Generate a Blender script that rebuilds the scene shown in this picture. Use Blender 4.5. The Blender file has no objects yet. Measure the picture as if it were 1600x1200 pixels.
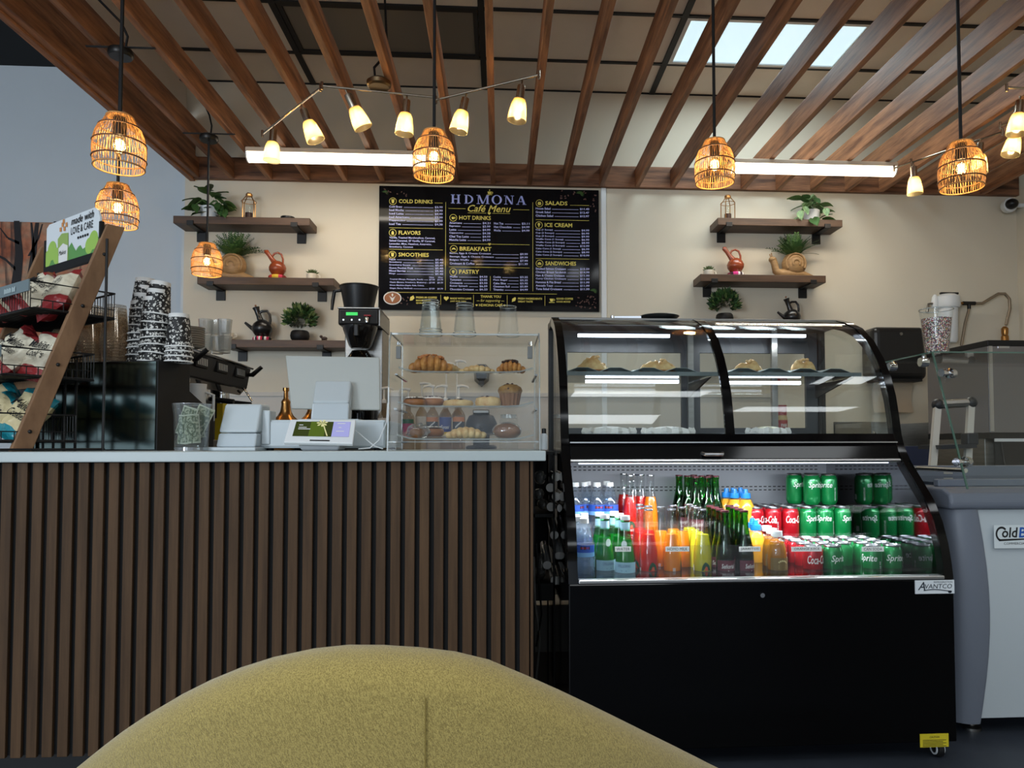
import bpy, bmesh, math, random
from mathutils import Vector, Matrix, Euler
random.seed(7)
R = math.radians
scene = bpy.context.scene
COL = scene.collection

# ------------------------------------------------------------------ camera
F_PX, CX, CY = 1150.0, 854.0, 652.0
CAM = Vector((0, 0, 0.96))
camd = bpy.data.cameras.new('camera')
camd.sensor_width = 36.0
camd.lens = F_PX / 1600 * 36
camd.shift_x = (800 - CX) / 1600
camd.shift_y = (CY - 600) / 1600
camd.clip_start = 0.02
cam = bpy.data.objects.new('camera', camd)
cam.location = CAM
CAMR = Matrix.Rotation(-R(3.66), 3, 'Z') @ Matrix.Rotation(R(90 + 2.16), 3, 'X') @ Matrix.Rotation(R(-0.09), 3, 'Z')
cam.rotation_euler = CAMR.to_euler()
COL.objects.link(cam)
scene.camera = cam

# ------------------------------------------------------------------ world, exposure
w = bpy.data.worlds.new('world'); scene.world = w
w.use_nodes = True
w.node_tree.nodes['Background'].inputs[0].default_value = (0.55, 0.72, 1.0, 1)
w.node_tree.nodes['Background'].inputs[1].default_value = 0.4
scene.view_settings.view_transform = 'Standard'
scene.view_settings.look = 'None'
scene.view_settings.exposure = -0.25
scene.view_settings.gamma = 1.0
scene.cycles.transparent_max_bounces = 48
scene.cycles.max_bounces = 10

def lamp(name, kind, loc, power, color, size=None, rot=None, parent=None, spot=None):
    d = bpy.data.lights.new(name, kind)
    d.energy = power; d.color = color
    if kind == 'AREA':
        d.shape = 'RECTANGLE'; d.size = size[0]; d.size_y = size[1]
    elif size:
        d.shadow_soft_size = size
    o = bpy.data.objects.new(name, d)
    o.location = loc
    if rot: o.rotation_euler = rot
    if parent: o.parent = parent
    COL.objects.link(o)
    return o

DAY = (0.80, 0.90, 1.0)
WARM = (1.0, 0.78, 0.52)
COOL = (0.86, 0.94, 1.0)
# daylight entering through the shopfront windows behind the camera
for i, x in enumerate((-4.4, -2.2, 0.0, 2.2)):
    lamp('window_daylight', 'AREA', (x, -4.35, 1.75), (290, 70, 18, 14)[i], DAY, (1.9, 2.2), (R(90), 0, 0))
# ceiling troffers of the dining side (their fixtures are built below)
TROFFERS = [(-3.3, 1.2), (-3.3, -1.6), (-1.0, -0.2), (-1.0, -2.6), (1.2, -0.2), (1.2, -2.6), (3.0, 1.0), (3.0, -1.6)]
for x, y in TROFFERS:
    lamp('troffer_light', 'AREA', (x, y, 3.70), 19, (0.95, 0.98, 1.0), (1.15, 0.55))

# ------------------------------------------------------------------ pixel helpers (1600x1200 frame)
def ray(px, py):
    return (CAMR @ Vector(((px - CX) / F_PX, -(py - CY) / F_PX, -1.0))).normalized()
def PY(px, py, Y):
    d = ray(px, py); return CAM + d * ((Y - CAM.y) / d.y)
def PZ(px, py, z):
    d = ray(px, py); return CAM + d * ((z - CAM.z) / d.z)
def PX(px, py, X):
    d = ray(px, py); return CAM + d * ((X - CAM.x) / d.x)

# ------------------------------------------------------------------ materials
def lin(c):
    return tuple(((v / 255) / 12.92 if v / 255 <= 0.04045 else ((v / 255 + 0.055) / 1.055) ** 2.4) for v in c) + (1.0,)
MATS = {}
def mat(name, rgb, rough=0.5, metal=0.0, spec=0.5, var=0.0, vscale=8.0, stretch=(1, 1, 1), bump=0.0, bscale=60.0,
        coat=0.0, trans=0.0, ior=1.45, emit=None, estr=0.0, sss=0.0, rgb2=None, rnd=0.0, sample=True):
    if name in MATS: return MATS[name]
    m = bpy.data.materials.new(name); m.use_nodes = True
    nt = m.node_tree; b = nt.nodes['Principled BSDF']
    b.inputs['Base Color'].default_value = lin(rgb)
    b.inputs['Roughness'].default_value = rough
    b.inputs['Metallic'].default_value = metal
    b.inputs['Specular IOR Level'].default_value = spec
    b.inputs['IOR'].default_value = ior
    b.inputs['Coat Weight'].default_value = coat
    b.inputs['Coat Roughness'].default_value = 0.08
    b.inputs['Transmission Weight'].default_value = trans
    if sss:
        b.inputs['Subsurface Weight'].default_value = sss
        b.inputs['Subsurface Scale'].default_value = 0.01
    if emit:
        b.inputs['Emission Color'].default_value = lin(emit)
        b.inputs['Emission Strength'].default_value = estr
        if not sample: m.cycles.emission_sampling = 'NONE'
    if var or rgb2 or bump or rnd:
        tc = nt.nodes.new('ShaderNodeTexCoord'); mp = nt.nodes.new('ShaderNodeMapping')
        mp.inputs['Scale'].default_value = stretch
        nt.links.new(tc.outputs['Object'], mp.inputs['Vector'])
        if rnd:
            oi = nt.nodes.new('ShaderNodeObjectInfo'); ml = nt.nodes.new('ShaderNodeMath'); ml.operation = 'MULTIPLY'
            ml.inputs[1].default_value = 37.0
            nt.links.new(oi.outputs['Random'], ml.inputs[0]); nt.links.new(ml.outputs[0], mp.inputs['Location'])
    if var or rgb2 or rnd:
        nz = nt.nodes.new('ShaderNodeTexNoise'); nz.inputs['Scale'].default_value = vscale
        nz.inputs['Detail'].default_value = 6; nz.inputs['Roughness'].default_value = 0.62
        nt.links.new(mp.outputs[0], nz.inputs['Vector'])
        cr = nt.nodes.new('ShaderNodeValToRGB')
        c1 = lin(rgb); c2 = lin(rgb2) if rgb2 else tuple(max(0, v * (1 - var)) for v in c1[:3]) + (1,)
        cr.color_ramp.elements[0].position = 0.33; cr.color_ramp.elements[0].color = c2
        cr.color_ramp.elements[1].position = 0.66; cr.color_ramp.elements[1].color = c1
        nt.links.new(nz.outputs['Fac'], cr.inputs['Fac'])
        last = cr.outputs['Color']
        if rnd:
            mr = nt.nodes.new('ShaderNodeMapRange'); mr.inputs[3].default_value = 1 - rnd; mr.inputs[4].default_value = 1 + rnd
            nt.links.new(oi.outputs['Random'], mr.inputs[0])
            hv = nt.nodes.new('ShaderNodeHueSaturation')
            nt.links.new(mr.outputs[0], hv.inputs['Value']); nt.links.new(last, hv.inputs['Color'])
            last = hv.outputs['Color']
        nt.links.new(last, b.inputs['Base Color'])
    if bump:
        n2 = nt.nodes.new('ShaderNodeTexNoise'); n2.inputs['Scale'].default_value = bscale
        n2.inputs['Detail'].default_value = 3
        nt.links.new(mp.outputs[0], n2.inputs['Vector'])
        bp = nt.nodes.new('ShaderNodeBump'); bp.inputs['Strength'].default_value = bump; bp.inputs['Distance'].default_value = 0.01
        nt.links.new(n2.outputs['Fac'], bp.inputs['Height']); nt.links.new(bp.outputs[0], b.inputs['Normal'])
    MATS[name] = m
    return m

def pane(name, tint=(255, 255, 255), refl=1.0, rough=0.0, haze=0.0, hazecol=(230, 235, 240)):
    """clear sheet: see-through with fresnel reflection (solid sheets, lets light pass)"""
    if name in MATS: return MATS[name]
    m = bpy.data.materials.new(name); m.use_nodes = True
    nt = m.node_tree; nt.nodes.remove(nt.nodes['Principled BSDF'])
    out = nt.nodes['Material Output']
    t = nt.nodes.new('ShaderNodeBsdfTransparent'); t.inputs[0].default_value = lin(tint)
    g = nt.nodes.new('ShaderNodeBsdfGlossy'); g.inputs['Roughness'].default_value = rough
    fr = nt.nodes.new('ShaderNodeFresnel'); fr.inputs['IOR'].default_value = 1.5
    ml = nt.nodes.new('ShaderNodeMath'); ml.operation = 'MULTIPLY'; ml.inputs[1].default_value = refl
    ml.use_clamp = True
    nt.links.new(fr.outputs[0], ml.inputs[0])
    ge = nt.nodes.new('ShaderNodeNewGeometry'); io = nt.nodes.new('ShaderNodeMix')
    io.inputs[2].default_value = 1.5; io.inputs[3].default_value = 1 / 1.5
    nt.links.new(ge.outputs['Backfacing'], io.inputs[0]); nt.links.new(io.outputs[0], fr.inputs['IOR'])
    mx = nt.nodes.new('ShaderNodeMixShader')
    nt.links.new(ml.outputs[0], mx.inputs[0])
    src = t.outputs[0]
    if haze:
        d = nt.nodes.new('ShaderNodeBsdfDiffuse'); d.inputs[0].default_value = lin(hazecol)
        tl = nt.nodes.new('ShaderNodeBsdfTranslucent'); tl.inputs[0].default_value = lin(hazecol)
        a = nt.nodes.new('ShaderNodeMixShader'); a.inputs[0].default_value = 0.5
        nt.links.new(d.outputs[0], a.inputs[1]); nt.links.new(tl.outputs[0], a.inputs[2])
        h = nt.nodes.new('ShaderNodeMixShader'); h.inputs[0].default_value = haze
        nt.links.new(t.outputs[0], h.inputs[1]); nt.links.new(a.outputs[0], h.inputs[2])
        src = h.outputs[0]
    nt.links.new(src, mx.inputs[1]); nt.links.new(g.outputs[0], mx.inputs[2])
    nt.links.new(mx.outputs[0], out.inputs['Surface'])
    MATS[name] = m
    return m

# ------------------------------------------------------------------ mesh builder
class MB:
    def __init__(s): s.v = []; s.f = []; s.m = []; s.cur = 0
    def add(s, vs, fs):
        n = len(s.v); s.v += [tuple(p) for p in vs]
        for f in fs: s.f.append(tuple(i + n for i in f)); s.m.append(s.cur)
        return s
    def box(s, x0, x1, y0, y1, z0, z1):
        return s.add([(x0,y0,z0),(x1,y0,z0),(x1,y1,z0),(x0,y1,z0),(x0,y0,z1),(x1,y0,z1),(x1,y1,z1),(x0,y1,z1)],
                     [(0,3,2,1),(4,5,6,7),(0,1,5,4),(1,2,6,5),(2,3,7,6),(3,0,4,7)])
    def beam(s, a, b, wx, wz, up=(0, 0, 1)):
        """bar from a to b with cross-section wx (sideways) x wz (along up)"""
        a = Vector(a); b = Vector(b); d = (b - a).normalized(); up = Vector(up)
        sd = d.cross(up).normalized(); u = sd.cross(d).normalized()
        vs = []
        for p in (a, b):
            for i, j in ((-1,-1),(1,-1),(1,1),(-1,1)): vs.append(p + sd * (i * wx / 2) + u * (j * wz / 2))
        return s.add(vs, [(0,3,2,1),(4,5,6,7),(0,1,5,4),(1,2,6,5),(2,3,7,6),(3,0,4,7)])
    def lathe(s, prof, seg=24, c=(0, 0, 0), M=None, a0=0.0, a1=None):
        full = a1 is None; a1 = 2 * math.pi if full else a1
        n = seg if full else seg + 1
        vs = []; fs = []
        for r, z in prof:
            for k in range(n):
                a = a0 + (a1 - a0) * k / seg
                p = Vector((r * math.cos(a), r * math.sin(a), z))
                if M is not None: p = M @ p
                vs.append((p.x + c[0], p.y + c[1], p.z + c[2]))
        for i in range(len(prof) - 1):
            for k in range(seg):
                k2 = (k + 1) % n if full else k + 1
                fs.append((i*n+k, i*n+k2, (i+1)*n+k2, (i+1)*n+k))
        return s.add(vs, fs)
    def tube(s, pts, r, seg=8, closed=False, cap=True):
        pts = [Vector(p) for p in pts]; n = len(pts); vs = []; fs = []
        rs = r if isinstance(r, (list, tuple)) else [r] * n
        prev = None
        for i, p in enumerate(pts):
            if closed: t = (pts[(i+1) % n] - pts[i-1])
            else: t = pts[min(i+1, n-1)] - pts[max(i-1, 0)]
            t = t.normalized() if t.length > 1e-9 else Vector((0, 0, 1))
            if prev is None:
                a = Vector((0, 0, 1)) if abs(t.z) < 0.9 else Vector((1, 0, 0))
                u = t.cross(a).normalized()
            else:
                u = (prev - t * prev.dot(t))
                u = u.normalized() if u.length > 1e-6 else t.orthogonal().normalized()
            prev = u; v = t.cross(u)
            for k in range(seg):
                a = 2 * math.pi * k / seg
                vs.append(p + u * (rs[i] * math.cos(a)) + v * (rs[i] * math.sin(a)))
        for i in range(n if closed else n - 1):
            j = (i + 1) % n
            for k in range(seg):
                k2 = (k + 1) % seg
                fs.append((i*seg+k, i*seg+k2, j*seg+k2, j*seg+k))
        if cap and not closed:
            fs.append(tuple(range(seg))[::-1]); fs.append(tuple((n-1)*seg + k for k in range(seg)))
        return s.add(vs, fs)
    def prism(s, poly, a0, a1, axis='x'):
        """poly: 2-D outline; axis x: (y,z) extruded in x; y: (x,z) extruded in y; z: (x,y) extruded in z"""
        n = len(poly); vs = []
        for a in (a0, a1):
            for p, q in poly:
                vs.append((a, p, q) if axis == 'x' else (p, a, q) if axis == 'y' else (p, q, a))
        fs = [tuple(range(n)), tuple(range(2*n-1, n-1, -1))] + [(i, (i+1) % n, n + (i+1) % n, n + i) for i in range(n)]
        return s.add(vs, fs)
    def sphere(s, c, rx, ry=None, rz=None, seg=16, rings=10, M=None):
        ry = rx if ry is None else ry; rz = rx if rz is None else rz
        vs = []; fs = []
        for i in range(rings + 1):
            t = math.pi * i / rings
            for k in range(seg):
                a = 2 * math.pi * k / seg
                p = Vector((rx * math.sin(t) * math.cos(a), ry * math.sin(t) * math.sin(a), rz * math.cos(t)))
                if M is not None: p = M @ p
                vs.append(p + Vector(c))
        for i in range(rings):
            for k in range(seg):
                k2 = (k + 1) % seg
                fs.append((i*seg+k, (i+1)*seg+k, (i+1)*seg+k2, i*seg+k2))
        return s.add(vs, fs)
    def sheet(s, grid, th=0.0, nrm=None):
        """grid of points [i][j]; th > 0 makes a closed shell offset along nrm or local normals"""
        ni = len(grid); nj = len(grid[0]); g = [[Vector(p) for p in row] for row in grid]
        vs = [p for row in g for p in row]
        fs = [(i*nj+j, i*nj+j+1, (i+1)*nj+j+1, (i+1)*nj+j) for i in range(ni-1) for j in range(nj-1)]
        if th:
            N = ni * nj
            for i in range(ni):
                for j in range(nj):
                    if nrm is not None: n = Vector(nrm)
                    else:
                        du = g[min(i+1, ni-1)][j] - g[max(i-1, 0)][j]; dv = g[i][min(j+1, nj-1)] - g[i][max(j-1, 0)]
                        n = du.cross(dv); n = n.normalized() if n.length > 1e-12 else Vector((0, 0, 1))
                    vs.append(g[i][j] + n * th)
            fs += [tuple(N + q for q in f[::-1]) for f in list(fs)]
            per = [j for j in range(nj)] + [i*nj+nj-1 for i in range(1, ni)] + [(ni-1)*nj+j for j in range(nj-2, -1, -1)] + [i*nj for i in range(ni-2, 0, -1)]
            for q in range(len(per)):
                a, b = per[q], per[(q+1) % len(per)]
                fs.append((a, N + a, N + b, b))
        return s.add(vs, fs)
    def text(s, body, M, h=None, w=None, align='L', shear=0.0, bold=0.0, wrap=None, space=1.0):
        """flat lettering in the local xz plane (x right, z up), bottom-left origin, then matrix M; h = cap/box height"""
        vs, fs = text_geo(body, shear, bold, space)
        x0 = min(v[0] for v in vs); x1 = max(v[0] for v in vs); y0 = min(v[1] for v in vs); y1 = max(v[1] for v in vs)
        if h is None: k = w / (x1 - x0); kx = ky = k
        elif w is None: kx = ky = h / (y1 - y0)
        else: ky = h / (y1 - y0); kx = w / (x1 - x0)
        W = (x1 - x0) * kx
        ox = {'L': 0, 'C': -W / 2, 'R': -W}[align]
        out = []
        for x, y in vs:
            px = (x - x0) * kx + ox; pz = (y - y0) * ky
            if wrap: out.append(wrap(px, pz))
            else: out.append(M @ Vector((px, 0, pz)))
        return s.add(out, fs)
    def xf(s, M, start=0):
        for i in range(start, len(s.v)): s.v[i] = tuple(M @ Vector(s.v[i]))
        return s
    def mesh(s, name, mats, smooth=None, recalc=True):
        me = bpy.data.meshes.new(name)
        me.from_pydata([tuple(p) for p in s.v], [], s.f)
        for m in mats: me.materials.append(m)
        if len(mats) > 1: me.polygons.foreach_set('material_index', s.m)
        if recalc:
            bm = bmesh.new(); bm.from_mesh(me); bmesh.ops.recalc_face_normals(bm, faces=bm.faces); bm.to_mesh(me); bm.free()
        if smooth:
            me.polygons.foreach_set('use_smooth', [True] * len(me.polygons))
            me.set_sharp_from_angle(angle=R(smooth))
        me.update()
        return me
    def build(s, name, mats, parent=None, smooth=None, bevel=0.0, recalc=True, world=True, seg=2):
        """vertices in world coordinates when world=True and the parent is an unrotated thing"""
        if not isinstance(mats, (list, tuple)): mats = [mats]
        o = bpy.data.objects.new(name, None)
        if parent is not None and world:
            off = Vector((0, 0, 0)); q = parent
            while q: off += q.location; q = q.parent
            s.v = [(p[0]-off.x, p[1]-off.y, p[2]-off.z) for p in s.v]
        me = s.mesh(name, mats, smooth, recalc)
        o = bpy.data.objects.new(name, me)
        COL.objects.link(o)
        if parent is not None: o.parent = parent
        if bevel:
            b = o.modifiers.new('bevel', 'BEVEL'); b.width = bevel; b.segments = seg; b.limit_method = 'ANGLE'; b.angle_limit = R(35)
        return o

_TC = {}
def text_geo(body, shear, bold, space):
    key = (body, shear, bold, space)
    if key not in _TC:
        c = bpy.data.curves.new('t', 'FONT'); c.body = body; c.shear = shear; c.offset = bold; c.space_character = space
        c.resolution_u = 2; c.fill_mode = 'FRONT' if c.dimensions == '3D' else 'BOTH'
        c.dimensions = '2D'; c.fill_mode = 'BOTH'
        o = bpy.data.objects.new('t', c)
        me = bpy.data.meshes.new_from_object(o)
        _TC[key] = ([(v.co.x, v.co.y) for v in me.vertices], [tuple(p.vertices) for p in me.polygons])
        bpy.data.objects.remove(o); bpy.data.curves.remove(c); bpy.data.meshes.remove(me)
    return _TC[key]

def tag(o, label=None, cat=None, group=None, kind=None):
    if label: o['label'] = label
    if cat: o['category'] = cat
    if group: o['group'] = group
    if kind: o['kind'] = kind
    return o
def thing(name, label, cat, loc=(0, 0, 0), group=None, rotz=0.0):
    o = bpy.data.objects.new(name, None); o.location = loc; o.rotation_euler = (0, 0, rotz)
    o.empty_display_size = 0.05
    COL.objects.link(o)
    return tag(o, label, cat, group)
def copy_tree(o, parent=None):
    c = o.copy(); COL.objects.link(c)
    if parent is not None: c.parent = parent
    for ch in [q for q in bpy.data.objects if q.parent == o]: copy_tree(ch, c)
    return c
def put(o, loc, rotz=None, label=None, group=None, scale=None):
    o.location = loc
    if rotz is not None: o.rotation_euler = (0, 0, rotz)
    if scale is not None: o.scale = (scale,) * 3 if isinstance(scale, (int, float)) else scale
    if label: o['label'] = label
    if group: o['group'] = group
    return o
class Proto:
    """first use returns the built thing itself, later uses return copies"""
    def __init__(s, fn): s.fn = fn; s.o = None; s.used = False
    def get(s):
        if s.o is None: s.o = s.fn(); return s.o
        return copy_tree(s.o)
def T(x, y, z): return Matrix.Translation((x, y, z))
def rot(a, ax): return Matrix.Rotation(R(a), 4, ax)
def arc(c, r, a0, a1, n, plane='xz'):
    out = []
    for i in range(n + 1):
        a = R(a0 + (a1 - a0) * i / n)
        p, q = r * math.cos(a), r * math.sin(a)
        out.append((c[0] + p, c[1], c[2] + q) if plane == 'xz' else (c[0], c[1] + p, c[2] + q) if plane == 'yz' else (c[0] + p, c[1] + q, c[2]))
    return out
ORD = ['first', 'second', 'third', 'fourth', 'fifth', 'sixth', 'seventh', 'eighth', 'ninth', 'tenth', 'eleventh', 'twelfth', 'thirteenth', 'fourteenth', 'fifteenth', 'sixteenth', 'seventeenth', 'eighteenth', 'nineteenth', 'twentieth', 'twenty-first', 'twenty-second']

M_black = mat('black_plastic', (16, 16, 18), 0.35)
M_matblack = mat('matt_black', (14, 14, 15), 0.6)
M_gloss = mat('gloss_black', (5, 5, 6), 0.09, spec=.22)
M_blackmetal = mat('black_metal', (15, 15, 16), 0.5)
M_chrome = mat('chrome', (225, 225, 225), 0.08, metal=1.0)
M_steel = mat('brushed_steel', (150, 148, 144), 0.32, metal=1.0, var=0.2, vscale=6, stretch=(1, 1, 12))
M_alu = mat('aluminium', (200, 200, 200), 0.3, metal=1.0)
M_white = mat('white_plastic', (222, 226, 228), 0.35)
M_wpaper = mat('white_paper', (225, 225, 222), 0.7)
M_glass = pane('clear_glass', (250, 252, 251), refl=.7)
M_acryl = pane('clear_acrylic', (252, 253, 253), refl=.38, haze=0.002)
M_ink = mat('black_ink', (22, 22, 24), 0.6)
# ================================================================== STRUCTURE
YB = 5.72; ZC = 3.77; XR = PY(1587, 302, YB).x; XC = PY(289, 300, YB).x
M_wall = mat('warm_white_paint', (214, 206, 188), 0.75, var=0.04, vscale=1.2, bump=0.03, bscale=120)
M_bluewall = mat('pale_blue_grey_paint', (204, 212, 218), 0.75, var=0.04, vscale=1.5, bump=0.03, bscale=120)
M_floor = mat('slate_floor', (58, 64, 74), 0.45, var=0.35, vscale=3, bump=0.05, bscale=40)
M_tile = mat('ceiling_tile_board', (232, 224, 212), 0.9, var=0.06, vscale=3, bump=0.15, bscale=180)
M_tbar = mat('dark_grid_bar', (24, 23, 23), 0.6)
M_blackceil = mat('black_ceiling_paint', (20, 21, 24), 0.8)
def struct(name, mb, m, parent=None, bevel=0.0, smooth=None):
    o = mb.build(name, m, parent, smooth, bevel)
    if parent is None: o['kind'] = 'structure'
    return o
struct('floor', MB().box(-7, 6, -4.6, 6.3, -0.1, 0), M_floor)
struct('wall_back', MB().box(XC, XR + .1, YB, YB + .12, 0, ZC + .2), M_wall)
struct('wall_back_left', MB().box(-7, XC, YB + .18, YB + .3, 0, 4.05), M_bluewall)
struct('wall_back_return', MB().box(XC - .02, XC, YB, YB + .18, 0, 4.05), M_bluewall)
struct('wall_right', MB().box(XR, XR + .12, -4.5, YB, 0, ZC + .2), M_wall)
struct('wall_left', MB().box(-7.1, -7, -4.5, YB + .3, 0, 4.05), M_bluewall)
# shopfront behind the camera: posts and sill between window openings
fr = MB().box(-7, XR, -4.6, -4.5, 0, .6).box(-7, XR, -4.6, -4.5, 2.9, 4.05)
for x in (-7, -5.5, -3.3, -1.1, 1.1, 3.3):
    fr.box(x, x + (.15 if x > -7 else 1.5) + (.56 if x > 3 else 0), -4.6, -4.5, .6, 2.9)
struct('wall_front', fr, M_wall)
cl = struct('ceiling', MB().box(-2.4, XR, -4.5, YB, ZC + .03, ZC + .2).box(-2.4, XR, -4.5, 3.45, ZC, ZC + .03), M_tile)
struct('ceiling_left', MB().box(-7, -2.4, -4.5, YB + .3, 3.93, 4.05), M_blackceil)
struct('wall_bulkhead', MB().box(-2.46, -2.40, -4.5, YB, 3.47, 3.93), M_tile)
# individual ceiling boards and grid bars of the visible field
gy = [YB, PZ(1000, 98, ZC).y]
gy += [gy[1] - .61 * k for k in (1, 2, 3)]
gx = [-2.4] + [PY(u, v, YB).x for u, v in ((490, 116), (757, 124), (1018, 133))]
gx += [gx[3] + 1.3, gx[3] + 2.6, XR]
LIT = (3, 1)
OFF = (1, 1)
for j in range(len(gy) - 1):
    for i in range(len(gx) - 1):
        if (i, j) in (LIT, OFF): continue
        MB().box(gx[i] + .012, gx[i+1] - .012, gy[j+1] + .012, gy[j] - .012, ZC, ZC + .018).build('tile', M_tile, cl)
for i, x in enumerate(gx[1:-1]):
    wd = .042 if i < 3 else .024
    MB().box(x - wd/2, x + wd/2, gy[-1], YB, ZC - .012, ZC).build('grid_bar', M_tbar, cl)
for j, y in enumerate(gy[1:]):
    MB().box(-2.4, XR, y - .013, y + .013, ZC - .011, ZC + .001).build('grid_bar', M_tbar, cl)
MB().box(-2.4, XR, YB - .006, YB, ZC - .01, ZC).build('wall_angle', M_tbar, cl)

M_panel = mat('lit_panel', (235, 245, 250), 0.5, emit=(205, 238, 250), estr=1.1)
M_paneloff = mat('unlit_panel', (120, 116, 108), 0.5)
def troffer(label, x0, x1, y0, y1, on, z=ZC):
    t = thing('ceiling_light', label, 'ceiling light', ((x0+x1)/2, (y0+y1)/2, z))
    f = MB().box(x0, x1, y0, y0 + .03, z - .01, z + .012).box(x0, x1, y1 - .03, y1, z - .01, z + .012)
    f.box(x0, x0 + .03, y0 + .03, y1 - .03, z - .01, z + .012).box(x1 - .03, x1, y0 + .03, y1 - .03, z - .01, z + .012)
    f.build('frame', M_tbar if not on else M_white, t)
    MB().box(x0 + .03, x1 - .03, y0 + .03, y1 - .03, z, z + .012).build('diffuser', M_panel if on else M_paneloff, t)
    return t
i, j = LIT; troffer('lit rectangular ceiling light panel glowing between the beams at right', gx[i] + .02, gx[i+1] - .02, gy[j+1] + .012, gy[j] - .012, True)
lamp('panel_light', 'AREA', ((gx[i]+gx[i+1])/2, (gy[j]+gy[j+1])/2, ZC - .03), 24, (.80, .95, 1.0), (1.2, .55))
i, j = OFF; troffer('unlit grey ceiling light panel in black frame above the string of spotlights', gx[i] + .025, gx[i+1] - .025, gy[j+1] + .012, gy[j] - .012, False)
for q, (x, y) in enumerate(TROFFERS):
    z = 3.93 if x < -2.4 else ZC
    troffer('lit rectangular ceiling light over the dining side, %s of the lights behind the viewer' % ORD[q], x - .6, x + .6, y - .3, y + .3, True, z - .012)

# white cable raceway on the back wall, right of the menu
rw = PY(941, 295, YB); rb = PY(940, 520, YB)
struct('trim_1', MB().box(rw.x - .012, rw.x + .028, YB - .022, YB, 1.0, rw.z), M_white, bevel=.003)
# backsplash panel behind the back counter
bs = PY(700, 614, YB).z
struct('trim_2', MB().box(XC, 2.2, YB - .02, YB, .93, bs - .03).box(XC, 2.2, YB - .035, YB, bs - .03, bs), mat('backsplash', (196, 192, 184), 0.5))

# ================================================================== PERGOLA
ZB = 2.99
M_beam = mat('stained_beam_wood', (176, 122, 84), 0.55, vscale=3.2, stretch=(9, .8, 9), rgb2=(104, 66, 44), bump=.12, bscale=9, rnd=.16)
M_ledger = mat('stained_ledger_wood', (150, 104, 74), 0.6, vscale=3.0, stretch=(.8, 9, 9), rgb2=(72, 46, 32), bump=.12, bscale=9)
pg = thing('pergola', 'brown stained wooden slatted canopy of beams hung under the ceiling', 'pergola', (.8, 3.5, ZB))
YL = YB - .045
fx = PY(297, 275, YB).x
MB().box(fx + .04, XR - .002, YL, YB - .002, ZB - .0, ZB + .168).build('ledger_board', M_ledger, pg, bevel=.004)
bmesh_proto = None
for k in range(-7, 15):
    if -.052 + .2835 * k > XR - .06: break
    x = -.052 + .2835 * k
    if bmesh_proto is None:
        o = MB().box(-.019, .019, -(YL - .9) / 2, (YL - .9) / 2, 0, .142).build('beam', M_beam, None, bevel=.004)
        bmesh_proto = o
    else:
        o = bmesh_proto.copy(); COL.objects.link(o)
    o.parent = pg
    o.location = Vector((x, (YL + .9) / 2, ZB + random.uniform(0, .004))) - pg.location
MB().box(fx, fx + .04, .86, YB - .002, ZB - .01, ZB + .46).build('fascia_beam', M_beam, pg, bevel=.004)
MB().box(fx + .04, fx + .085, .86, YL, ZB + .005, ZB + .15).build('inner_fascia_beam', M_beam, pg, bevel=.004)
MB().box(fx, XR - .002, .86, .9, ZB - .01, ZB + .18).build('header_beam', M_ledger, pg, bevel=.004)

# ================================================================== LINEAR LIGHTS
M_tube = mat('glowing_tube', (255, 248, 235), 0.4, emit=(255, 240, 214), estr=5.5)
YT = 5.1
def linear(label, pxa, x_len, right=False):
    xa = PY(pxa, 255, YT).x
    x0, x1 = (xa - 1.22, xa) if right else (xa, xa + 1.22)
    t = thing('linear_light', label, 'linear light', ((x0+x1)/2, YT, ZB), 'linear lights under the beams')
    MB().box(x0, x1, YT - .055, YT + .055, ZB - .03, ZB).build('housing', mat('light_housing', (196, 180, 160), .5), t, bevel=.004)
    d = MB(); pr = [(YT + .05 * math.cos(R(a)), ZB - .03 + .058 * math.sin(R(a))) for a in range(180, 361, 20)]
    d.prism(pr, x0 + .008, x1 - .008, 'x').build('diffuser', M_tube, t, smooth=40)
    e = MB(); pr2 = [(YT + .053 * math.cos(R(a)), ZB - .03 + .061 * math.sin(R(a))) for a in range(180, 361, 20)]
    for a in (x0, x1 - .008): MB().prism(pr2, a, a + .008, 'x').build('end_cap', M_white, t)
    lamp('linear_glow', 'AREA', (0, 0, -.1), 10, (1, .9, .76), (1.2, .1), None, t)
linear('long linear light under the beams left of the menu board', 387, 1.22)
linear('long linear light under the beams right of the menu board', 1397, 1.22, True)

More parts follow.
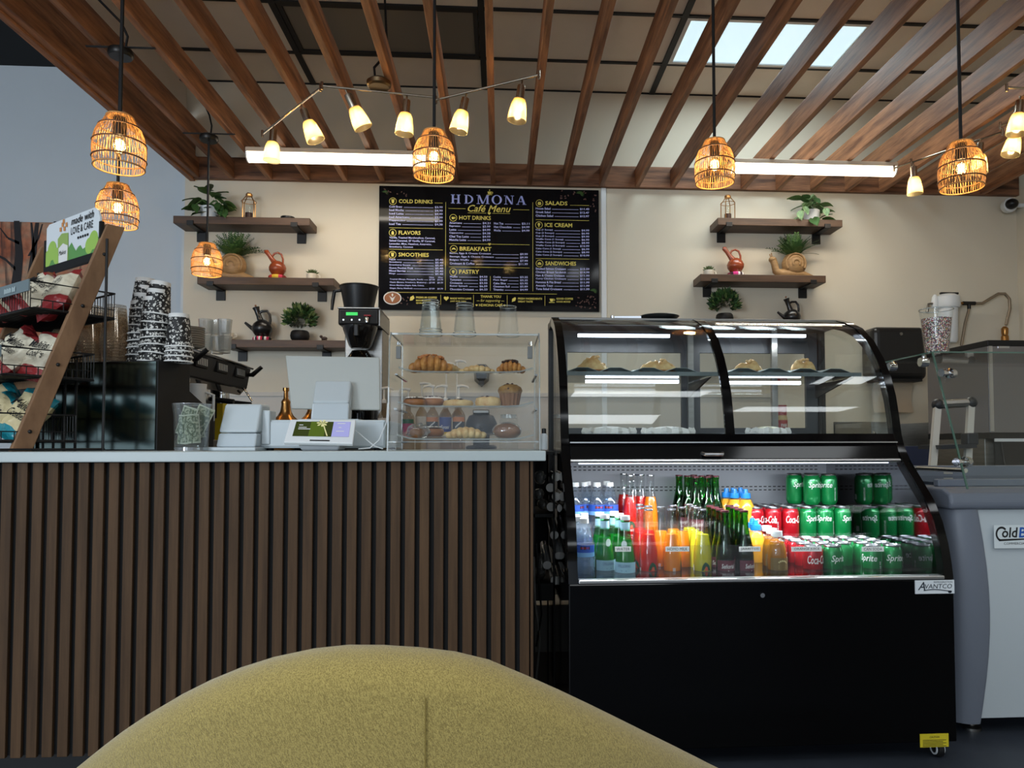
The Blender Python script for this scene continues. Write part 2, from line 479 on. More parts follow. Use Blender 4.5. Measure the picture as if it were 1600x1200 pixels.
# ================================================================== RATTAN PENDANTS
M_cane = mat('rattan_cane', (204, 154, 92), 0.6, var=.25, vscale=40)
M_canering = mat('rattan_ring', (112, 72, 40), 0.6)
M_bulb = mat('glowing_bulb', (255, 240, 200), 0.3, emit=(255, 214, 130), estr=14.0, sample=False)
M_bulbglass = pane('bulb_glass', (255, 244, 220), refl=.8)
RP = .096; HP = .205
def prad(t):   # t 0 bottom .. 1 top
    pts = [(0, .93), (.16, .985), (.4, 1.0), (.58, .95), (.74, .83), (.84, .68), (.92, .55), (1, .50)]
    for (a, ra), (b, rb_) in zip(pts, pts[1:]):
        if a <= t <= b: return RP * (ra + (rb_ - ra) * (t - a) / (b - a))
    return RP * .5
def make_pendant():
    t = thing('pendant_lamp', 'x', 'pendant lamp', group='rattan pendant lamps')
    c = MB(); N = 54
    for k in range(N):
        a = 2 * math.pi * k / N
        for tw in (0.0, .42, -.42):
            if tw and k % 4: continue
            pts = []
            for i in range(9):
                q = i / 8; aa = a + tw * q; r = prad(q) - (.002 if tw else 0)
                pts.append((r * math.cos(aa), r * math.sin(aa), q * HP))
            c.tube(pts, (.0012 if tw == 0 else .0009), 4, cap=False)
    cw = c.build('cane_weave', M_cane, t, smooth=60, recalc=False); cw['kind'] = 'stuff'
    for q in (.004, .16, .47, .78):
        MB().tube([((prad(q) + .001) * math.cos(2*math.pi*i/40), (prad(q) + .001) * math.sin(2*math.pi*i/40), q * HP) for i in range(40)], .0030, 6, closed=True).build('ring', M_canering if q > .1 else M_cane, t, smooth=60)
    MB().tube([(prad(1) * math.cos(2*math.pi*i/30), prad(1) * math.sin(2*math.pi*i/30), HP) for i in range(30)], .003, 6, closed=True).build('ring', M_cane, t, smooth=60)
    MB().lathe([(0, HP*.98), (prad(1) * .98, HP*.98), (prad(1)*.98, HP*.99), (0, HP*.99)], 20).build('top_plate', M_cane, t)
    MB().lathe([(0, .128), (.022, .128), (.024, .14), (.024, .195), (.012, .21), (0, .21)], 16).build('socket', M_matblack, t, smooth=40)
    b = MB(); b.sphere((0, 0, .088), .032, .032, .036, 16, 10).build('bulb', M_bulbglass, t, smooth=60)
    f = MB()
    for k in range(5):
        a = 2 * math.pi * k / 5
        f.tube([(.010 * math.cos(a), .010 * math.sin(a), .072), (.012 * math.cos(a + .4), .012 * math.sin(a + .4), .108)], .0028, 6)
    f.sphere((0, 0, .09), .008, .008, .02, 8, 6)
    f.build('filament', M_bulb, t)
    lamp('pendant_glow', 'POINT', (0, 0, .09), 5.5, (1, .72, .38), .03, None, t)
    return t
PEND = Proto(make_pendant)
pend = [(186, 225, 267, 'larger and higher of two rattan pendant lamps hanging above the snack rack'),
        (183, 323, 356, 'rattan pendant lamp at left hanging lower behind the larger one, above the green sign'),
        (323, 408, 432, 'small far rattan pendant lamp in front of the left wall shelves'),
        (678, 240, 280, 'rattan pendant lamp hanging in front of the menu board'),
        (1117, 250, 290, 'rattan pendant lamp hanging over the glass display case'),
        (1503, 260, 298, 'rattan pendant lamp at far right over the ice cream freezer')]
PT = [PEND.get() for _ in pend]
for i, (px, pc, pb, lab) in enumerate(pend):
    z = 2.115
    dd = [3.0, 3.80, 4.84, 3.12, 3.2, 3.24][i]
    p = PY(px, pb, dd)
    t = PT[i]; put(t, (p.x, p.y, p.z + .012), R(40 * i), lab, 'rattan pendant lamps')
    s = [.194, .193, .187, .18, .178, .198][i] / .192
    t.scale = (s, s, s)
    if i not in (1, 2):
        for k in range(-8, 16):
            dx = t.location.x - (-.052 + .2835 * k)
            if abs(dx) < .034: t.location.x += (.034 - abs(dx)) * (1 if dx > 0 else -1)
    ztop = (ZB - .058 * s - t.location.z) / s if i in (1, 2) else (ZC - .05 * s - t.location.z) / s
    zc = ztop
    MB().tube([(0, 0, HP * .98), (0, 0, zc)], .0075, 8).build('rod', M_matblack, t, smooth=40, world=False)
    MB().lathe([(0, zc), (.052, zc), (.06, zc + .012), (.058, zc + .035), (.03, zc + .05), (0, zc + .05)], 24).build('canopy', mat('canopy_bronze', (46, 44, 42), .35, metal=.7), t, smooth=40, world=False)
    if i in (1, 2):
        ca, sa = math.cos(-R(40 * i)), math.sin(-R(40 * i)); zz = zc + .053
        MB().beam((-.17 * ca, -.17 * sa, zz), (.17 * ca, .17 * sa, zz), .012, .005).build('mounting_strap', M_matblack, t, world=False)
        MB().tube([(.02, 0, zc + .05), (.03, 0, zc + .12), (.0, .0, zc + .18), (-.12, .0, zc + .27), (-.25, .05, zc + .3)], .006, 6).build('cable', M_matblack, t, smooth=40, world=False)

# ================================================================== SPOTLIGHT BARS
M_nickel = mat('satin_nickel', (190, 178, 160), 0.25, metal=1.0)
M_shade = mat('amber_glass_shade', (250, 210, 130), .25, trans=0.0)
def shade_mat():
    m = bpy.data.materials.new('frosted_amber_glass'); m.use_nodes = True
    nt = m.node_tree; nt.nodes.remove(nt.nodes['Principled BSDF'])
    tl = nt.nodes.new('ShaderNodeBsdfTranslucent'); tl.inputs[0].default_value = lin((255, 238, 196))
    tr = nt.nodes.new('ShaderNodeBsdfTransparent'); tr.inputs[0].default_value = lin((255, 246, 222))
    gl = nt.nodes.new('ShaderNodeBsdfGlossy'); gl.inputs['Roughness'].default_value = .1
    a = nt.nodes.new('ShaderNodeMixShader'); a.inputs[0].default_value = .5
    b = nt.nodes.new('ShaderNodeMixShader'); b.inputs[0].default_value = .06
    nt.links.new(tl.outputs[0], a.inputs[1]); nt.links.new(tr.outputs[0], a.inputs[2])
    nt.links.new(a.outputs[0], b.inputs[1]); nt.links.new(gl.outputs[0], b.inputs[2])
    nt.links.new(b.outputs[0], nt.nodes['Material Output'].inputs['Surface'])
    return m
M_frost = shade_mat()
M_spotbulb = mat('spot_bulb', (255, 230, 170), .3, emit=(255, 210, 120), estr=9.0, sample=False)
def make_head():
    # origin at the top pivot on the bar, lamp hangs down -z
    h = MB().lathe([(0, -.022), (.016, -.022), (.017, -.03), (.017, -.075), (.022, -.078), (.022, -.086), (0, -.086)], 16).build('lamp_head', M_nickel, None, smooth=40)
    MB().tube([(0, 0, 0), (0, 0, -.024)], .004, 6).build('stem', M_nickel, h, smooth=40)
    MB().lathe([(.024, -.082), (.031, -.10), (.038, -.14), (.0405, -.172), (.0385, -.172), (.036, -.14), (.029, -.10), (.022, -.084)], 20).build('glass_shade', M_frost, h, smooth=50)
    MB().sphere((0, 0, -.115), .014, .014, .024, 12, 8).build('bulb', M_spotbulb, h, smooth=60)
    lamp('spot_glow', 'POINT', (0, 0, -.128), 24.0, (1, .80, .50), .015, None, h)
    return h
HEAD = Proto(make_head)
def spotbar(label, bars, heads, canopy=None, z=2.935):
    pts = [[PZ(a, b, z) for a, b in seg] for seg in bars]
    o = pts[0][0] if canopy is None else PZ(canopy[0], canopy[1], z)
    t = thing('spotlight_bar', label, 'track light', o)
    for seg in pts:
        MB().tube(seg, .0065, 8).build('bar', M_nickel, t, smooth=40)
        for e in seg:
            MB().tube([e - Vector((0, 0, .022)), e + Vector((0, 0, .022))], .008, 8).build('joint', M_nickel, t, smooth=40)
    if canopy:
        MB().lathe([(0, 0), (.055, 0), (.066, .01), (.068, .03), (.05, .045), (0, .045)], 28, (o.x, o.y, ZB - .048)).build('canopy', mat('brushed_brass_canopy', (150, 128, 96), .3, metal=1.0), t, smooth=40)
        MB().tube([o + Vector((-.02, 0, .05)), o + Vector((-.03, .02, .13)), o + Vector((.01, .05, .2)), o + Vector((.03, .08, .3)), o + Vector((.0, .1, ZC - o.z))], .007, 6).build('cable', M_matblack, t, smooth=40)
    for (hx, hy), tilt in heads:
        p = PZ(hx, hy, z)
        hd = HEAD.get(); hd.parent = t
        hd.location = p - o
        hd.rotation_euler = (R(tilt[0]), R(tilt[1]), 0)
        hd.scale = (1.3,) * 3
    return t
spotbar('zigzag nickel spotlight bar with six amber glass lamps before the menu board',
        [[(410, 209), (501, 137)], [(503, 134), (679, 152)], [(681, 156), (842, 117)]],
        [((428, 196), (0, 3)), ((471, 164), (0, -22)), ((540, 140), (8, -25)), ((636, 149), (0, 4)), ((729, 146), (0, 12)), ((816, 126), (0, 8))], (592, 139))
spotbar('zigzag nickel spotlight bar with amber glass lamps in the right corner',
        [[(1397, 263), (1424, 253)], [(1424, 254), (1566, 206)], [(1563, 196), (1660, 168)], [(1573, 137), (1660, 140)]],
        [((1427, 254), (0, -2)), ((1532, 217), (0, 4)), ((1592, 188), (0, 16)), ((1594, 150), (0, 8))], None)

# ================================================================== SECURITY CAMERA
p = PY(1579, 320, YB - .1)
t = thing('security_camera', 'small black dome security camera in the upper right wall corner', 'camera', p)
MB().lathe([(0, .05), (.052, .05), (.058, .03), (.058, 0), (.05, -.006), (0, -.006)], 20, tuple(p), Matrix.Rotation(R(-90), 3, 'X')).build('ring', M_white, t, smooth=40)
MB().sphere(p + Vector((-.005, -.02, 0)), .048, .05, .042, 16, 10).build('dome', M_black, t, smooth=60)
MB().box(p.x + .03, XR, p.y - .0, p.y + .03, p.z - .015, p.z + .015).build('bracket', M_white, t, bevel=.004)
# ================================================================== MENU BOARD
YM = YB - .03
c0 = PY(592.5, 290, YM); c1 = PY(935.5, 289, YM); c2 = PY(764, 485.5, YM)
MW = c1.x - c0.x; MH = c0.z - c2.z
SX = MW / 1490; SZ = MH / 847
mb_ = thing('menu_board', 'large black cafe menu board with yellow and white lettering on the wall', 'menu board', ((c0.x + c1.x)/2, YM, c2.z))
MB().box(c0.x, c1.x, YM, YB - .002, c2.z, c0.z).build('panel', mat('menu_print_black', (15, 15, 18), .08, spec=.22), mb_, bevel=.002)
M_my = mat('menu_yellow', (228, 212, 104), .5)
M_mw = mat('menu_white', (196, 200, 255), .5)
M_mh = mat('menu_title_blue', (176, 186, 250), .5)
M_brown = mat('menu_brown', (150, 92, 50), .5)
M_green = mat('menu_green', (70, 110, 50), .5)
yf = YM - .0015
def MP(u, v): return (c0.x + (u - 50) * SX, yf, c0.z - (v - 40) * SZ)
def mtext(mb, body, u, v, h, w=None, align='L', shear=0, bold=0.0):
    """baseline row v, height h and width w in board units"""
    x, y, z = MP(u, v)
    mb.text(body, T(x, y, z), h * SZ, w * SX if w else None, align, shear, bold)
def mrule(mb, u0, u1, v, t=2.2):
    a = MP(u0, v - t/2); b = MP(u1, v + t/2)
    mb.add([(a[0], yf, b[2]), (b[0], yf, b[2]), (b[0], yf, a[2]), (a[0], yf, a[2])], [(0, 1, 2, 3)])
def mvrule(mb, u, v0, v1, t=2.2):
    a = MP(u - t/2, v0); b = MP(u + t/2, v1)
    mb.add([(a[0], yf, b[2]), (b[0], yf, b[2]), (b[0], yf, a[2]), (a[0], yf, a[2])], [(0, 1, 2, 3)])
def mpoly(mb, pts):
    mb.add([MP(*p) for p in pts], [tuple(range(len(pts)))])
def mring(mb, u, v, r, t=3):
    n = 28
    for k in range(n):
        a, b = 2*math.pi*k/n, 2*math.pi*(k+1)/n
        mpoly(mb, [(u + r*math.cos(a), v + r*math.sin(a)), (u + r*math.cos(b), v + r*math.sin(b)), (u + (r-t)*math.cos(b), v + (r-t)*math.sin(b)), (u + (r-t)*math.cos(a), v + (r-t)*math.sin(a))])
def mdisc(mb, u, v, r, ry=None, n=20):
    ry = ry or r
    mpoly(mb, [(u + r*math.cos(2*math.pi*k/n), v + ry*math.sin(2*math.pi*k/n)) for k in range(n)])
def mheart(mb, u, v, r):
    pts = []
    for k in range(24):
        a = 2*math.pi*k/24
        pts.append((u + r * (16*math.sin(a)**3)/16, v - r * (13*math.cos(a) - 5*math.cos(2*a) - 2*math.cos(3*a) - math.cos(4*a))/16))
    mpoly(mb, pts)
# --- title in serif capitals, drawn stroke by stroke
ti = MB()
def P4(a, b, c, d): mpoly(ti, [a, b, c, d])
def bar(u0, v0, u1, v1, t): P4((u0 - t/2, v0), (u0 + t/2, v0), (u1 + t/2, v1), (u1 - t/2, v1))
def serif(u, v, w_=26, t=4): P4((u - w_/2, v - t/2), (u + w_/2, v - t/2), (u + w_/2, v + t/2), (u - w_/2, v + t/2))
VT, VB_ = 92, 152
def L_H(u):
    for x in (u + 12, u + 50): bar(x, VT, x, VB_, 13); serif(x, VT + 1); serif(x, VB_ - 1)
    P4((u + 12, 119), (u + 50, 119), (u + 50, 124), (u + 12, 124))
def ellip(cu, cv, a, b, ta, tb, s0=0, s1=360, n=24):
    for k in range(n):
        p, q = R(s0 + (s1 - s0)*k/n), R(s0 + (s1 - s0)*(k+1)/n)
        P4((cu + a*math.cos(p), cv + b*math.sin(p)), (cu + a*math.cos(q), cv + b*math.sin(q)), (cu + (a-ta)*math.cos(q), cv + (b-tb)*math.sin(q)), (cu + (a-ta)*math.cos(p), cv + (b-tb)*math.sin(p)))
def L_D(u):
    bar(u + 12, VT, u + 12, VB_, 13); serif(u + 10, VT + 1, 22); serif(u + 10, VB_ - 1, 22)
    ellip(u + 16, 122, 44, 31, 13, 4, -90, 90)
def L_M(u):
    bar(u + 10, VT, u + 10, VB_, 5); serif(u + 10, VB_ - 1, 22); serif(u + 8, VT + 1, 20)
    bar(u + 14, VT, u + 40, VB_, 13); bar(u + 68, VT, u + 42, VB_, 5)
    bar(u + 72, VT, u + 72, VB_, 13); serif(u + 72, VB_ - 1, 26); serif(u + 74, VT + 1, 20)
def L_O(u): ellip(u + 35, 122, 35, 33, 14, 4)
def L_N(u):
    bar(u + 10, VT, u + 10, VB_, 5); serif(u + 10, VB_ - 1, 22); serif(u + 8, VT + 1, 20)
    bar(u + 12, VT, u + 52, VB_, 14); bar(u + 54, VT, u + 54, VB_, 5); serif(u + 54, VT + 1, 22)
def L_A(u):
    bar(u + 30, VT, u + 8, VB_, 5); bar(u + 32, VT, u + 54, VB_, 14); serif(u + 8, VB_ - 1, 20); serif(u + 54, VB_ - 1, 26)
    P4((u + 18, 130), (u + 46, 130), (u + 46, 134), (u + 18, 134))
for fn, u in ((L_H, 532), (L_D, 622), (L_M, 706), (L_O, 806), (L_N, 893), (L_A, 975)):
    ti = MB(); fn(u); ti.build('title_letter', M_mh, mb_, recalc=False)
yl = MB()
mtext(yl, 'Café Menu', 645, 208, 48, 292, shear=.35, bold=.012)
mrule(yl, 515, 630, 188); mrule(yl, 952, 1062, 188); mrule(yl, 645, 770, 216); mrule(yl, 810, 932, 216); mheart(yl, 790, 217, 11)
mpoly(yl, [(778, 66), (806, 66), (802, 84), (782, 84)]); mring(yl, 808, 74, 7, 3); mrule(yl, 774, 810, 88, 3); mdisc(yl, 792, 57, 3, 6)
heads = [('COLD DRINKS', 182, 158, 226, 27), ('FLAVORS', 182, 374, 146, 27), ('SMOOTHIES', 182, 524, 202, 27),
         ('HOT DRINKS', 587, 264, 214, 28), ('BREAKFAST', 591, 478, 214, 28), ('PASTRY', 588, 636, 134, 28),
         ('SALADS', 1172, 152, 152, 28), ('ICE CREAM', 1168, 304, 188, 28), ('SANDWICHES', 1172, 570, 210, 28)]
for i, (b, u, v, w_, h) in enumerate(heads):
    mtext(yl, b, u, v, h, w_, bold=.018)
    iu = u - 40; iv = v - 12
    mring(yl, iu, iv, 25, 3)
    if i in (0, 2): mpoly(yl, [(iu-10, iv-10), (iu+10, iv-10), (iu+7, iv+13), (iu-7, iv+13)]); mrule(yl, iu-12, iu+12, iv-13, 3)
    elif i == 1: mpoly(yl, [(iu-8, iv-4), (iu-3, iv-12), (iu+3, iv-12), (iu+8, iv-4), (iu+8, iv+13), (iu-8, iv+13)])
    elif i == 3: mpoly(yl, [(iu-12, iv-6), (iu+8, iv-6), (iu+5, iv+10), (iu-9, iv+10)]); mring(yl, iu+9, iv, 6, 3)
    elif i == 4: mpoly(yl, [(iu-16, iv+8), (iu-9, iv-5), (iu, iv-9), (iu+9, iv-5), (iu+16, iv+8), (iu+5, iv+3), (iu-5, iv+3)])
    elif i == 5: mdisc(yl, iu, iv-4, 10, 7); mpoly(yl, [(iu-8, iv), (iu+8, iv), (iu+5, iv+11), (iu-5, iv+11)])
    elif i == 6: mpoly(yl, [(iu-14, iv), (iu+14, iv), (iu+8, iv+12), (iu-8, iv+12)]); mdisc(yl, iu-5, iv-5, 5); mdisc(yl, iu+5, iv-5, 5)
    elif i == 7: mdisc(yl, iu, iv-6, 9); mpoly(yl, [(iu-8, iv-2), (iu+8, iv-2), (iu, iv+16)])
    else: mpoly(yl, [(iu-13, iv-2), (iu, iv-10), (iu+13, iv-2), (iu+13, iv+2), (iu-13, iv+2)]); mpoly(yl, [(iu-13, iv+4), (iu+13, iv+4), (iu+13, iv+9), (iu-13, iv+9)])
mrule(yl, 422, 476, 152); mrule(yl, 1342, 1472, 150)
for a, b, v in ((118, 478, 328), (118, 478, 475), (516, 1064, 430), (518, 1064, 590), (1106, 1472, 255), (1106, 1472, 524), (110, 1250, 768)): mrule(yl, a, b, v)
for u, v0, v1 in ((496, 145, 750), (1086, 135, 750), (798, 650, 750), (465, 782, 850), (685, 780, 860), (912, 780, 860), (1168, 780, 850)): mvrule(yl, u, v0, v1)
mheart(yl, 792, 430, 10)
mtext(yl, 'PREMIUM COFFEE', 300, 808, 13, 140, bold=.02); mtext(yl, 'MADE FRESH', 300, 828, 12, 96, bold=.02); mtext(yl, 'QUALITY', 300, 846, 12, 66, bold=.02)
mtext(yl, 'MADE WITH LOVE', 528, 812, 13, 142, bold=.02); mtext(yl, 'JUST FOR YOU', 528, 832, 12, 106, bold=.02)
mtext(yl, 'THANK YOU', 732, 799, 18, 138, bold=.015); mtext(yl, 'for supporting', 732, 832, 24, 134, shear=.35); mtext(yl, 'HDMONA CAFÉ', 722, 858, 22, 158, bold=.015)
mrule(yl, 706, 726, 820); mrule(yl, 872, 892, 820); mheart(yl, 706, 850, 8); mheart(yl, 894, 850, 8)
mtext(yl, 'FRESH INGREDIENTS', 985, 808, 13, 164, bold=.02); mtext(yl, 'GREAT TASTE', 985, 828, 12, 100, bold=.02)
mtext(yl, 'GOOD COFFEE', 1246, 806, 13, 114, bold=.02); mtext(yl, 'GOOD MOOD', 1246, 826, 12, 96, bold=.02)
mheart(yl, 502, 806, 17)
mpoly(yl, [(258, 824), (262, 800), (282, 788), (290, 806), (276, 822)]); mpoly(yl, [(944, 826), (946, 804), (966, 792), (972, 800), (966, 818)])
mpoly(yl, [(1200, 800), (1228, 800), (1222, 820), (1206, 820)]); mring(yl, 1230, 808, 7, 3); mrule(yl, 1196, 1234, 826, 4)
yl.build('heading_lettering', M_my, mb_, recalc=False)
wl = MB()
def rows(items, u0, u1, v0, dv, h=14, cw=9.1):
    for k, (n, pr) in enumerate(items):
        v = v0 + dv * k + 7
        wn = len(n) * cw
        mtext(wl, n, u0, v, h, wn, bold=.02); mtext(wl, pr, u1, v, h + 1, len(pr) * 10.6, 'R', bold=.02)
        mrule(wl, u0 + wn + 10, u1 - len(pr) * 10.6 - 10, v - 4, 2.4)
rows([('Cold Brew', '$3.99'), ('Iced Mocha', '$4.99'), ('Iced Latte', '$4.99'), ('Iced Americano', '$3.99'), ('Frappuccino', '$5.99'), ('Iced Tea', '$4.30')], 118, 476, 183, 23.8, 15, 9.7)
for k, s_ in enumerate(('Vanilla, Toasted Marshmallow, Caramel,', 'Salted Caramel, SF Vanilla, SF Caramel,', 'Lavender, Mint, Hazelnut, Amaretto,', 'Strawberry, Coconut')):
    mtext(wl, s_, 120, 403 + 21.3 * k, 15, (306, 306, 282, 158)[k], bold=.02)
rows([('Peach', '$5.40'), ('Strawberry', '$5.40'), ('Strawberry Banana', '$5.40'), ('Guava Passion Fruit', '$5.40'), ('Mixed Berries', '$5.40'), ('Mango', '$5.40')], 120, 480, 543, 19.6, 13, 8.4)
mtext(wl, '16oz', 388, 668, 10, 32, bold=.02); mtext(wl, '20oz', 446, 668, 10, 32, bold=.02)
for k, (s_, w_) in enumerate((('Tropical (Mango, Pineapple, Peach)', 222), ('Classic (Banana, Strawberry, Blueberry)', 245), ('Green Machine (Apple, Kale, Celery,', 230), ('Ginger, Berry, Kiwifruit)', 152))):
    mtext(wl, s_, 124, 686 + 20.5 * k, 12, w_, bold=.02)
    if k != 2: mtext(wl, '$7.99', 425, 686 + 20.5 * k, 12, 38, 'R', bold=.02); mtext(wl, '$9.79', 480, 686 + 20.5 * k, 12, 38, 'R', bold=.02); mrule(wl, 124 + w_ + 6, 380, 681 + 20.5 * k)
rows([('Americano', '$4.21'), ('Espresso', '$3.99'), ('Latte', '$4.99'), ('Cappuccino', '$4.38'), ('Chai Tea Latte', '$4.99'), ('Matcha Latte', '$4.99')], 521, 798, 287, 23.4, 15, 9.4)
rows([('Hot Tea', '$3.11'), ('Hot Chocolate', '$4.99'), ('Mocha', '$4.99')], 822, 1064, 286, 24, 15, 9.2)
rows([('Bacon, Eggs & Cheese Croissant', '$9.99'), ('Sausage, Eggs & Cheese Croissant', '$9.99'), ('Belgian Waffle', '$7.99'), ('Croissant & Coffee', '$11.99')], 524, 1052, 497, 23, 15, 9.3)
rows([('Muffin', '$4.50'), ('Turnovers', '$3.85'), ('Croissants', '$3.50'), ('Butter Spinach', '$6.59'), ('Chocolate Croissant', '$6.23')], 526, 778, 656, 21.7, 14, 8.5)
rows([('Cookie', '$3.25'), ('Plain Bagel', '$3.25'), ('Cake Slice', '$3.95'), ('Cinnamon Roll', '$5.89'), ('Tiramisu', '$4.99')], 818, 1052, 655, 21.7, 14, 8.5)
rows([('House Salad', '$11.43'), ('Greek Salad', '$12.47'), ('Chicken Salad', '$12.97')], 1106, 1473, 177, 25, 15, 9.2)
rows([('Cup (1 Scoop)', '$4.99'), ('Cup (2 Scoops)', '$6.99'), ('Cup (3 Scoops)', '$9.99'), ('Waffle Cone (1 Scoop)', '$6.99'), ('Waffle Cone (2 Scoops)', '$8.99'), ('Waffle Cone (3 Scoops)', '$10.99'), ('Cake Cone (1 Scoop)', '$6.99'), ('Cake Cone (2 Scoops)', '$8.99'), ('Cake Cone (3 Scoops)', '$10.99')], 1106, 1473, 325, 21.8, 14, 9.0)
rows([('Smoked Salmon Croissant', '$15.59'), ('Chicken Breast Sandwich', '$14.99'), ('Ham & Cheese Croissant', '$11.99'), ('Curry Chicken Croissant', '$11.99'), ('Hummus & Pita Bread', '$11.99'), ('Avocado Toast', '$11.99'), ('Tuna Salad Croissant', '$11.99')], 1106, 1473, 594, 23.3, 15, 9.0)
wl.build('item_lettering', M_mw, mb_, recalc=False)
# printed latte cup and scattered coffee beans
lc = MB(); mdisc(lc, 143, 808, 60, 45, 30); lc.build('latte_saucer_print', M_wpaper, mb_, recalc=False)
yf -= .0006
lc = MB(); mdisc(lc, 143, 808, 53, 38, 30); lc.build('latte_coffee_print', M_brown, mb_, recalc=False)
yf -= .0006
lc = MB()
for k in range(3): mpoly(lc, [(143 - 26 + 7*k, 790 + 11*k), (143, 808 + 9*k), (143 + 26 - 7*k, 790 + 11*k), (143, 818 + 9*k)])
mpoly(lc, [(136, 784), (143, 776), (150, 784), (143, 800)]); lc.build('latte_foam_print', M_wpaper, mb_, recalc=False)
yf += .0012
bn = MB(); rnd = random.Random(3)
for (ua, ub, va, vb, n) in ((1270, 1520, 50, 110, 16), (1480, 1520, 100, 190, 6), (1380, 1520, 780, 870, 30), (80, 250, 60, 110, 10), (200, 250, 800, 850, 6)):
    for k in range(n):
        u, v, a = rnd.uniform(ua, ub), rnd.uniform(va, vb), rnd.uniform(0, 3.1)
        r1, r2 = rnd.uniform(4, 9), rnd.uniform(3, 5)
        mpoly(bn, [(u + r1*math.cos(q)*math.cos(a) - r2*math.sin(q)*math.sin(a), v + r1*math.cos(q)*math.sin(a) + r2*math.sin(q)*math.cos(a)) for q in [2*math.pi*i/8 for i in range(8)]])
bn.build('coffee_bean_print', mat('bean_brown', (92, 62, 56), .5), mb_, recalc=False)['kind'] = 'stuff'
lf = MB()
for (u, v, s_) in ((1410, 70, 34), (90, 88, 26), (1500, 745, 30)):
    for k in range(9):
        a = R(-160 + 25 * k)
        mpoly(lf, [(u, v), (u + s_*.5*math.cos(a-.12), v + s_*.5*math.sin(a-.12)), (u + s_*math.cos(a), v + s_*math.sin(a)*.7), (u + s_*.5*math.cos(a+.12), v + s_*.5*math.sin(a+.12))])
lf.build('leaf_print', M_green, mb_, recalc=False)

# ================================================================== WALL SHELVES
M_shelf = mat('walnut_shelf_wood', (92, 68, 50), .5, vscale=3, stretch=(.8, 9, 9), rgb2=(64, 46, 35), bump=.04, bscale=12)
def shelf(label, pxl, pxr, py, brx):
    Yf = YB - .215
    a = PY(pxl, py, Yf); b = PY(pxr, py + .5, Yf)
    z1 = (a.z + b.z) / 2; z0 = z1 - .056
    t = thing('wall_shelf', label, 'shelf', ((a.x + b.x)/2, YB, z0), 'wooden wall shelves')
    MB().box(a.x, b.x, Yf, YB, z0, z1).build('board', M_shelf, t, bevel=.003)
    for q in brx:
        x = PY(q, py, YB).x
        MB().box(x - .034, x + .034, YB - .012, YB, z0 - .08, z0).box(x - .024, x + .024, Yf - .006, YB, z0 - .012, z0).box(x - .024, x + .024, Yf - .008, Yf, z0 - .012, z0 + .022).build('bracket', M_blackmetal, t, bevel=.002)
    return Yf, z1
SH = {}
SH['L1'] = shelf('top left wooden wall shelf carrying trailing plant and lantern', 270.5, 484, 338.5, (316, 472))
SH['L2'] = shelf('middle left wooden wall shelf carrying snail planter and clay coffee pot', 308, 522, 433, (346, 504))
SH['L3'] = shelf('lowest left wooden wall shelf carrying black coffee pot', 347, 560, 531, (380, 511))
SH['R1'] = shelf('top right wooden wall shelf carrying lantern and trailing plant', 1121.5, 1316.5, 341.5, (1126, 1274))
SH['R2'] = shelf('lower right wooden wall shelf carrying snail planter and clay coffee pot', 1094.5, 1290.5, 429, (1104, 1253))
SH['R3'] = shelf('lowest right wooden wall shelf, behind the top of the glass case', 1072, 1268, 503, (1088, 1236))

# ---- leaves
M_leaf = [mat('leaf_green_%d' % k, c, .45, var=.35, vscale=30) for k, c in enumerate([(58, 92, 48), (84, 118, 62), (40, 68, 38), (120, 140, 84)])]
def leaf_mesh(name, L, W, bend=.3, m=None):
    b = MB(); n = 5; g = []
    for i in range(n + 1):
        t = i / n; w_ = W * math.sin(math.pi * min(1, t * .92 + .08)) ** .8 * (1 - .25 * t)
        z = -bend * L * t * t
        g.append([(-w_/2, L * t, z + .12 * W), (0, L * t, z), (w_/2, L * t, z + .12 * W)])
    b.sheet(g); return b.mesh(name, [m], 60)
LM_big = [leaf_mesh('leaf', .085, .062, .35, m) for m in (M_leaf[0], M_leaf[1], mat('leaf_variegated', (150, 176, 130), .45, rgb2=(62, 98, 58), vscale=45, stretch=(3, .6, 1)))]
def add_leaf(parent, me, loc, yaw, pitch, s=1.0, roll=0):
    o = bpy.data.objects.new('leaf', me); COL.objects.link(o); o.parent = parent
    o.location = loc; o.rotation_euler = (R(pitch), R(roll), R(yaw)); o.scale = (s, s, s)
    return o
def small_leaves(mb, c, rx, rz, n, L, W, rnd_, up=.3):
    for k in range(n):
        a = rnd_.uniform(0, 2*math.pi); t = rnd_.uniform(-.35, 1) ; ct = math.sqrt(max(0, 1 - t*t))
        rr = rnd_.uniform(.65, 1)
        p = Vector((c[0] + rx*rr*ct*math.cos(a), c[1] + rx*rr*ct*math.sin(a), c[2] + rz*rr*t))
        d = Vector((ct*math.cos(a), ct*math.sin(a), t + up)).normalized()
        s_ = d.orthogonal().normalized(); s_ = Matrix.Rotation(rnd_.uniform(0, 6.28), 3, d) @ s_
        nn = d.cross(s_)
        ll = L * rnd_.uniform(.7, 1.2); ww = W * rnd_.uniform(.7, 1.1)
        mb.cur = rnd_.choice((0, 0, 1, 2))
        mb.add([p, p + d*ll*.5 + s_*ww/2 + nn*ww*.15, p + d*ll, p + d*ll*.5 - s_*ww/2 + nn*ww*.15, p + d*ll*.5], [(0, 1, 4), (1, 2, 4), (2, 3, 4), (3, 0, 4)])
    mb.cur = 0

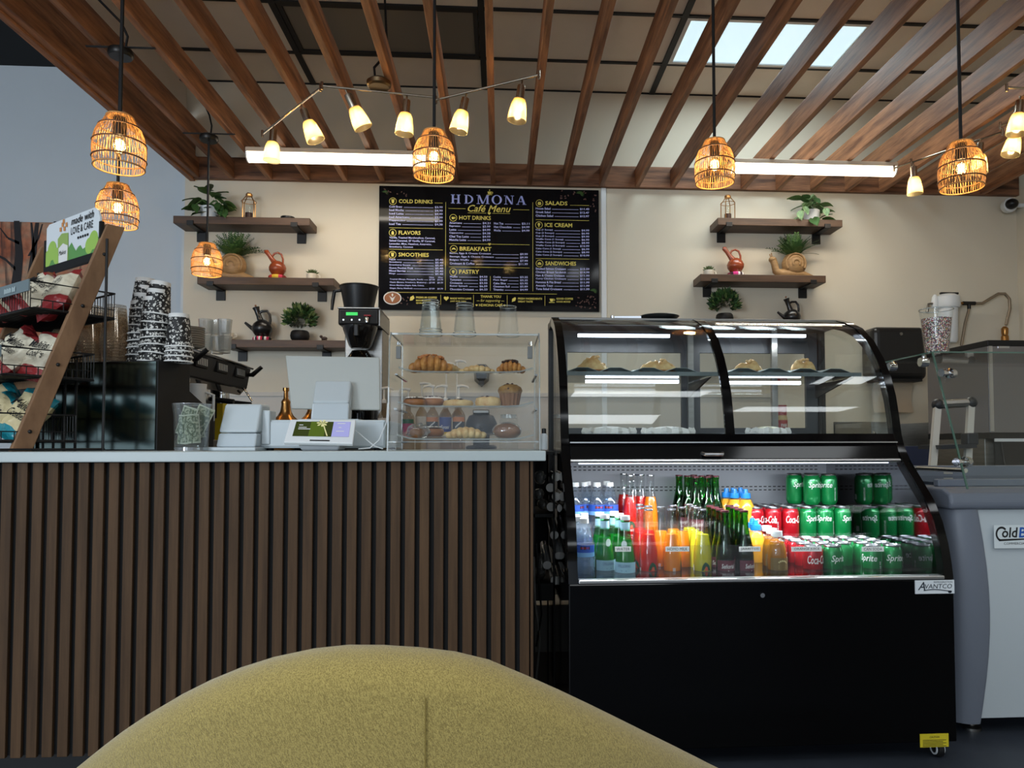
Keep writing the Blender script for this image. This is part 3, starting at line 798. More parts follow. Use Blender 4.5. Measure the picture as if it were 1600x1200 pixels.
def shelf_spot(key, px):
    Yf, z = SH[key]; y = Yf + .10
    return PY(px, 400, y).x, y, z
def trailing_plant(label, key, px, flip, seed):
    x, y, z = shelf_spot(key, px); rn = random.Random(seed)
    t = thing('trailing_plant', label, 'plant', (x, y, z))
    MB().lathe([(0, 0), (.045, 0), (.055, .03), (.06, .085), (.054, .085), (.05, .06), (0, .06)], 20).build('pot', M_white, t, smooth=40, world=False)
    for k in range(34):
        a = rn.uniform(-180, 180); r = rn.uniform(.01, .085); zz = rn.uniform(.04, .21) - r * .5
        yaw = a; pitch = rn.uniform(-25, 45)
        add_leaf(t, LM_big[2] if flip and k % 3 else LM_big[k % 2], (-r*math.sin(R(a)), r*math.cos(R(a)), zz), yaw, pitch - 10, rn.uniform(.95, 1.35), rn.uniform(-30, 30))
    st = MB()
    sg = -1 if flip else 1
    for q, (dx, dz) in enumerate(((.11, -.0), (.085, .03), (-.07, .02), (.12, -.01))):
        st.tube([(0, -.02, .1), (sg*dx*.5, -.05, .12), (sg*dx, -.085, dz + .05)], .003, 5)
        add_leaf(t, LM_big[2] if flip else LM_big[0], (sg*dx, -.08, dz + .06), rn.uniform(150, 210), -50, .85, 10)
    st.build('stems', M_leaf[1], t, world=False)
    t.scale = (1.12,) * 3
trailing_plant('dark green trailing plant on the top left shelf', 'L1', 327, False, 1)
trailing_plant('pale variegated trailing plant on the top right shelf', 'R1', 1268, True, 2)

M_gold = mat('warm_gold_metal', (196, 148, 92), .3, metal=1.0)
def lantern(label, key, px, s=1.0):
    x, y, z = shelf_spot(key, px)
    t = thing('lantern', label, 'lantern', (x, y, z), 'wire lanterns on shelves')
    MB().lathe([(0, 0), (.052, 0), (.052, .012), (.03, .016), (0, .016)], 20).build('base', M_gold, t, smooth=40, world=False)
    MB().lathe([(0, .016), (.026, .016), (.026, .06), (0, .06)], 16).build('lamp_holder', mat('dark_wood', (58, 34, 26), .5), t, smooth=40, world=False)
    MB().lathe([(.022, .06), (.024, .13), (.02, .135)], 16).build('glass_tube', M_glass, t, smooth=40, world=False)
    for k in range(4):
        a = R(45 + 90*k + 10); c_, s_ = math.cos(a), math.sin(a)
        MB().tube([(.055*c_, .055*s_, .004), (.055*c_, .055*s_, .145), (.022*c_, .022*s_, .188)], .0035, 6).build('wire', M_gold, t, smooth=40, world=False)
    MB().tube([(.055*math.cos(2*math.pi*i/24), .055*math.sin(2*math.pi*i/24), .145) for i in range(24)], .0025, 5, closed=True).build('hoop', M_gold, t, smooth=40, world=False)
    MB().lathe([(0, .186), (.024, .186), (.026, .2), (.018, .21), (0, .21)], 16).build('cap', M_gold, t, smooth=40, world=False)
    t.scale = (s,) * 3
lantern('gold wire lantern on the top left shelf', 'L1', 388, 1.0)
lantern('gold wire lantern on the top right shelf', 'R1', 1138, 1.0)
x, y, z = shelf_spot('L1', 449)
t = thing('round_tin', 'small round black tin on the top left shelf', 'tin', (x, y, z))
MB().lathe([(0, 0), (.048, 0), (.05, .004), (.05, .022), (0, .022)], 24).build('tin_body', M_matblack, t, smooth=40, world=False)
MB().lathe([(0, .022), (.052, .022), (.052, .032), (.048, .034), (0, .034)], 24).build('tin_lid', M_black, t, smooth=40, world=False)

M_snail = mat('tan_ceramic', (164, 128, 84), .5, var=.35, vscale=18, stretch=(1, 1, 4))
def snail_planter(label, key, px, flip, seed):
    x, y, z = shelf_spot(key, px); rn = random.Random(seed)
    t = thing('snail_planter', label, 'planter', (x, y, z), 'snail planters')
    sg = -1 if flip else 1     # head towards -x * sg
    b = MB(); b.tube([(sg*.15, 0, .012), (sg*.08, 0, .022), (0, 0, .026), (-sg*.08, 0, .028), (-sg*.115, 0, .05), (-sg*.125, 0, .1), (-sg*.135, 0, .125)], [.01, .03, .04, .036, .026, .024, .024], 12)
    b.sphere((-sg*.138, 0, .128), .028, .026, .022, 12, 8)
    b.build('snail_body', M_snail, t, smooth=60, world=False)
    for q in (-1, 1): MB().tube([(-sg*.145, q*.01, .14), (-sg*.152, q*.016, .172)], .004, 6).build('feeler', M_snail, t, smooth=50, world=False)
    sh = MB(); sh.lathe([(0, -.05), (.05, -.048), (.082, -.02), (.086, 0), (.082, .02), (.05, .048), (0, .05)], 28, (sg*.015, 0, .095), Matrix.Rotation(R(90), 3, 'X'))
    s_ = sh.build('shell', M_snail, t, smooth=50, world=False)
    for r in (.025, .047, .069):
        MB().tube([(sg*.015 + r*math.cos(R(a)), -.036 - (.07 - r)*.25, .095 + r*math.sin(R(a))) for a in range(-30, 211, 15)], .0085, 8).build('spiral_ridge', M_snail, s_, smooth=60, world=False)
    f = MB()
    for k in range(64):
        a = rn.uniform(0, 2*math.pi); ln = rn.uniform(.11, .22); el = rn.uniform(20, 88)
        p = Vector((sg*.015 + .02*math.cos(a), .02*math.sin(a), .16))
        d = Vector((math.cos(a)*math.cos(R(el)), math.sin(a)*math.cos(R(el))*.7, math.sin(R(el))))
        pts = []
        for i in range(6):
            q = i / 5; pts.append(p + d*ln*q - Vector((0, 0, .25*ln*q*q)))
        f.cur = k % 2
        f.tube(pts, .0012, 3, cap=False)
        sd = d.cross(Vector((0, 0, 1))).normalized()
        for i in range(1, 10):
            q = i / 9.5; c_ = p + d*ln*q - Vector((0, 0, .25*ln*q*q)); l2 = .042*(1 - q*.6)
            for g_ in (-1, 1):
                e = c_ + sd*g_*l2 + d*l2*.5
                f.add([c_, (c_ + e)/2 + d*.007, e, (c_ + e)/2 - d*.005], [(0, 1, 2, 3)])
    f.build('fern_foliage', [M_leaf[1], M_leaf[0]], t, world=False, recalc=False)['kind'] = 'stuff'
    t.scale = (1.12,) * 3
snail_planter('tan snail planter with bushy fern on the middle left shelf', 'L2', 361, False, 4)
snail_planter('tan snail planter with spreading fern on the lower right shelf', 'R2', 1237, False, 5)

M_terra = mat('glazed_terracotta', (150, 70, 40), .25, coat=.4, var=.15)
M_blackclay = mat('black_clay', (22, 21, 22), .3, coat=.2)
def cloth_mat(name, stripes):
    m = mat(name, stripes[0], .9)
    nt = m.node_tree; b = nt.nodes['Principled BSDF']; tc = nt.nodes.new('ShaderNodeTexCoord')
    sx = nt.nodes.new('ShaderNodeSeparateXYZ'); nt.links.new(tc.outputs['Object'], sx.inputs[0])
    mm = nt.nodes.new('ShaderNodeMath'); mm.operation = 'MULTIPLY_ADD'; mm.inputs[1].default_value = 7.1; mm.inputs[2].default_value = .5
    nt.links.new(sx.outputs[0], mm.inputs[0])
    cr = nt.nodes.new('ShaderNodeValToRGB'); cr.color_ramp.interpolation = 'CONSTANT'
    e = cr.color_ramp.elements; e[0].color = lin(stripes[0]); e[1].position = 1 / len(stripes); e[1].color = lin(stripes[1])
    for k in range(2, len(stripes)): q = e.new(k / len(stripes)); q.color = lin(stripes[k])
    nt.links.new(mm.outputs[0], cr.inputs[0]); nt.links.new(cr.outputs[0], b.inputs['Base Color'])
    return m
M_cl1 = cloth_mat('red_yellow_cloth', [(150, 40, 40), (200, 60, 60), (220, 180, 60), (220, 190, 70), (200, 60, 90), (120, 30, 30)])
M_cl2 = cloth_mat('striped_cloth', [(30, 28, 30), (190, 50, 90), (225, 220, 215), (30, 28, 30), (200, 60, 100), (225, 220, 215), (190, 40, 70), (30, 28, 30), (220, 215, 210), (190, 50, 90), (30, 28, 30)])
M_cl3 = cloth_mat('pink_white_cloth', [(120, 40, 60), (60, 30, 40), (210, 60, 130), (214, 70, 140), (225, 215, 215), (60, 40, 50), (225, 220, 215), (110, 40, 60)])
def coffee_pot(label, key, px, m, clothm, black, s=1.0, flip=1):
    x, y, z = shelf_spot(key, px)
    zc = 0.0
    if clothm:
        c = thing('cloth_ring', 'folded striped cloth ring under the ' + label, 'cloth', (x, y, z))
        MB().lathe([(.0, 0), (.058, 0), (.066, .008), (.066, .026), (.058, .034), (0, .034)], 24).build('cloth', clothm, c, smooth=50, world=False)
        zc = .034
    t = thing('coffee_pot', label, 'coffee pot', (x, y, z + zc))
    f = flip
    MB().lathe([(0, 0), (.03, 0), (.05, .012), (.071, .045), (.074, .07), (.062, .1), (.036, .122), (.022, .13), (0, .13)], 28).build('pot_body', m, t, smooth=50, world=False)
    if black:
        MB().tube([(-f*.01, 0, .118), (-f*.025, 0, .16), (-f*.04, 0, .2), (-f*.047, 0, .222)], [.024, .019, .02, .027], 14).build('neck', m, t, smooth=50, world=False)
        MB().tube([(-f*.045, 0, .05), (-f*.085, 0, .075), (-f*.125, 0, .108)], [.022, .014, .009], 12).build('spout', m, t, smooth=50, world=False)
        MB().tube([(-f*.03, 0, .175), (f*.0, 0, .195), (f*.035, 0, .196), (f*.055, 0, .17), (f*.06, 0, .13), (f*.055, 0, .09)], .0095, 10).build('handle', m, t, smooth=60, world=False)
        MB().sphere((-f*.05, 0, .236), .008).build('stopper', mat('straw', (170, 120, 90), .7), t, smooth=60, world=False)
    else:
        MB().tube([(-f*.012, 0, .1), (-f*.04, 0, .135), (-f*.072, 0, .18), (-f*.096, 0, .212), (-f*.112, 0, .214)], [.034, .022, .018, .021, .013], 14).build('neck', m, t, smooth=50, world=False)
        MB().tube([(-f*.05, 0, .165), (-f*.03, 0, .195), (f*.0, 0, .205), (f*.03, 0, .19), (f*.045, 0, .15), (f*.045, 0, .105)], .009, 10).build('handle', m, t, smooth=60, world=False)
    t.scale = (s,) * 3
coffee_pot('terracotta clay coffee pot on the middle left shelf', 'L2', 434, M_terra, M_cl1, False, .86)
coffee_pot('black clay coffee pot on the lowest left shelf', 'L3', 411, M_blackclay, M_cl2, True, 1.0)
coffee_pot('terracotta clay coffee pot on the lower right shelf', 'R2', 1149, M_terra, M_cl3, False, .9)
coffee_pot('black clay coffee pot behind the right end of the glass case top', 'R3', 1236, M_blackclay, None, True, .92)

M_succ = mat('succulent_green', (86, 104, 64), .5, var=.3, vscale=30)
def succulent(label, key, px, side):
    x, y, z = shelf_spot(key, px)
    t = thing('succulent_cup', label, 'plant', (x, y, z))
    MB().lathe([(0, 0), (.034, 0), (.04, .008), (.042, .05), (.038, .05), (.036, .03), (0, .03)], 20).build('cup', mat('cream_ceramic', (220, 212, 196), .4), t, smooth=40, world=False)
    MB().tube([(side*.04, 0, .042), (side*.056, 0, .04), (side*.058, 0, .022), (side*.042, 0, .014)], .005, 8).build('handle', MATS['cream_ceramic'], t, smooth=60, world=False)
    b = MB()
    for k in range(26):
        a = k * 2.4; el = R(12 + 3 * k); L = .055 - .001 * k
        d = Vector((math.cos(a)*math.cos(el), math.sin(a)*math.cos(el), math.sin(el)))
        b.tube([(0, 0, .05), Vector((0, 0, .05)) + d*L*.55, Vector((0, 0, .052)) + d*L], [.006, .008, .001], 5)
    b.build('rosette', M_succ, t, smooth=60, world=False)
succulent('small succulent in cream cup at right end of the middle left shelf', 'L2', 488, 1)
succulent('small succulent in cream cup at left end of the lower right shelf', 'R2', 1107, 1)
def bush(label, key, px, seed, s):
    x, y, z = shelf_spot(key, px); rn = random.Random(seed)
    t = thing('potted_bush', label, 'plant', (x, y, z))
    MB().lathe([(0, 0), (.045, 0), (.066, .02), (.072, .045), (.066, .075), (.056, .085), (.05, .08), (0, .07)], 24).build('pot', M_matblack, t, smooth=50, world=False)
    b = MB(); small_leaves(b, (0, 0, .165), .1, .1, 300, .052, .034, rn)
    b.build('foliage', [M_leaf[0], M_leaf[3], M_leaf[2]], t, world=False, recalc=False)['kind'] = 'stuff'
    t.scale = (s,) * 3
bush('bushy green plant in round black pot on the lowest left shelf', 'L3', 470, 8, .98)
bush('bushy green plant in dark pot behind the glass case top', 'R3', 1131, 9, .95)
def teacup(label, key, px):
    x, y, z = shelf_spot(key, px)
    t = thing('saucer', label + ' saucer', 'saucer', (x, y, z))
    MB().lathe([(0, 0), (.035, 0), (.065, .01), (.064, .013), (.034, .004), (0, .004)], 24).build('dish', mat('brown_stoneware', (150, 128, 106), .4), t, smooth=40, world=False)
    t = thing('teacup', label, 'cup', (x, y, z + .012))
    MB().lathe([(0, 0), (.028, 0), (.036, .012), (.046, .05), (.043, .05), (.034, .014), (0, .01)], 24).build('bowl', MATS['cream_ceramic'], t, smooth=40, world=False)
    MB().tube([(.042, 0, .04), (.06, 0, .042), (.064, 0, .025), (.04, 0, .016)], .004, 8).build('handle', MATS['cream_ceramic'], t, smooth=60, world=False)
teacup('cream teacup at left end of the lowest left shelf', 'L3', 358)
x, y, z = shelf_spot('R3', 1182)
t = thing('saucer', 'cream saucer behind the glass case top between plant and black pot', 'saucer', (x, y, z))
MB().lathe([(0, 0), (.035, 0), (.055, .03), (.053, .032), (.033, .004), (0, .004)], 24).build('dish', MATS['cream_ceramic'], t, smooth=40, world=False)
x, y, z = shelf_spot('L3', 508)
t = thing('figurine', 'tiny dark brown animal figurine at right end of the lowest left shelf', 'figurine', (x, y, z))
b = MB()
b.sphere((0, 0, .028), .024, .014, .014, 10, 8)
b.build('figure_body', mat('dark_bronze', (60, 44, 38), .4), t, smooth=60, world=False)
MB().sphere((-.024, 0, .042), .012, .01, .011, 10, 8).build('figure_head', MATS['dark_bronze'], t, smooth=60, world=False)
for q in (-.015, .015):
    for e in (-.007, .007): MB().tube([(q, e, 0), (q, e, .025)], .004, 6).build('leg', MATS['dark_bronze'], t, world=False)

# ================================================================== FOREST POSTER (left wall)
def forest_mat():
    m = bpy.data.materials.new('forest_print'); m.use_nodes = True
    nt = m.node_tree; b = nt.nodes['Principled BSDF']; b.inputs['Roughness'].default_value = .6
    tc = nt.nodes.new('ShaderNodeTexCoord')
    def noise(sc, st, det=6, dist=0.0):
        mp = nt.nodes.new('ShaderNodeMapping'); mp.inputs['Scale'].default_value = st
        nt.links.new(tc.outputs['Object'], mp.inputs[0])
        n = nt.nodes.new('ShaderNodeTexNoise'); n.inputs['Scale'].default_value = sc; n.inputs['Detail'].default_value = det
        n.inputs['Distortion'].default_value = dist
        nt.links.new(mp.outputs[0], n.inputs['Vector']); return n.outputs['Fac']
    def ramp(f, cols):
        cr = nt.nodes.new('ShaderNodeValToRGB'); e = cr.color_ramp.elements
        e[0].position, e[0].color = cols[0][0], lin(cols[0][1]); e[1].position, e[1].color = cols[-1][0], lin(cols[-1][1])
        for p_, c_ in cols[1:-1]: q = e.new(p_); q.color = lin(c_)
        nt.links.new(f, cr.inputs[0]); return cr.outputs[0]
    base = ramp(noise(2.2, (1, 1, 1)), [(.3, (84, 70, 60)), (.45, (186, 104, 66)), (.55, (206, 180, 150)), (.7, (206, 110, 60))])
    fol = ramp(noise(14, (1, 1, 1), 8), [(.4, (92, 50, 34)), (.6, (190, 100, 60))])
    mx = nt.nodes.new('ShaderNodeMix'); mx.data_type = 'RGBA'; mx.inputs[0].default_value = .5
    nt.links.new(base, mx.inputs[6]); nt.links.new(fol, mx.inputs[7])
    tr = ramp(noise(3.0, (2.2, 1, .18), 5, 1.2), [(.36, (0, 0, 0)), (.44, (255, 255, 255))])
    m2 = nt.nodes.new('ShaderNodeMix'); m2.data_type = 'RGBA'; m2.blend_type = 'MIX'
    m2.inputs[6].default_value = lin((34, 30, 32))
    nt.links.new(tr, m2.inputs[0]); nt.links.new(mx.outputs[2], m2.inputs[7])
    nt.links.new(m2.outputs[2], b.inputs['Base Color'])
    return m
yp = YB + .148
a = PY(-60, 345, yp); b_ = PY(140, 346, yp); c_ = PY(0, 640, yp)
t = thing('forest_canvas', 'large autumn forest picture on the pale blue wall behind the snack rack', 'picture', ((a.x + b_.x)/2, yp, c_.z))
MB().box(a.x, b_.x, yp, yp + .03, c_.z, a.z).build('canvas', forest_mat(), t, bevel=.004)
M_trunk = mat('print_dark', (36, 32, 34), .6)
tb = MB()
def PP(u, v): q = PY(u, v, yp - .002); return (q.x, yp - .002, q.z)
for pts, w0, w1 in (([(10, 640), (22, 470), (30, 400), (26, 345)], 20, 9), ([(36, 640), (40, 480), (52, 400), (58, 348)], 15, 6), ([(80, 640), (84, 430), (86, 346)], 6, 4), ([(54, 440), (52, 380), (49, 348)], 5, 3), ([(24, 420), (8, 405), (-10, 396)], 6, 3), ([(30, 380), (12, 372), (0, 356)], 5, 2), ([(60, 420), (70, 395), (78, 380)], 3, 1.5), ([(45, 400), (60, 372), (66, 350)], 4, 2)):
    n = len(pts)
    for i in range(n - 1):
        (u0, v0), (u1, v1) = pts[i], pts[i+1]
        wa = w0 + (w1 - w0) * i / (n - 1); wb = w0 + (w1 - w0) * (i + 1) / (n - 1)
        ho = abs(u1 - u0) > abs(v1 - v0)
        q = [(u0, v0 - wa/2), (u0, v0 + wa/2), (u1, v1 + wb/2), (u1, v1 - wb/2)] if ho else [(u0 - wa/2, v0), (u0 + wa/2, v0), (u1 + wb/2, v1), (u1 - wb/2, v1)]
        tb.add([PP(*e) for e in q], [(0, 1, 2, 3)])
tb.build('printed_trunks', M_trunk, t, recalc=False)
# ================================================================== FRONT COUNTER
YF = 2.235; ZT = .943
xr_slat = PY(830, 900, YF).x
M_slat = mat('walnut_slat', (84, 62, 42), .65, spec=.25, vscale=3.0, stretch=(14, 14, .7), rgb2=(62, 45, 30), bump=.05, bscale=14, rnd=.08)
M_felt = mat('black_felt', (10, 10, 11), .9)
XL = -2.25
ct = thing('counter_base', 'service counter front clad in vertical brown wooden slats on black backing', 'counter', ((XL + xr_slat)/2, YF + .3, 0))
MB().box(XL, xr_slat + .004, YF + .012, YF + .66, .07, ZT - .032).build('carcass', M_felt, ct)
MB().box(XL, xr_slat - .02, YF + .06, YF + .6, 0, .07).build('kick_board', M_matblack, ct)
pitch = .0429; x = xr_slat; sl = None
while x > XL + .05:
    if sl is None:
        sl = MB().box(-.0285, 0, 0, .012, .066, ZT - .032).build('slat', M_slat, None, bevel=.0015)
        o = sl
    else: o = sl.copy(); COL.objects.link(o)
    o.parent = ct; o.location = Vector((x - .006, YF, 0)) - ct.location
    x -= pitch
MB().box(xr_slat - .002, xr_slat + .006, YF + .0, YF + .66, .066, ZT - .032).build('end_panel', M_slat, ct)
xt = PY(853, 712, YF - .02).x
tp = MB().box(XL, xt, YF - .02, YF + .72, ZT - .031, ZT).build('countertop', mat('pale_grey_laminate', (172, 182, 182), .35, var=.03), None, bevel=.003)
tag(tp, 'pale grey-white laminate worktop along the slatted service counter', 'countertop')

# side counter carrying the espresso machine, and the long back counter (both mostly hidden)
M_cab = mat('grey_cabinet', (120, 116, 110), .5)
def cabinet(label, x0, x1, y0, y1, zt, n, axis, front):
    t = thing('cabinet_run', label, 'cabinet', ((x0 + x1)/2, (y0 + y1)/2, 0))
    MB().box(x0, x1, y0, y1, .08, zt - .03).build('body', M_cab, t)
    MB().box(x0 + .04, x1 - .04, y0 + .04, y1 - .04, 0, .08).build('plinth', M_matblack, t)
    for k in range(n):
        if axis == 'x':
            a = x0 + (x1 - x0) * k / n + .006; b = x0 + (x1 - x0) * (k + 1) / n - .006
            d = MB().box(a, b, front - .02, front, .1, zt - .05).build('door', M_cab, t, bevel=.002)
            MB().box((a + b)/2 - .06, (a + b)/2 + .06, front - .045, front - .02, zt - .1, zt - .085).build('handle', M_steel, d)
        else:
            a = y0 + (y1 - y0) * k / n + .006; b = y0 + (y1 - y0) * (k + 1) / n - .006
            d = MB().box(front, front + .02, a, b, .1, zt - .05).build('door', M_cab, t, bevel=.002)
            MB().box(front + .02, front + .045, (a + b)/2 - .06, (a + b)/2 + .06, zt - .1, zt - .085).build('handle', M_steel, d)
    w_ = MB().box(x0 - .0, x1 + .0, y0 - .0, y1, zt - .03, zt).build('worktop', mat('dark_worktop', (70, 68, 66), .4), None, bevel=.003)
    return tag(w_, 'dark worktop on the ' + label, 'worktop')
cabinet('grey side cabinet under the espresso machine', -2.25, -1.12, 2.98, 4.1, .93, 2, 'y', -1.12)
cabinet('grey back counter cabinets along the wall', -2.25, 2.0, 4.25, 5.68, .93, 7, 'x', 4.25)

# ================================================================== SNACK RACK
RO = Vector((-1.468, 2.32, ZT)); U = Vector((-.788, .615, 0)); V = Vector((.615, .788, 0)); ZV = Vector((0, 0, 1))
def RK(u, v, z): return RO + U * u + V * v + ZV * z
M_rackwood = mat('rack_wood', (146, 112, 82), .55, vscale=4, stretch=(3, 3, 1), rgb2=(112, 82, 58))
M_wire = mat('black_wire', (20, 20, 21), .5)
rk = thing('snack_rack', 'wooden and black wire snack rack holding chip bags on the counter', 'rack', RO)
RWID = .48; VT_, ZTP = .26, .755
def rail(u):
    b = MB(); p0 = RK(u, -.01, 0); p1 = RK(u, VT_ - .01, ZTP)
    vs = []
    for p in (p0, p1):
        for a, c in ((0, 0), (.018, 0), (.018, 1), (0, 1)): vs.append(p + U * a + V * (.058 * c))
    b.add(vs, [(0,3,2,1),(4,5,6,7),(0,1,5,4),(1,2,6,5),(2,3,7,6),(3,0,4,7)])
    r_ = b.build('side_rail', M_rackwood, rk, bevel=.003)
    for q in (.08, .36, .62, .86):
        c = p0.lerp(p1, q) + V * .029
        MB().sphere(c - U * .001, .006, .006, .006, 8, 6).build('screw', M_blackmetal, r_, smooth=60)
rail(-.018); rail(RWID)
for q in (.30, .62, .92):
    p = RK(0, VT_ * q + .03, ZTP * q); MB().beam(p, p + U * RWID, .016, .045).build('cross_bar', M_rackwood, rk, bevel=.002)
for u in (.06, .14, .22, .3, .38, .44): MB().beam(RK(u, .20, .0), RK(u, .20, .3), .004, .012, U).build('back_strap', M_wire, rk)
p = RK(-.03, .245, 0); MB().tube([p, p + ZV * .70], .0045, 8).build('rear_post', M_wire, rk, smooth=40)
MB().tube([RK(-.03, -.06, .006), RK(-.03, .25, .006)], .004, 6).build('foot_wire', M_wire, rk, smooth=40)
BASK = [(.525, .035, .28, .085, True), (.315, -.035, .22, .085, True), (.115, -.10, .17, .085, False)]
for bi, (zr, v0, v1, dp, strip) in enumerate(BASK):
    b = MB(); u0, u1 = -.012, RWID + .012; zb = zr - dp
    for z_ in (zr, zb): b.tube([RK(u0, v0, z_), RK(u1, v0, z_), RK(u1, v1, z_), RK(u0, v1, z_)], .0036, 6, closed=True)
    n = 26
    for k in range(n + 1):
        u = u0 + (u1 - u0) * k / n
        b.tube([RK(u, v0, zr - .025), RK(u, v0, zb), RK(u, v1, zb), RK(u, v1, zr)], .0017, 4)
    for k in range(9):
        v = v0 + (v1 - v0) * k / 8
        for u in (u0, u1): b.tube([RK(u, v, zr if k > 6 else zb + .03), RK(u, v, zb)], .0017, 4)
    for u in (u0, u1): b.tube([RK(u, v0, zb + .03), RK(u, v1, zb + .03)], .0017, 4)
    o = b.build('wire_basket', M_wire, rk, smooth=50, recalc=False)
    f = MB(); f.sheet([[RK(u0, v0 + .01, zb + .003), RK(u1, v0 + .01, zb + .003)], [RK(u0, v1, zb + .003), RK(u1, v1, zb + .003)]], .003).build('basket_floor', M_wire, o)
    if strip:
        pl = MB(); q0 = RK(u0, v0 - .006, zr - .032); q1 = RK(u1, v0 - .006, zr - .032)
        pl.add([q0, q1, q1 + ZV*.036, q0 + ZV*.036, q0 + V*.004, q1 + V*.004, q1 + V*.004 + ZV*.036, q0 + V*.004 + ZV*.036], [(0,3,2,1),(4,5,6,7),(0,1,5,4),(1,2,6,5),(2,3,7,6),(3,0,4,7)])
        pl.build('label_strip', mat('grey_strip', (112, 126, 130), .5), o)
        if bi == 0:
            M4 = Matrix((( -U.x, -V.x, 0, RK(.165, v0 - .008, 0).x), (-U.y, -V.y, 0, RK(.165, v0 - .008, 0).y), (0, 0, 1, RO.z + zr - .024), (0, 0, 0, 1)))
            sl2 = MB()
            for k in range(9):
                xx = k * .0092 + (.003 if k > 5 else 0)
                sl2.add([M4 @ Vector(q) for q in ((xx, 0, 0), (xx + .007, 0, 0), (xx + .007, 0, .016 - .004 * (k % 2)), (xx, 0, .015))], [(0, 1, 2, 3)])
            sl2.build('strip_print', mat('strip_pale', (176, 192, 194), .5), o, recalc=False)
# header sign
sg = thing('header_sign', 'white and green printed sign reading made with love and care atop the snack rack', 'sign', RK(.2, .26, .70))
q0 = RK(.0, .235, .66); SW, SHH = .40, .155
poly = [(0, .0), (SW, .0), (SW, SHH - .012), (SW - .02, SHH), (.04, SHH), (.015, SHH - .012), (0, SHH - .04)]
def SG(a, z, off=0): return q0 + U * a + ZV * z - V * off
n = len(poly)
MB().add([SG(a, z) for a, z in poly] + [SG(a, z, -.006) for a, z in poly], [tuple(range(n)), tuple(range(2*n-1, n-1, -1))] + [(i, (i+1) % n, n + (i+1) % n, n + i) for i in range(n)]).build('board', mat('sign_white', (222, 228, 232), .4), sg)
def SP(pts, nm, m, off): MB().add([SG(a, z, off) for a, z in pts], [tuple(range(len(pts)))]).build(nm, m, sg, recalc=False)
M_sg1 = mat('sign_green', (96, 152, 84), .5); M_sg2 = mat('sign_lime', (158, 196, 92), .5)
hill = [(0, 0)] + [(SW * k / 24, .042 + .012 * math.sin(k * 1.7) + .01 * math.sin(k * .6)) for k in range(25)] + [(SW, 0)]
SP(hill, 'hill_print', M_sg1, .0008)
for ca, cz, r_ in ((.04, .045, .032), (.07, .03, .028), (.35, .055, .035), (.31, .03, .03), (.385, .03, .03)):
    SP([(max(0, min(SW, ca + r_*math.cos(2*math.pi*k/20))), max(0, cz + r_*math.sin(2*math.pi*k/20))) for k in range(20)], 'vegetable_print', M_sg2, .0012 + .0003 * ca)
SP([(.22, .0), (.30, .0), (.305, .09), (.275, .105), (.225, .1)], 'bag_print', mat('sign_bag', (150, 178, 96), .5), .0018)
SP([(.228, .002), (.294, .002), (.296, .055), (.262, .068), (.226, .055)], 'bag_label_print', M_wpaper, .0022)
for k, (a, z) in enumerate(((.285, .12), (.27, .135), (.255, .118), (.262, .145), (.24, .13))): SP([(a - .008, z - .008), (a + .007, z - .006), (a + .008, z + .008), (a - .006, z + .009)], 'chip_print', mat('chip_orange', (206, 142, 84), .6), .002)
def SM(a, z, off): c = SG(a, z, off); return Matrix(((-U.x, -V.x, 0, c.x), (-U.y, -V.y, 0, c.y), (0, 0, 1, c.z), (0, 0, 0, 1)))
s1 = MB(); s1.text('made with', SM(.205, .122, .002), .026, .165, shear=.3, bold=.01); s1.text('LOVE & CARE', SM(.205, .088, .002), .026, .16, bold=.005); 
for k in range(5):
    q4 = SG(.155 - .017 * k, .066, .002); s1.add([q4, q4 - U * .011, q4 - U * .011 + ZV * .008, q4 + ZV * .008], [(0, 1, 2, 3)])
s1.text('Makies', SM(.292, .028, .003), .016, .056, shear=.3)
s1.build('sign_lettering', M_ink, sg, recalc=False)
MB().beam(SG(-.004, -.012, -.003), SG(SW + .004, -.012, -.003), .014, .026).build('sign_holder', M_blackmetal, sg)
for a in (-.006, SW + .006): MB().beam(SG(a, -.05, -.003), SG(a, .10, -.003), .012, .012, V).build('sign_bracket', M_blackmetal, sg)

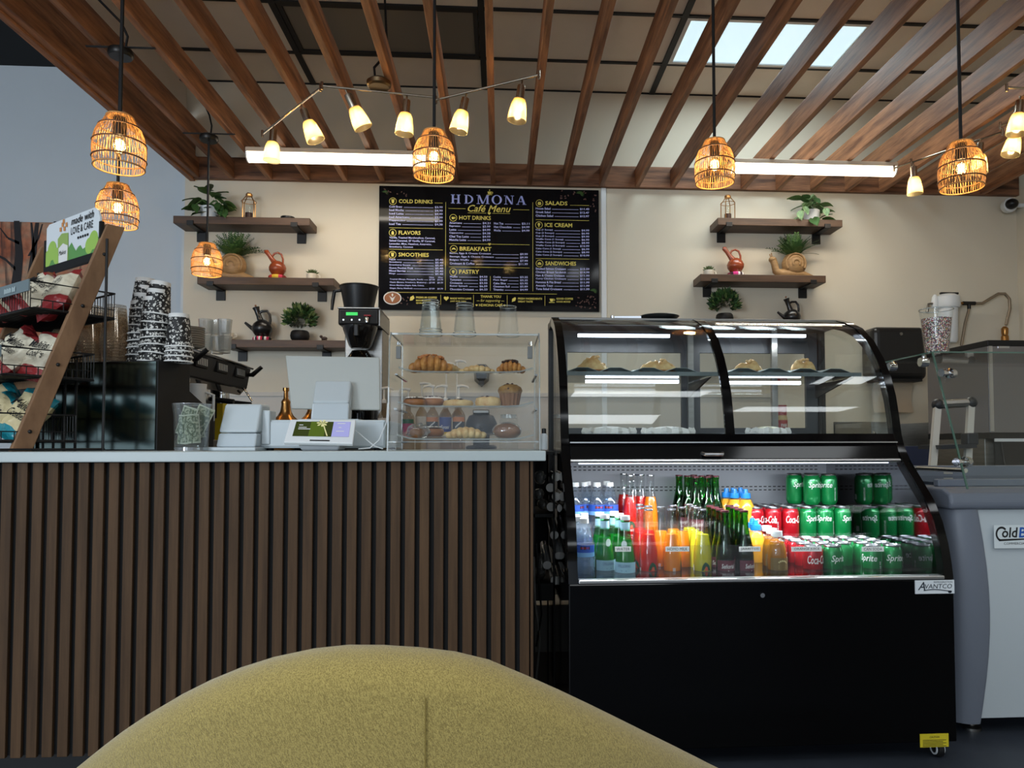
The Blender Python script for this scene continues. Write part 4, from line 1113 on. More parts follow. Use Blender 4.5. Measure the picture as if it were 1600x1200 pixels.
# chip bags
def bag_mat(name, endc, mid):
    m = mat(name, mid, .3)
    nt = m.node_tree; b = nt.nodes['Principled BSDF']; tc = nt.nodes.new('ShaderNodeTexCoord'); sx = nt.nodes.new('ShaderNodeSeparateXYZ')
    nt.links.new(tc.outputs['Object'], sx.inputs[0])
    nz = nt.nodes.new('ShaderNodeTexNoise'); nz.inputs['Scale'].default_value = 9; nt.links.new(tc.outputs['Object'], nz.inputs['Vector'])
    ad = nt.nodes.new('ShaderNodeMath'); ad.operation = 'MULTIPLY_ADD'; ad.inputs[1].default_value = .06; nt.links.new(nz.outputs['Fac'], ad.inputs[0]); nt.links.new(sx.outputs[2], ad.inputs[2])
    mr = nt.nodes.new('ShaderNodeMapRange'); mr.inputs[1].default_value = -.07; mr.inputs[2].default_value = .13
    nt.links.new(ad.outputs[0], mr.inputs[0])
    cr = nt.nodes.new('ShaderNodeValToRGB'); cr.color_ramp.interpolation = 'CONSTANT'; e = cr.color_ramp.elements
    e[0].color = lin(endc); e[1].position = .22; e[1].color = lin(mid); q = e.new(.84); q.color = lin(endc)
    nt.links.new(mr.outputs[0], cr.inputs[0]); nt.links.new(cr.outputs[0], b.inputs['Base Color'])
    n2 = nt.nodes.new('ShaderNodeTexNoise'); n2.inputs['Scale'].default_value = 26; nt.links.new(tc.outputs['Object'], n2.inputs['Vector'])
    bp = nt.nodes.new('ShaderNodeBump'); bp.inputs['Strength'].default_value = .5; bp.inputs['Distance'].default_value = .02
    nt.links.new(n2.outputs['Fac'], bp.inputs['Height']); nt.links.new(bp.outputs[0], b.inputs['Normal'])
    return m
M_bagr = bag_mat('red_cream_bag', (142, 44, 46), (214, 206, 184)); M_bagt = bag_mat('teal_cream_bag', (30, 128, 142), (206, 192, 150))
def bag_mesh(m, seed):
    rn = random.Random(seed); nu, nv = 12, 14; W, H, Tk = .155, .20, .036
    def pt(i, j, s_):
        a = i / nu * 2 - 1; c = j / nv * 2 - 1
        e = max(0, 1 - abs(c) ** 6) ** .5 * max(0, 1 - abs(a) ** 4) ** .6
        wv = .006 * math.sin(6 * a + seed) * math.cos(5 * c + seed * 2) + .004 * math.sin(11 * c + 3 * a + seed)
        return (a * W/2 * (1 - .10 * (1 - abs(c) ** 3)), s_ * (Tk * e + wv * e) , c * H/2)
    b = MB()
    b.sheet([[pt(i, j, -1) for i in range(nu + 1)] for j in range(nv + 1)])
    b.sheet([[pt(i, j, 1) for i in range(nu + 1)][::-1] for j in range(nv + 1)])
    return b
bag_meshes = {}
def chip_bag(teal, label, u, v, z, yaw, lean, roll, seed, grp):
    k = (teal, seed % 3)
    if k not in bag_meshes: bag_meshes[k] = bag_mesh(None, seed % 3 + 1).mesh('chip_bag', [M_bagt if teal else M_bagr], 70, recalc=False)
    o = bpy.data.objects.new('chip_bag', bag_meshes[k]); COL.objects.link(o)
    o.location = RK(u, v, z)
    base = Matrix(((-U.x, V.x, 0), (-U.y, V.y, 0), (0, 0, 1)))
    o.rotation_euler = (base @ Euler((R(lean), R(roll), R(yaw))).to_matrix()).to_euler()
    tag(o, label, 'chip bag', grp)
    key = ('let', teal)
    if key not in bag_meshes:
        l = MB()
        fr_ = lambda x, z: (x, -.0375 - .0015, z)
        l.text('Makies', T(-.05, -.041, .012), .032, .1, shear=.35, bold=.01); l.text('Cookies', T(-.035, -.041, -.022), .028, .085, shear=.35, bold=.01)
        bag_meshes[key] = l.mesh('lettering', [M_ink], None, False)
    o.scale = (.9,) * 3
    q = bpy.data.objects.new('lettering', bag_meshes[key]); COL.objects.link(q); q.parent = o
rn = random.Random(5)
for i, (u, v, dz, yaw, lean, roll) in enumerate(((.095, .16, .012, 14, -34, -24), (.185, .13, .02, 4, -50, 26), (.29, .16, .035, -8, -42, 38), (.39, .14, .012, 6, -52, 14))):
    chip_bag(False, 'red and cream chip bag in the top wire basket, %s from the right rail' % ORD[i], u, v, .525 - .085 + .06 + dz, yaw, lean, roll, i, 'chip bags in the rack')
for i, (u, v, dz, yaw, lean, roll) in enumerate(((.095, .12, .0, 12, -26, 10), (.18, .07, .005, 6, -46, 18), (.28, .10, .03, -6, -36, 34), (.385, .07, .01, 2, -50, 12))):
    chip_bag(False, 'red and cream chip bag in the middle wire basket, %s from the right rail' % ORD[i], u, v, .315 - .085 + .075 + dz, yaw, lean, roll, i + 1, 'chip bags in the rack')
for i, (u, v, dz, yaw, lean, roll) in enumerate(((.095, .07, .0, 14, -28, 22), (.18, .01, .0, 6, -46, 30), (.28, .05, .03, -4, -38, 36), (.385, .02, .01, 5, -48, 12))):
    chip_bag(True, 'teal and cream chip bag in the bottom wire basket, %s from the right rail' % ORD[i], u, v, .115 - .085 + .08 + dz, yaw, lean, roll, i, 'chip bags in the rack')

# ================================================================== BLACK DISPLAY BOX
BK = 1.07; BC = Vector((-1.098 * BK, 2.44 * BK, ZT)); ba = R(14)
BU = Vector((-math.cos(ba), math.sin(ba), 0)); BV = Vector((math.sin(ba), math.cos(ba), 0))
ZBX = PY(250, 563, 2.44 * BK).z
def BX(u, v, z): return Vector((BC.x, BC.y, 0)) + BU * u * BK + BV * v * BK + ZV * z
bx = thing('display_box', 'glossy black countertop box with sloping back under the paper cups', 'display box', BC)
pr = [(0, ZT), (0, ZBX), (.155, ZBX), (.155, ZBX - .095), (.29, ZBX - .17), (.29, ZT)]
n = len(pr)
MB().add([BX(0, v, z) for v, z in pr] + [BX(.5, v, z) for v, z in pr], [tuple(range(n)), tuple(range(2*n-1, n-1, -1))] + [(i, (i+1) % n, n + (i+1) % n, n + i) for i in range(n)]).build('body', M_matblack, bx)
g = MB(); g.add([BX(a, b_, z) for b_ in (-.006, 0) for a, z in ((.004, ZT + .004), (.495, ZT + .004), (.495, ZBX - .004), (.004, ZBX - .004))], [(0,1,2,3),(7,6,5,4),(0,4,5,1),(1,5,6,2),(2,6,7,3),(3,7,4,0)]).build('glossy_front', mat('dark_mirror', (136, 150, 146), .14, metal=1.0), bx)

# cup pattern
def cup_pattern():
    m = mat('printed_cup_paper', (18, 18, 20), .5)
    nt = m.node_tree; b = nt.nodes['Principled BSDF']; tc = nt.nodes.new('ShaderNodeTexCoord')
    def thr(node_out, lo, hi):
        r_ = nt.nodes.new('ShaderNodeMapRange'); r_.inputs[1].default_value = lo; r_.inputs[2].default_value = hi; nt.links.new(node_out, r_.inputs[0]); return r_.outputs[0]
    v = nt.nodes.new('ShaderNodeTexVoronoi'); v.inputs['Scale'].default_value = 95; nt.links.new(tc.outputs['Object'], v.inputs['Vector'])
    v2 = nt.nodes.new('ShaderNodeTexVoronoi'); v2.inputs['Scale'].default_value = 85; v2.feature = 'SMOOTH_F1'; nt.links.new(tc.outputs['Object'], v2.inputs['Vector'])
    nz = nt.nodes.new('ShaderNodeTexNoise'); nz.inputs['Scale'].default_value = 190; nz.inputs['Detail'].default_value = 2; nt.links.new(tc.outputs['Object'], nz.inputs['Vector'])
    a = thr(v.outputs['Distance'], .46, .41); c = thr(nz.outputs['Fac'], .46, .50)
    mn = nt.nodes.new('ShaderNodeMath'); mn.operation = 'MULTIPLY'; nt.links.new(a, mn.inputs[0]); nt.links.new(c, mn.inputs[1])
    mx = nt.nodes.new('ShaderNodeMix'); mx.data_type = 'RGBA'; mx.inputs[6].default_value = lin((18, 18, 20)); mx.inputs[7].default_value = lin((215, 214, 208))
    nt.links.new(mn.outputs[0], mx.inputs[0]); nt.links.new(mx.outputs[2], b.inputs['Base Color'])
    return m
M_cup = cup_pattern()
def make_pcup():
    # upside down: rim at z=0, base up
    o = MB().lathe([(.0415, .004), (.0315, .106), (.0305, .106), (.0405, .004)], 28).build('paper_cup', M_cup, None, smooth=50)
    MB().lathe([(.0305, .100), (.0322, .100), (.0312, .113), (.0290, .113), (.0286, .104), (0, .104)], 28).build('cup_base', M_wpaper, o, smooth=40)
    MB().tube([(.0425*math.cos(2*math.pi*i/28), .0425*math.sin(2*math.pi*i/28), .003) for i in range(28)], .0026, 6, closed=True).build('rim', M_wpaper, o, smooth=60)
    return o
PC = Proto(make_pcup)
def cup_stack(base, n, dz, lean, where, grp, proto, cat, what):
    for k in range(n):
        c = proto.get()
        off = Vector((lean[0], lean[1], 1)).normalized() * (dz * k * BK)
        c.location = base + off
        c.scale = (BK,) * 3
        c.rotation_euler = (-math.atan(lean[1]), math.atan(lean[0]), k * 1.1)
        tag(c, '%s, %s up in the %s' % (what, ORD[k], where), cat, grp)
b = BX(.145, .07, ZBX); cup_stack(b + Vector((-.004, .045, 0)), 8, .0262, (.06, 0), 'tall leftmost patterned stack', 'printed paper cups', PC, 'paper cup', 'black printed upside-down paper cup')
b = BX(.068, .055, ZBX); cup_stack(b, 7, .0262, (.085, 0), 'tall middle patterned stack', 'printed paper cups', PC, 'paper cup', 'black printed upside-down paper cup')
b = BX(-.018, .07, ZBX) ; cup_stack(BX(.045 - .062, .075, ZBX), 4, .0262 * .62, (.02, 0), 'short rightmost patterned stack', 'printed paper cups', PC, 'paper cup', 'black printed upside-down paper cup')
M_clearcup = pane('clear_cup_plastic', (248, 244, 238), haze=.07, hazecol=(232, 222, 204))
def make_ccup():
    o = MB().lathe([(.046, .0), (.033, .118), (0, .118)], 26).build('plastic_cup', M_clearcup, None, smooth=50, recalc=False)
    MB().tube([(.0465*math.cos(2*math.pi*i/26), .0465*math.sin(2*math.pi*i/26), .002) for i in range(26)], .0022, 5, closed=True).build('rim', M_clearcup, o, smooth=60)
    return o
CC = Proto(make_ccup)
for q, (u, v, n) in enumerate(((.235, .085, 9), (.325, .08, 9), (.42, .08, 8))):
    cup_stack(BX(u, v, ZBX), n, .0105, (.0, 0), '%s clear stack left of the paper cups' % ORD[q], 'clear plastic cups', CC, 'plastic cup', 'clear upside-down plastic cup')

# ================================================================== TIP JAR
p = PY(299, 704, 2.40); JX, JY = p.x, 2.40
M_crys = pane('glass_edge', (236, 240, 240), refl=2.5, haze=.22)
t = thing('tip_jar', 'flared clear glass tip jar full of banknotes on the counter', 'jar', (JX, JY, ZT))
MB().lathe([(0, .003), (.046, .003), (.049, .01), (.051, .06), (.053, .11), (.058, .148), (.055, .148), (.050, .11), (.047, .06), (.045, .014), (0, .014)], 28).build('glass_wall', pane('jar_glass', (244, 247, 247), refl=1.5, haze=.04), t, smooth=40, world=False)
MB().tube([(.0565*math.cos(2*math.pi*i/28), .0565*math.sin(2*math.pi*i/28), .148) for i in range(28)], .0018, 6, closed=True).build('rim', M_crys, t, smooth=60, world=False)
MB().lathe([(0, 0), (.05, 0), (.05, .012), (0, .012)], 28).build('glass_base', M_crys, t, smooth=40, world=False)
def bill_mat():
    m = mat('banknote_paper', (150, 158, 134), .8)
    nt = m.node_tree; b = nt.nodes['Principled BSDF']; tc = nt.nodes.new('ShaderNodeTexCoord')
    n1 = nt.nodes.new('ShaderNodeTexNoise'); n1.inputs['Scale'].default_value = 130; nt.links.new(tc.outputs['Object'], n1.inputs['Vector'])
    cr = nt.nodes.new('ShaderNodeValToRGB'); cr.color_ramp.elements[0].position = .42; cr.color_ramp.elements[0].color = lin((84, 98, 76)); cr.color_ramp.elements[1].position = .58; cr.color_ramp.elements[1].color = lin((168, 174, 150))
    nt.links.new(n1.outputs['Fac'], cr.inputs[0]); nt.links.new(cr.outputs[0], b.inputs['Base Color']); return m
M_bill = bill_mat(); M_billg = mat('banknote_green', (74, 92, 68), .8); M_bille = mat('banknote_edge', (188, 192, 172), .8)
def banknote(label, loc, yaw, lean, roll, curl):
    b = MB(); W, H = .052, .092
    def S(a, z, off=0):
        th = a / curl; r_ = curl
        return (r_ * math.sin(th), r_ * (1 - math.cos(th)) - off * 1.0, z)
    g = [[S(-W/2 + W*i/8, -H/2 + H*j/8) for i in range(9)] for j in range(9)]
    o = b.sheet(g, .0006).build('banknote', M_bille, None, smooth=60)
    g2 = [[S((-W/2 + W*i/8) * .88, (-H/2 + H*j/8) * .9, .0005) for i in range(9)] for j in range(9)]
    MB().sheet(g2).build('engraving', M_bill, o, smooth=60)
    MB().add([S(.014*math.cos(2*math.pi*k/16), .019*math.sin(2*math.pi*k/16), .0014) for k in range(16)], [tuple(range(16))]).build('portrait_oval', M_billg, o, recalc=False)
    MB().text('1', Matrix.Identity(4), .016, None, 'C', wrap=lambda x, z: S(x, z - .046, .0015)).build('numeral', M_billg, o, recalc=False)
    o.location = loc; o.rotation_euler = (R(lean), R(roll), R(yaw))
    tag(o, label, 'banknote', 'banknotes in the tip jar')
banknote('banknote standing at left in the tip jar', (JX - .014, JY - .012, ZT + .095), -10, -4, 16, .06)
banknote('banknote curled at lower right in the tip jar', (JX + .010, JY - .028, ZT + .070), 8, -3, -5, .03)
banknote('banknote poking out at right of the tip jar', (JX + .024, JY + .008, ZT + .098), 15, 0, 24, .08)
banknote('banknote folded at lower left in the tip jar', (JX - .026, JY - .018, ZT + .068), -25, 0, 3, .03)
banknote('banknote upright behind the others in the tip jar', (JX + .0, JY + .02, ZT + .085), 0, 5, -10, .06)

# ================================================================== POINT OF SALE
M_pos = mat('pale_pos_plastic', (184, 193, 197), .4)
Yd = 2.5
a = PY(404, 656, Yd); b_ = PY(602, 700, Yd)
ZD = a.z
dr = thing('cash_drawer', 'white cash drawer box behind the customer tablet on the counter', 'cash drawer', ((a.x + b_.x)/2, Yd + .2, ZT))
MB().box(a.x, b_.x, Yd, Yd + .4, ZT + .008, ZD).build('case', M_pos, dr, bevel=.004)
MB().box(a.x + .004, b_.x - .004, Yd - .004, Yd + .001, ZT + .014, ZD - .006).build('drawer_front', M_pos, dr, bevel=.002)
for q in (a.x + .03, b_.x - .03):
    for e in (Yd + .03, Yd + .37): MB().lathe([(0, 0), (.012, 0), (.012, .008), (0, .008)], 12, (q, e, ZT)).build('foot', M_matblack, dr)
# receipt printer
Yp = 2.44
a = PY(337, 630, Yp); b_ = PY(405, 698, Yp)
pt = thing('receipt_printer', 'white wedge-shaped receipt printer left of the cash drawer', 'printer', ((a.x + b_.x)/2, Yp, ZT))
xl, xr_ = PY(337, 690, Yp).x, PY(399, 690, Yp).x
zs = ZT + .012 + .045; zt_ = a.z
lo = [(0.0, ZT + .012), (-.0, ZT + .012)]
def wedge(z0, z1, y0, y1, ya, yb, xa, xb, xc, xd):
    return MB().add([(xa, y0, z0), (xb, y0, z0), (xb, y1, z0), (xa, y1, z0), (xc, ya, z1), (xd, ya, z1), (xd, yb, z1), (xc, yb, z1)], [(0,3,2,1),(4,5,6,7),(0,1,5,4),(1,2,6,5),(2,3,7,6),(3,0,4,7)])
xt0, xt1 = PY(350, 632, Yp + .03).x, PY(408, 632, Yp + .03).x
f_ = .35
wedge(ZT + .012, zs, Yp, Yp + .14, Yp + .01, Yp + .14, xl, xr_, xl + (xt0 - xl)*f_, xr_ + (xt1 - xr_)*f_).build('lower_case', mat('pos_gloss', (186, 196, 202), .18), pt, bevel=.006)
wedge(zs + .0015, zt_, Yp + .009, Yp + .14, Yp + .04, Yp + .13, xl + (xt0 - xl)*f_, xr_ + (xt1 - xr_)*f_, xt0, xt1).build('upper_case', M_pos, pt, bevel=.008, seg=3)
MB().box(xl - .03, xr_ + .01, Yp - .03, Yp + .15, ZT, ZT + .012).build('base_plate', M_pos, pt, bevel=.003)
MB().box(xr_ + .002, xr_ + .03, Yp + .05, Yp + .12, ZT + .02, zt_ - .02).build('side_cheek', M_pos, pt, bevel=.004)
# customer tablet
Yt = 2.34
tb = thing('customer_tablet', 'white customer payment tablet with lit screen facing the viewer', 'tablet', (PY(500, 690, Yt).x, Yt + .05, ZT))
A, B_, C, D = PY(443, 691, Yt), PY(551, 693, Yt), PY(556, 656, Yt + .07), PY(454, 655, Yt + .07)
def quad_slab(mb, P, th):
    nrm = (P[1] - P[0]).cross(P[3] - P[0]).normalized()
    if nrm.y > 0: nrm = -nrm
    return mb.add([p for p in P] + [p - nrm*th for p in P], [(0,1,2,3),(7,6,5,4),(0,4,5,1),(1,5,6,2),(2,6,7,3),(3,7,4,0)]), nrm
m_, nrm = quad_slab(MB(), [A, B_, C, D], .013); m_.build('tablet_case', M_white, tb, bevel=.003)
def TQ(u0, u1, v0, v1, off):
    def pt_(u, v): return (A.lerp(B_, u)).lerp(D.lerp(C, u), v) + nrm * off
    return [pt_(u0, v0), pt_(u1, v0), pt_(u1, v1), pt_(u0, v1)]
def TQS(nm, u0, u1, v0, v1, off, m): MB().add(TQ(u0, u1, v0, v1, off), [(0, 1, 2, 3)]).build(nm, m, tb, recalc=False)
TQS('screen', .10, .93, .26, .9, .0006, mat('screen_green', (40, 48, 22), .1, emit=(62, 72, 24), estr=.5))
TQS('screen_photo', .33, .56, .26, .9, .0011, mat('screen_flower', (72, 88, 30), .1, emit=(84, 104, 24), estr=.45))
TQS('screen_panel', .67, .93, .26, .9, .0011, mat('screen_lilac', (150, 150, 196), .1, emit=(150, 150, 200), estr=.55))
fl = MB(); o0 = TQ(0, 1, 0, 1, .0016)
def tp_(u, v): return (A.lerp(B_, u)).lerp(D.lerp(C, u), v) + nrm * .0017
for k in range(7):
    aa = R(20 + 51*k); fl.add([tp_(.5, .82), tp_(.5 + .07*math.cos(aa - .25), .82 + .12*math.sin(aa - .25)), tp_(.5 + .09*math.cos(aa), .82 + .16*math.sin(aa)), tp_(.5 + .07*math.cos(aa + .25), .82 + .12*math.sin(aa + .25))], [(0, 1, 2, 3)])
fl.add([tp_(.51, .78), tp_(.525, .78), tp_(.62, .28), tp_(.60, .28)], [(0, 1, 2, 3)])
fl.build('screen_blossom', mat('screen_bloom', (210, 204, 150), .2, emit=(210, 204, 150), estr=.4), tb, recalc=False)
ln = MB()
for v, u0, u1 in ((.72, .16, .22), (.62, .16, .28), (.55, .16, .34), (.8, .73, .85), (.63, .76, .8), (.47, .73, .85)):
    q = TQ(u0, u1, v, v + .03, .002); ln.add(q, [(0, 1, 2, 3)])
ln.build('screen_text', M_wpaper, tb, recalc=False)
TQS('card_slot', .37, .66, .07, .12, .0008, M_black)
a, b_ = PY(463, 692, Yt + .02), PY(534, 692, Yt + .02)
wedge(ZT, a.z + .006, Yt + .03, Yt + .13, Yt + .02, Yt + .1, a.x + .012, b_.x - .012, a.x, b_.x).build('base', mat('tablet_grey', (168, 172, 176), .4), tb, bevel=.008, seg=3)
# monitor and stand
Ym = 2.70
mo = thing('pos_monitor', 'white back of the staff touchscreen monitor on its stand', 'monitor', (PY(520, 656, Ym).x, Ym, ZD))
P4_ = [PY(455, 638, Ym + .02), PY(594, 640, Ym + .02), PY(593, 558, Ym + .10), PY(446, 555, Ym + .10)]
m_, _n = quad_slab(MB(), P4_, .012); m_.build('screen_housing', mat('monitor_shell', (176, 180, 176), .45), mo, bevel=.004)
def stand_part(nm, pts, th, m, bv): q, _ = quad_slab(MB(), pts, th); q.build(nm, m, mo, bevel=bv, seg=3)
stand_part('stand_upper', [PY(488, 629, Ym - .03), PY(545, 629, Ym - .03), PY(549, 594, Ym + .03), PY(493, 594, Ym + .03)], .05, M_pos, .008)
stand_part('stand_lower', [PY(485, 655, Ym - .06), PY(544, 655, Ym - .06), PY(545.5, 629, Ym - .032), PY(487.5, 629, Ym - .032)], .06, MATS['pos_gloss'], .006)
a, b_ = PY(470, 655, Ym - .06), PY(563, 655, Ym - .06)
MB().box(a.x, b_.x, Ym - .09, Ym + .1, ZD, ZD + .007).build('foot_plate', M_pos, mo, bevel=.002)
cb = MB().tube([PY(555, 672, 2.42), PY(570, 685, 2.42), PY(585, 697, 2.42), PY(598, 701, 2.44)], .0022, 6).tube([PY(606, 630, 2.56), PY(604, 660, 2.46), PY(592, 688, 2.42), PY(578, 700, 2.42), PY(560, 701.5, 2.42)], .0022, 6).build('power_cable', M_white, None, smooth=60)
tag(cb, 'thin white cable looping over the cash drawer', 'cable')
# brass vases behind the drawer
M_brass = mat('aged_brass', (170, 124, 72), .28, metal=1.0)
for px, lab in ((447, 'tall brass bottle with long neck left of the monitor stand'), (489, 'brass bottle half hidden behind the monitor stand')):
    Yv = 2.93
    p = PY(px, 606, Yv); hh = p.z - ZT
    t = thing('brass_bottle', lab, 'bottle', (p.x, Yv, ZT), 'brass bottles behind the cash drawer')
    k = hh / .26
    MB().lathe([(r_, z*k) for r_, z in ((0, 0), (.045, 0), (.06, .02), (.066, .07), (.061, .1), (.048, .124), (.03, .142), (.021, .16), (.017, .185), (.015, .205), (0, .205))], 24).build('body', M_brass, t, smooth=50, world=False)
    MB().lathe([(r_, z*k) for r_, z in ((.016, .19), (.018, .2), (.015, .207), (.009, .215), (.008, .245), (.012, .247), (.012, .26), (0, .26))], 16).build('stopper', M_brass, t, smooth=40, world=False)

# ================================================================== ESPRESSO MACHINE
EX0, EX1, EY0, EY1 = -1.78, -1.27, 3.02, 3.76
es = thing('espresso_machine', 'black and chrome espresso machine seen from its side behind the black box', 'espresso machine', ((EX0 + EX1)/2, (EY0 + EY1)/2, .93))
ze = 1.37
MB().box(EX0, EX1 - .14, EY0, EY1, .98, ze).build('body', M_black, es, bevel=.01)
MB().box(EX0, EX1 + .02, EY0, EY1, .945, .985).build('drip_tray', M_steel, es, bevel=.004)
for x in (EX0 + .05, EX1 - .05):
    for y in (EY0 + .05, EY1 - .05): MB().lathe([(0, 0), (.018, 0), (.018, .016), (0, .016)], 12, (x, y, .93)).build('foot', M_steel, es)
pr = [(EX1 - .16, ze - .13), (EX1 + .01, ze - .13), (EX1 + .03, ze - .02), (EX1 - .02, ze), (EX1 - .16, ze)]
MB().prism(pr, EY0, EY1, 'y').build('head_panel', M_black, es, bevel=.006)
MB().prism([(EX1 - .15, ze - .16), (EX1 - .02, ze - .16), (EX1 + .005, ze - .13), (EX1 - .15, ze - .13)], EY0 + .01, EY1 - .01, 'y').build('chrome_skirt', M_chrome, es, bevel=.004)
MB().tube([(EX1 + .035, EY0, ze - .025), (EX1 + .035, EY1, ze - .025)], .007, 8).build('chrome_trim', M_chrome, es, smooth=40)
for k in range(3):
    yy = EY0 + .13 + .23 * k
    q = MB().box(EX1 + .005, EX1 + .03, yy - .06, yy + .06, ze - .085, ze - .035).build('button_pad', M_matblack, es, bevel=.003)
    for j in range(6): MB().box(EX1 + .03, EX1 + .034, yy - .052 + .018*j, yy - .042 + .018*j, ze - .075, ze - .045).build('button', M_alu, q)
    MB().lathe([(0, 0), (.036, 0), (.038, .01), (.036, .05), (0, .05)], 20, (EX1 - .06, yy, ze - .21)).build('group_head', M_chrome, es, smooth=40)
    if k: MB().tube([(EX1 - .03, yy, ze - .2), (EX1 + .08, yy, ze - .215)], [.009, .013], 8).build('filter_handle', M_black, es, smooth=50)
for yy in (EY0 + .03, EY1 - .03):
    MB().tube([(EX1 + .02, yy, ze - .06), (EX1 + .045, yy, ze - .06), (EX1 + .09, yy, ze - .02)], [.008, .012, .010], 8).build('steam_lever', M_black, es, smooth=50)
w0 = Vector((EX1 + .0, EY1 - .06, ze - .15))
q_ = [PY(u, v, 3.7) for u, v in ((352, 602), (357, 610), (363, 612), (371, 606), (377, 604), (382, 609))]
MB().tube([w0] + q_, .0055, 8).build('steam_wand_arm', M_blackmetal, es, smooth=60)
MB().tube([PY(381, 607, 3.7), PY(394, 627, 3.7)], .0048, 8).build('steam_wand', M_chrome, es, smooth=50)
t = thing('steaming_jug', 'white milk jug under the espresso machine head', 'jug', (EX1 - .05, EY0 + .1, .985))
jz = [PY(307, 600, EY0 + .1), PY(307, 640, EY0 + .1)]
t.location = (jz[0].x, EY0 + .1, .985)
hj = jz[0].z - .985
MB().lathe([(0, 0), (.04, 0), (.042, hj*.3), (.036, hj*.7), (.04, hj), (.036, hj), (.03, hj*.7), (0, hj*.68)], 20).build('jug_body', M_white, t, smooth=40, world=False)
MB().tube([(.038, 0, hj*.85), (.07, 0, hj*.8), (.07, 0, hj*.35), (.04, 0, hj*.25)], .006, 8).build('jug_handle', M_white, t, smooth=60, world=False)
t = thing('yellow_carton', 'yellow and black carton behind the espresso machine', 'carton', (PY(342, 660, 3.95).x, 3.95, .93))
zy = PY(342, 612, 3.95).z - .93
MB().box(-.03, .03, -.03, .03, 0, zy).build('box', mat('carton_yellow', (204, 186, 40), .5), t, bevel=.002, world=False)
MB().box(-.0305, .0, -.031, .0, zy*.55, zy*.9).build('printed_patch', M_ink, t, world=False)
# plates on the machine
M_plate = mat('white_glazed_plate', (214, 208, 198), .3); M_platerim = mat('brown_rim', (96, 78, 64), .4)
pb_ = PY(299, 546, 3.2)
def make_plate():
    o = MB().lathe([(0, 0), (.03, 0), (.046, .006), (.052, .0115), (.0505, .0125), (.03, .004), (0, .004)], 28).build('plate', M_plate, None, smooth=40)
    MB().tube([(.052*math.cos(2*math.pi*i/28), .052*math.sin(2*math.pi*i/28), .012) for i in range(28)], .0014, 5, closed=True).build('rim', M_platerim, o, smooth=60)
    return o
PLT = Proto(make_plate)
for k in range(9):
    o = PLT.get(); o.location = (pb_.x, 3.2, ze + .001 + .0095 * k)
    tag(o, 'small white plate in the stack on the espresso machine, %s from the bottom' % ORD[k], 'plate', 'plates on the espresso machine')
M_crystal = pane('cut_crystal', (245, 246, 244), refl=3.0, rough=.12, haze=.28)
def make_tumbler():
    o = MB().lathe([(.0, .0), (.024, 0), (.026, .012), (.031, .075), (.029, .075), (.024, .014), (0, .01)], 10).build('crystal_glass', M_crystal, None, smooth=20)
    return o
TB = Proto(make_tumbler)
k = 0
for rowi in range(2):
    for j in range(3):
        q = PY(321 + 15 * j, 556 - 20 * rowi, 3.35)
        o = TB.get(); o.location = (q.x, 3.35 + .03 * (j % 2), ze + .001 + .0755 * rowi); o.rotation_euler = (0, 0, .3 * k)
        tag(o, 'cut crystal glass on the espresso machine, %s row, %s from the plates' % (('lower', 'upper')[rowi], ORD[j]), 'glass', 'crystal glasses on the espresso machine'); k += 1
# ================================================================== ACRYLIC PASTRY CASE
YA = 2.335
xa0, xa1 = PY(604, 700, YA).x, PY(845, 700, YA).x
zat = PY(720, 521, YA + .06).z
M_acre = pane('acrylic_edge', (236, 242, 242), refl=2.0, haze=.30, hazecol=(225, 232, 234))
ac = thing('pastry_case', 'clear acrylic countertop pastry case with three tilted trays', 'pastry case', ((xa0 + xa1)/2, YA + .17, ZT))
pr = [(YA, ZT), (YA + .34, ZT), (YA + .34, zat), (YA + .06, zat), (YA + .03, zat - .03)]
for x in (xa0, xa1 - .006): MB().prism(pr, x, x + .006, 'x').build('side_wall', M_acryl, ac)
for x in (xa0, xa1 - .006):
    ed = MB()
    for (p0, p1) in zip(pr, pr[1:] + pr[:1]): ed.beam((x + .003, p0[0], p0[1]), (x + .003, p1[0], p1[1]), .0062, .004, (1, 0, 0))
    ed.build('wall_edge', M_acre, ac)
MB().box(xa0 + .006, xa1 - .006, YA + .06, YA + .34, zat - .006, zat).build('top_panel', M_acryl, ac)
MB().box(xa0 + .006, xa1 - .006, YA + .056, YA + .06, zat - .006, zat).build('top_edge', M_acre, ac)
MB().box(xa0 + .006, xa1 - .006, YA, YA + .34, ZT, ZT + .006).build('base_panel', M_acryl, ac)
MB().box(xa0 + .006, xa1 - .006, YA - .002, YA + .002, ZT + .001, ZT + .028).build('front_lip', M_acryl, ac)
MB().box(xa0 + .006, xa1 - .006, YA - .003, YA + .003, ZT + .026, ZT + .029).build('lip_edge', M_acre, ac)
MB().box(xa0 + .006, xa1 - .006, YA + .336, YA + .34, ZT + .006, zat - .006).build('rear_door', M_acryl, ac)
fa = Vector((0, YA + .004, ZT + .03)); fb = Vector((0, YA + .032, zat - .034))
MB().sheet([[(xa0 + .01, fa.y, fa.z), (xa1 - .01, fa.y, fa.z)], [(xa0 + .01, fb.y, fb.z), (xa1 - .01, fb.y, fb.z)]], .004).build('front_door', M_acryl, ac)
for px in (623, 828):
    q = PY(px, 551, YA + .03); MB().box(q.x - .008, q.x + .008, q.y - .006, q.y + .002, q.z - .02, q.z + .02).build('hinge', mat('hinge_grey', (104, 106, 104), .5), ac, bevel=.002)
    MB().tube([q + Vector((0, -.004, .024)), q + Vector((0, -.004, .034))], .005, 8).build('hinge_pin', M_chrome, ac)
TR = []
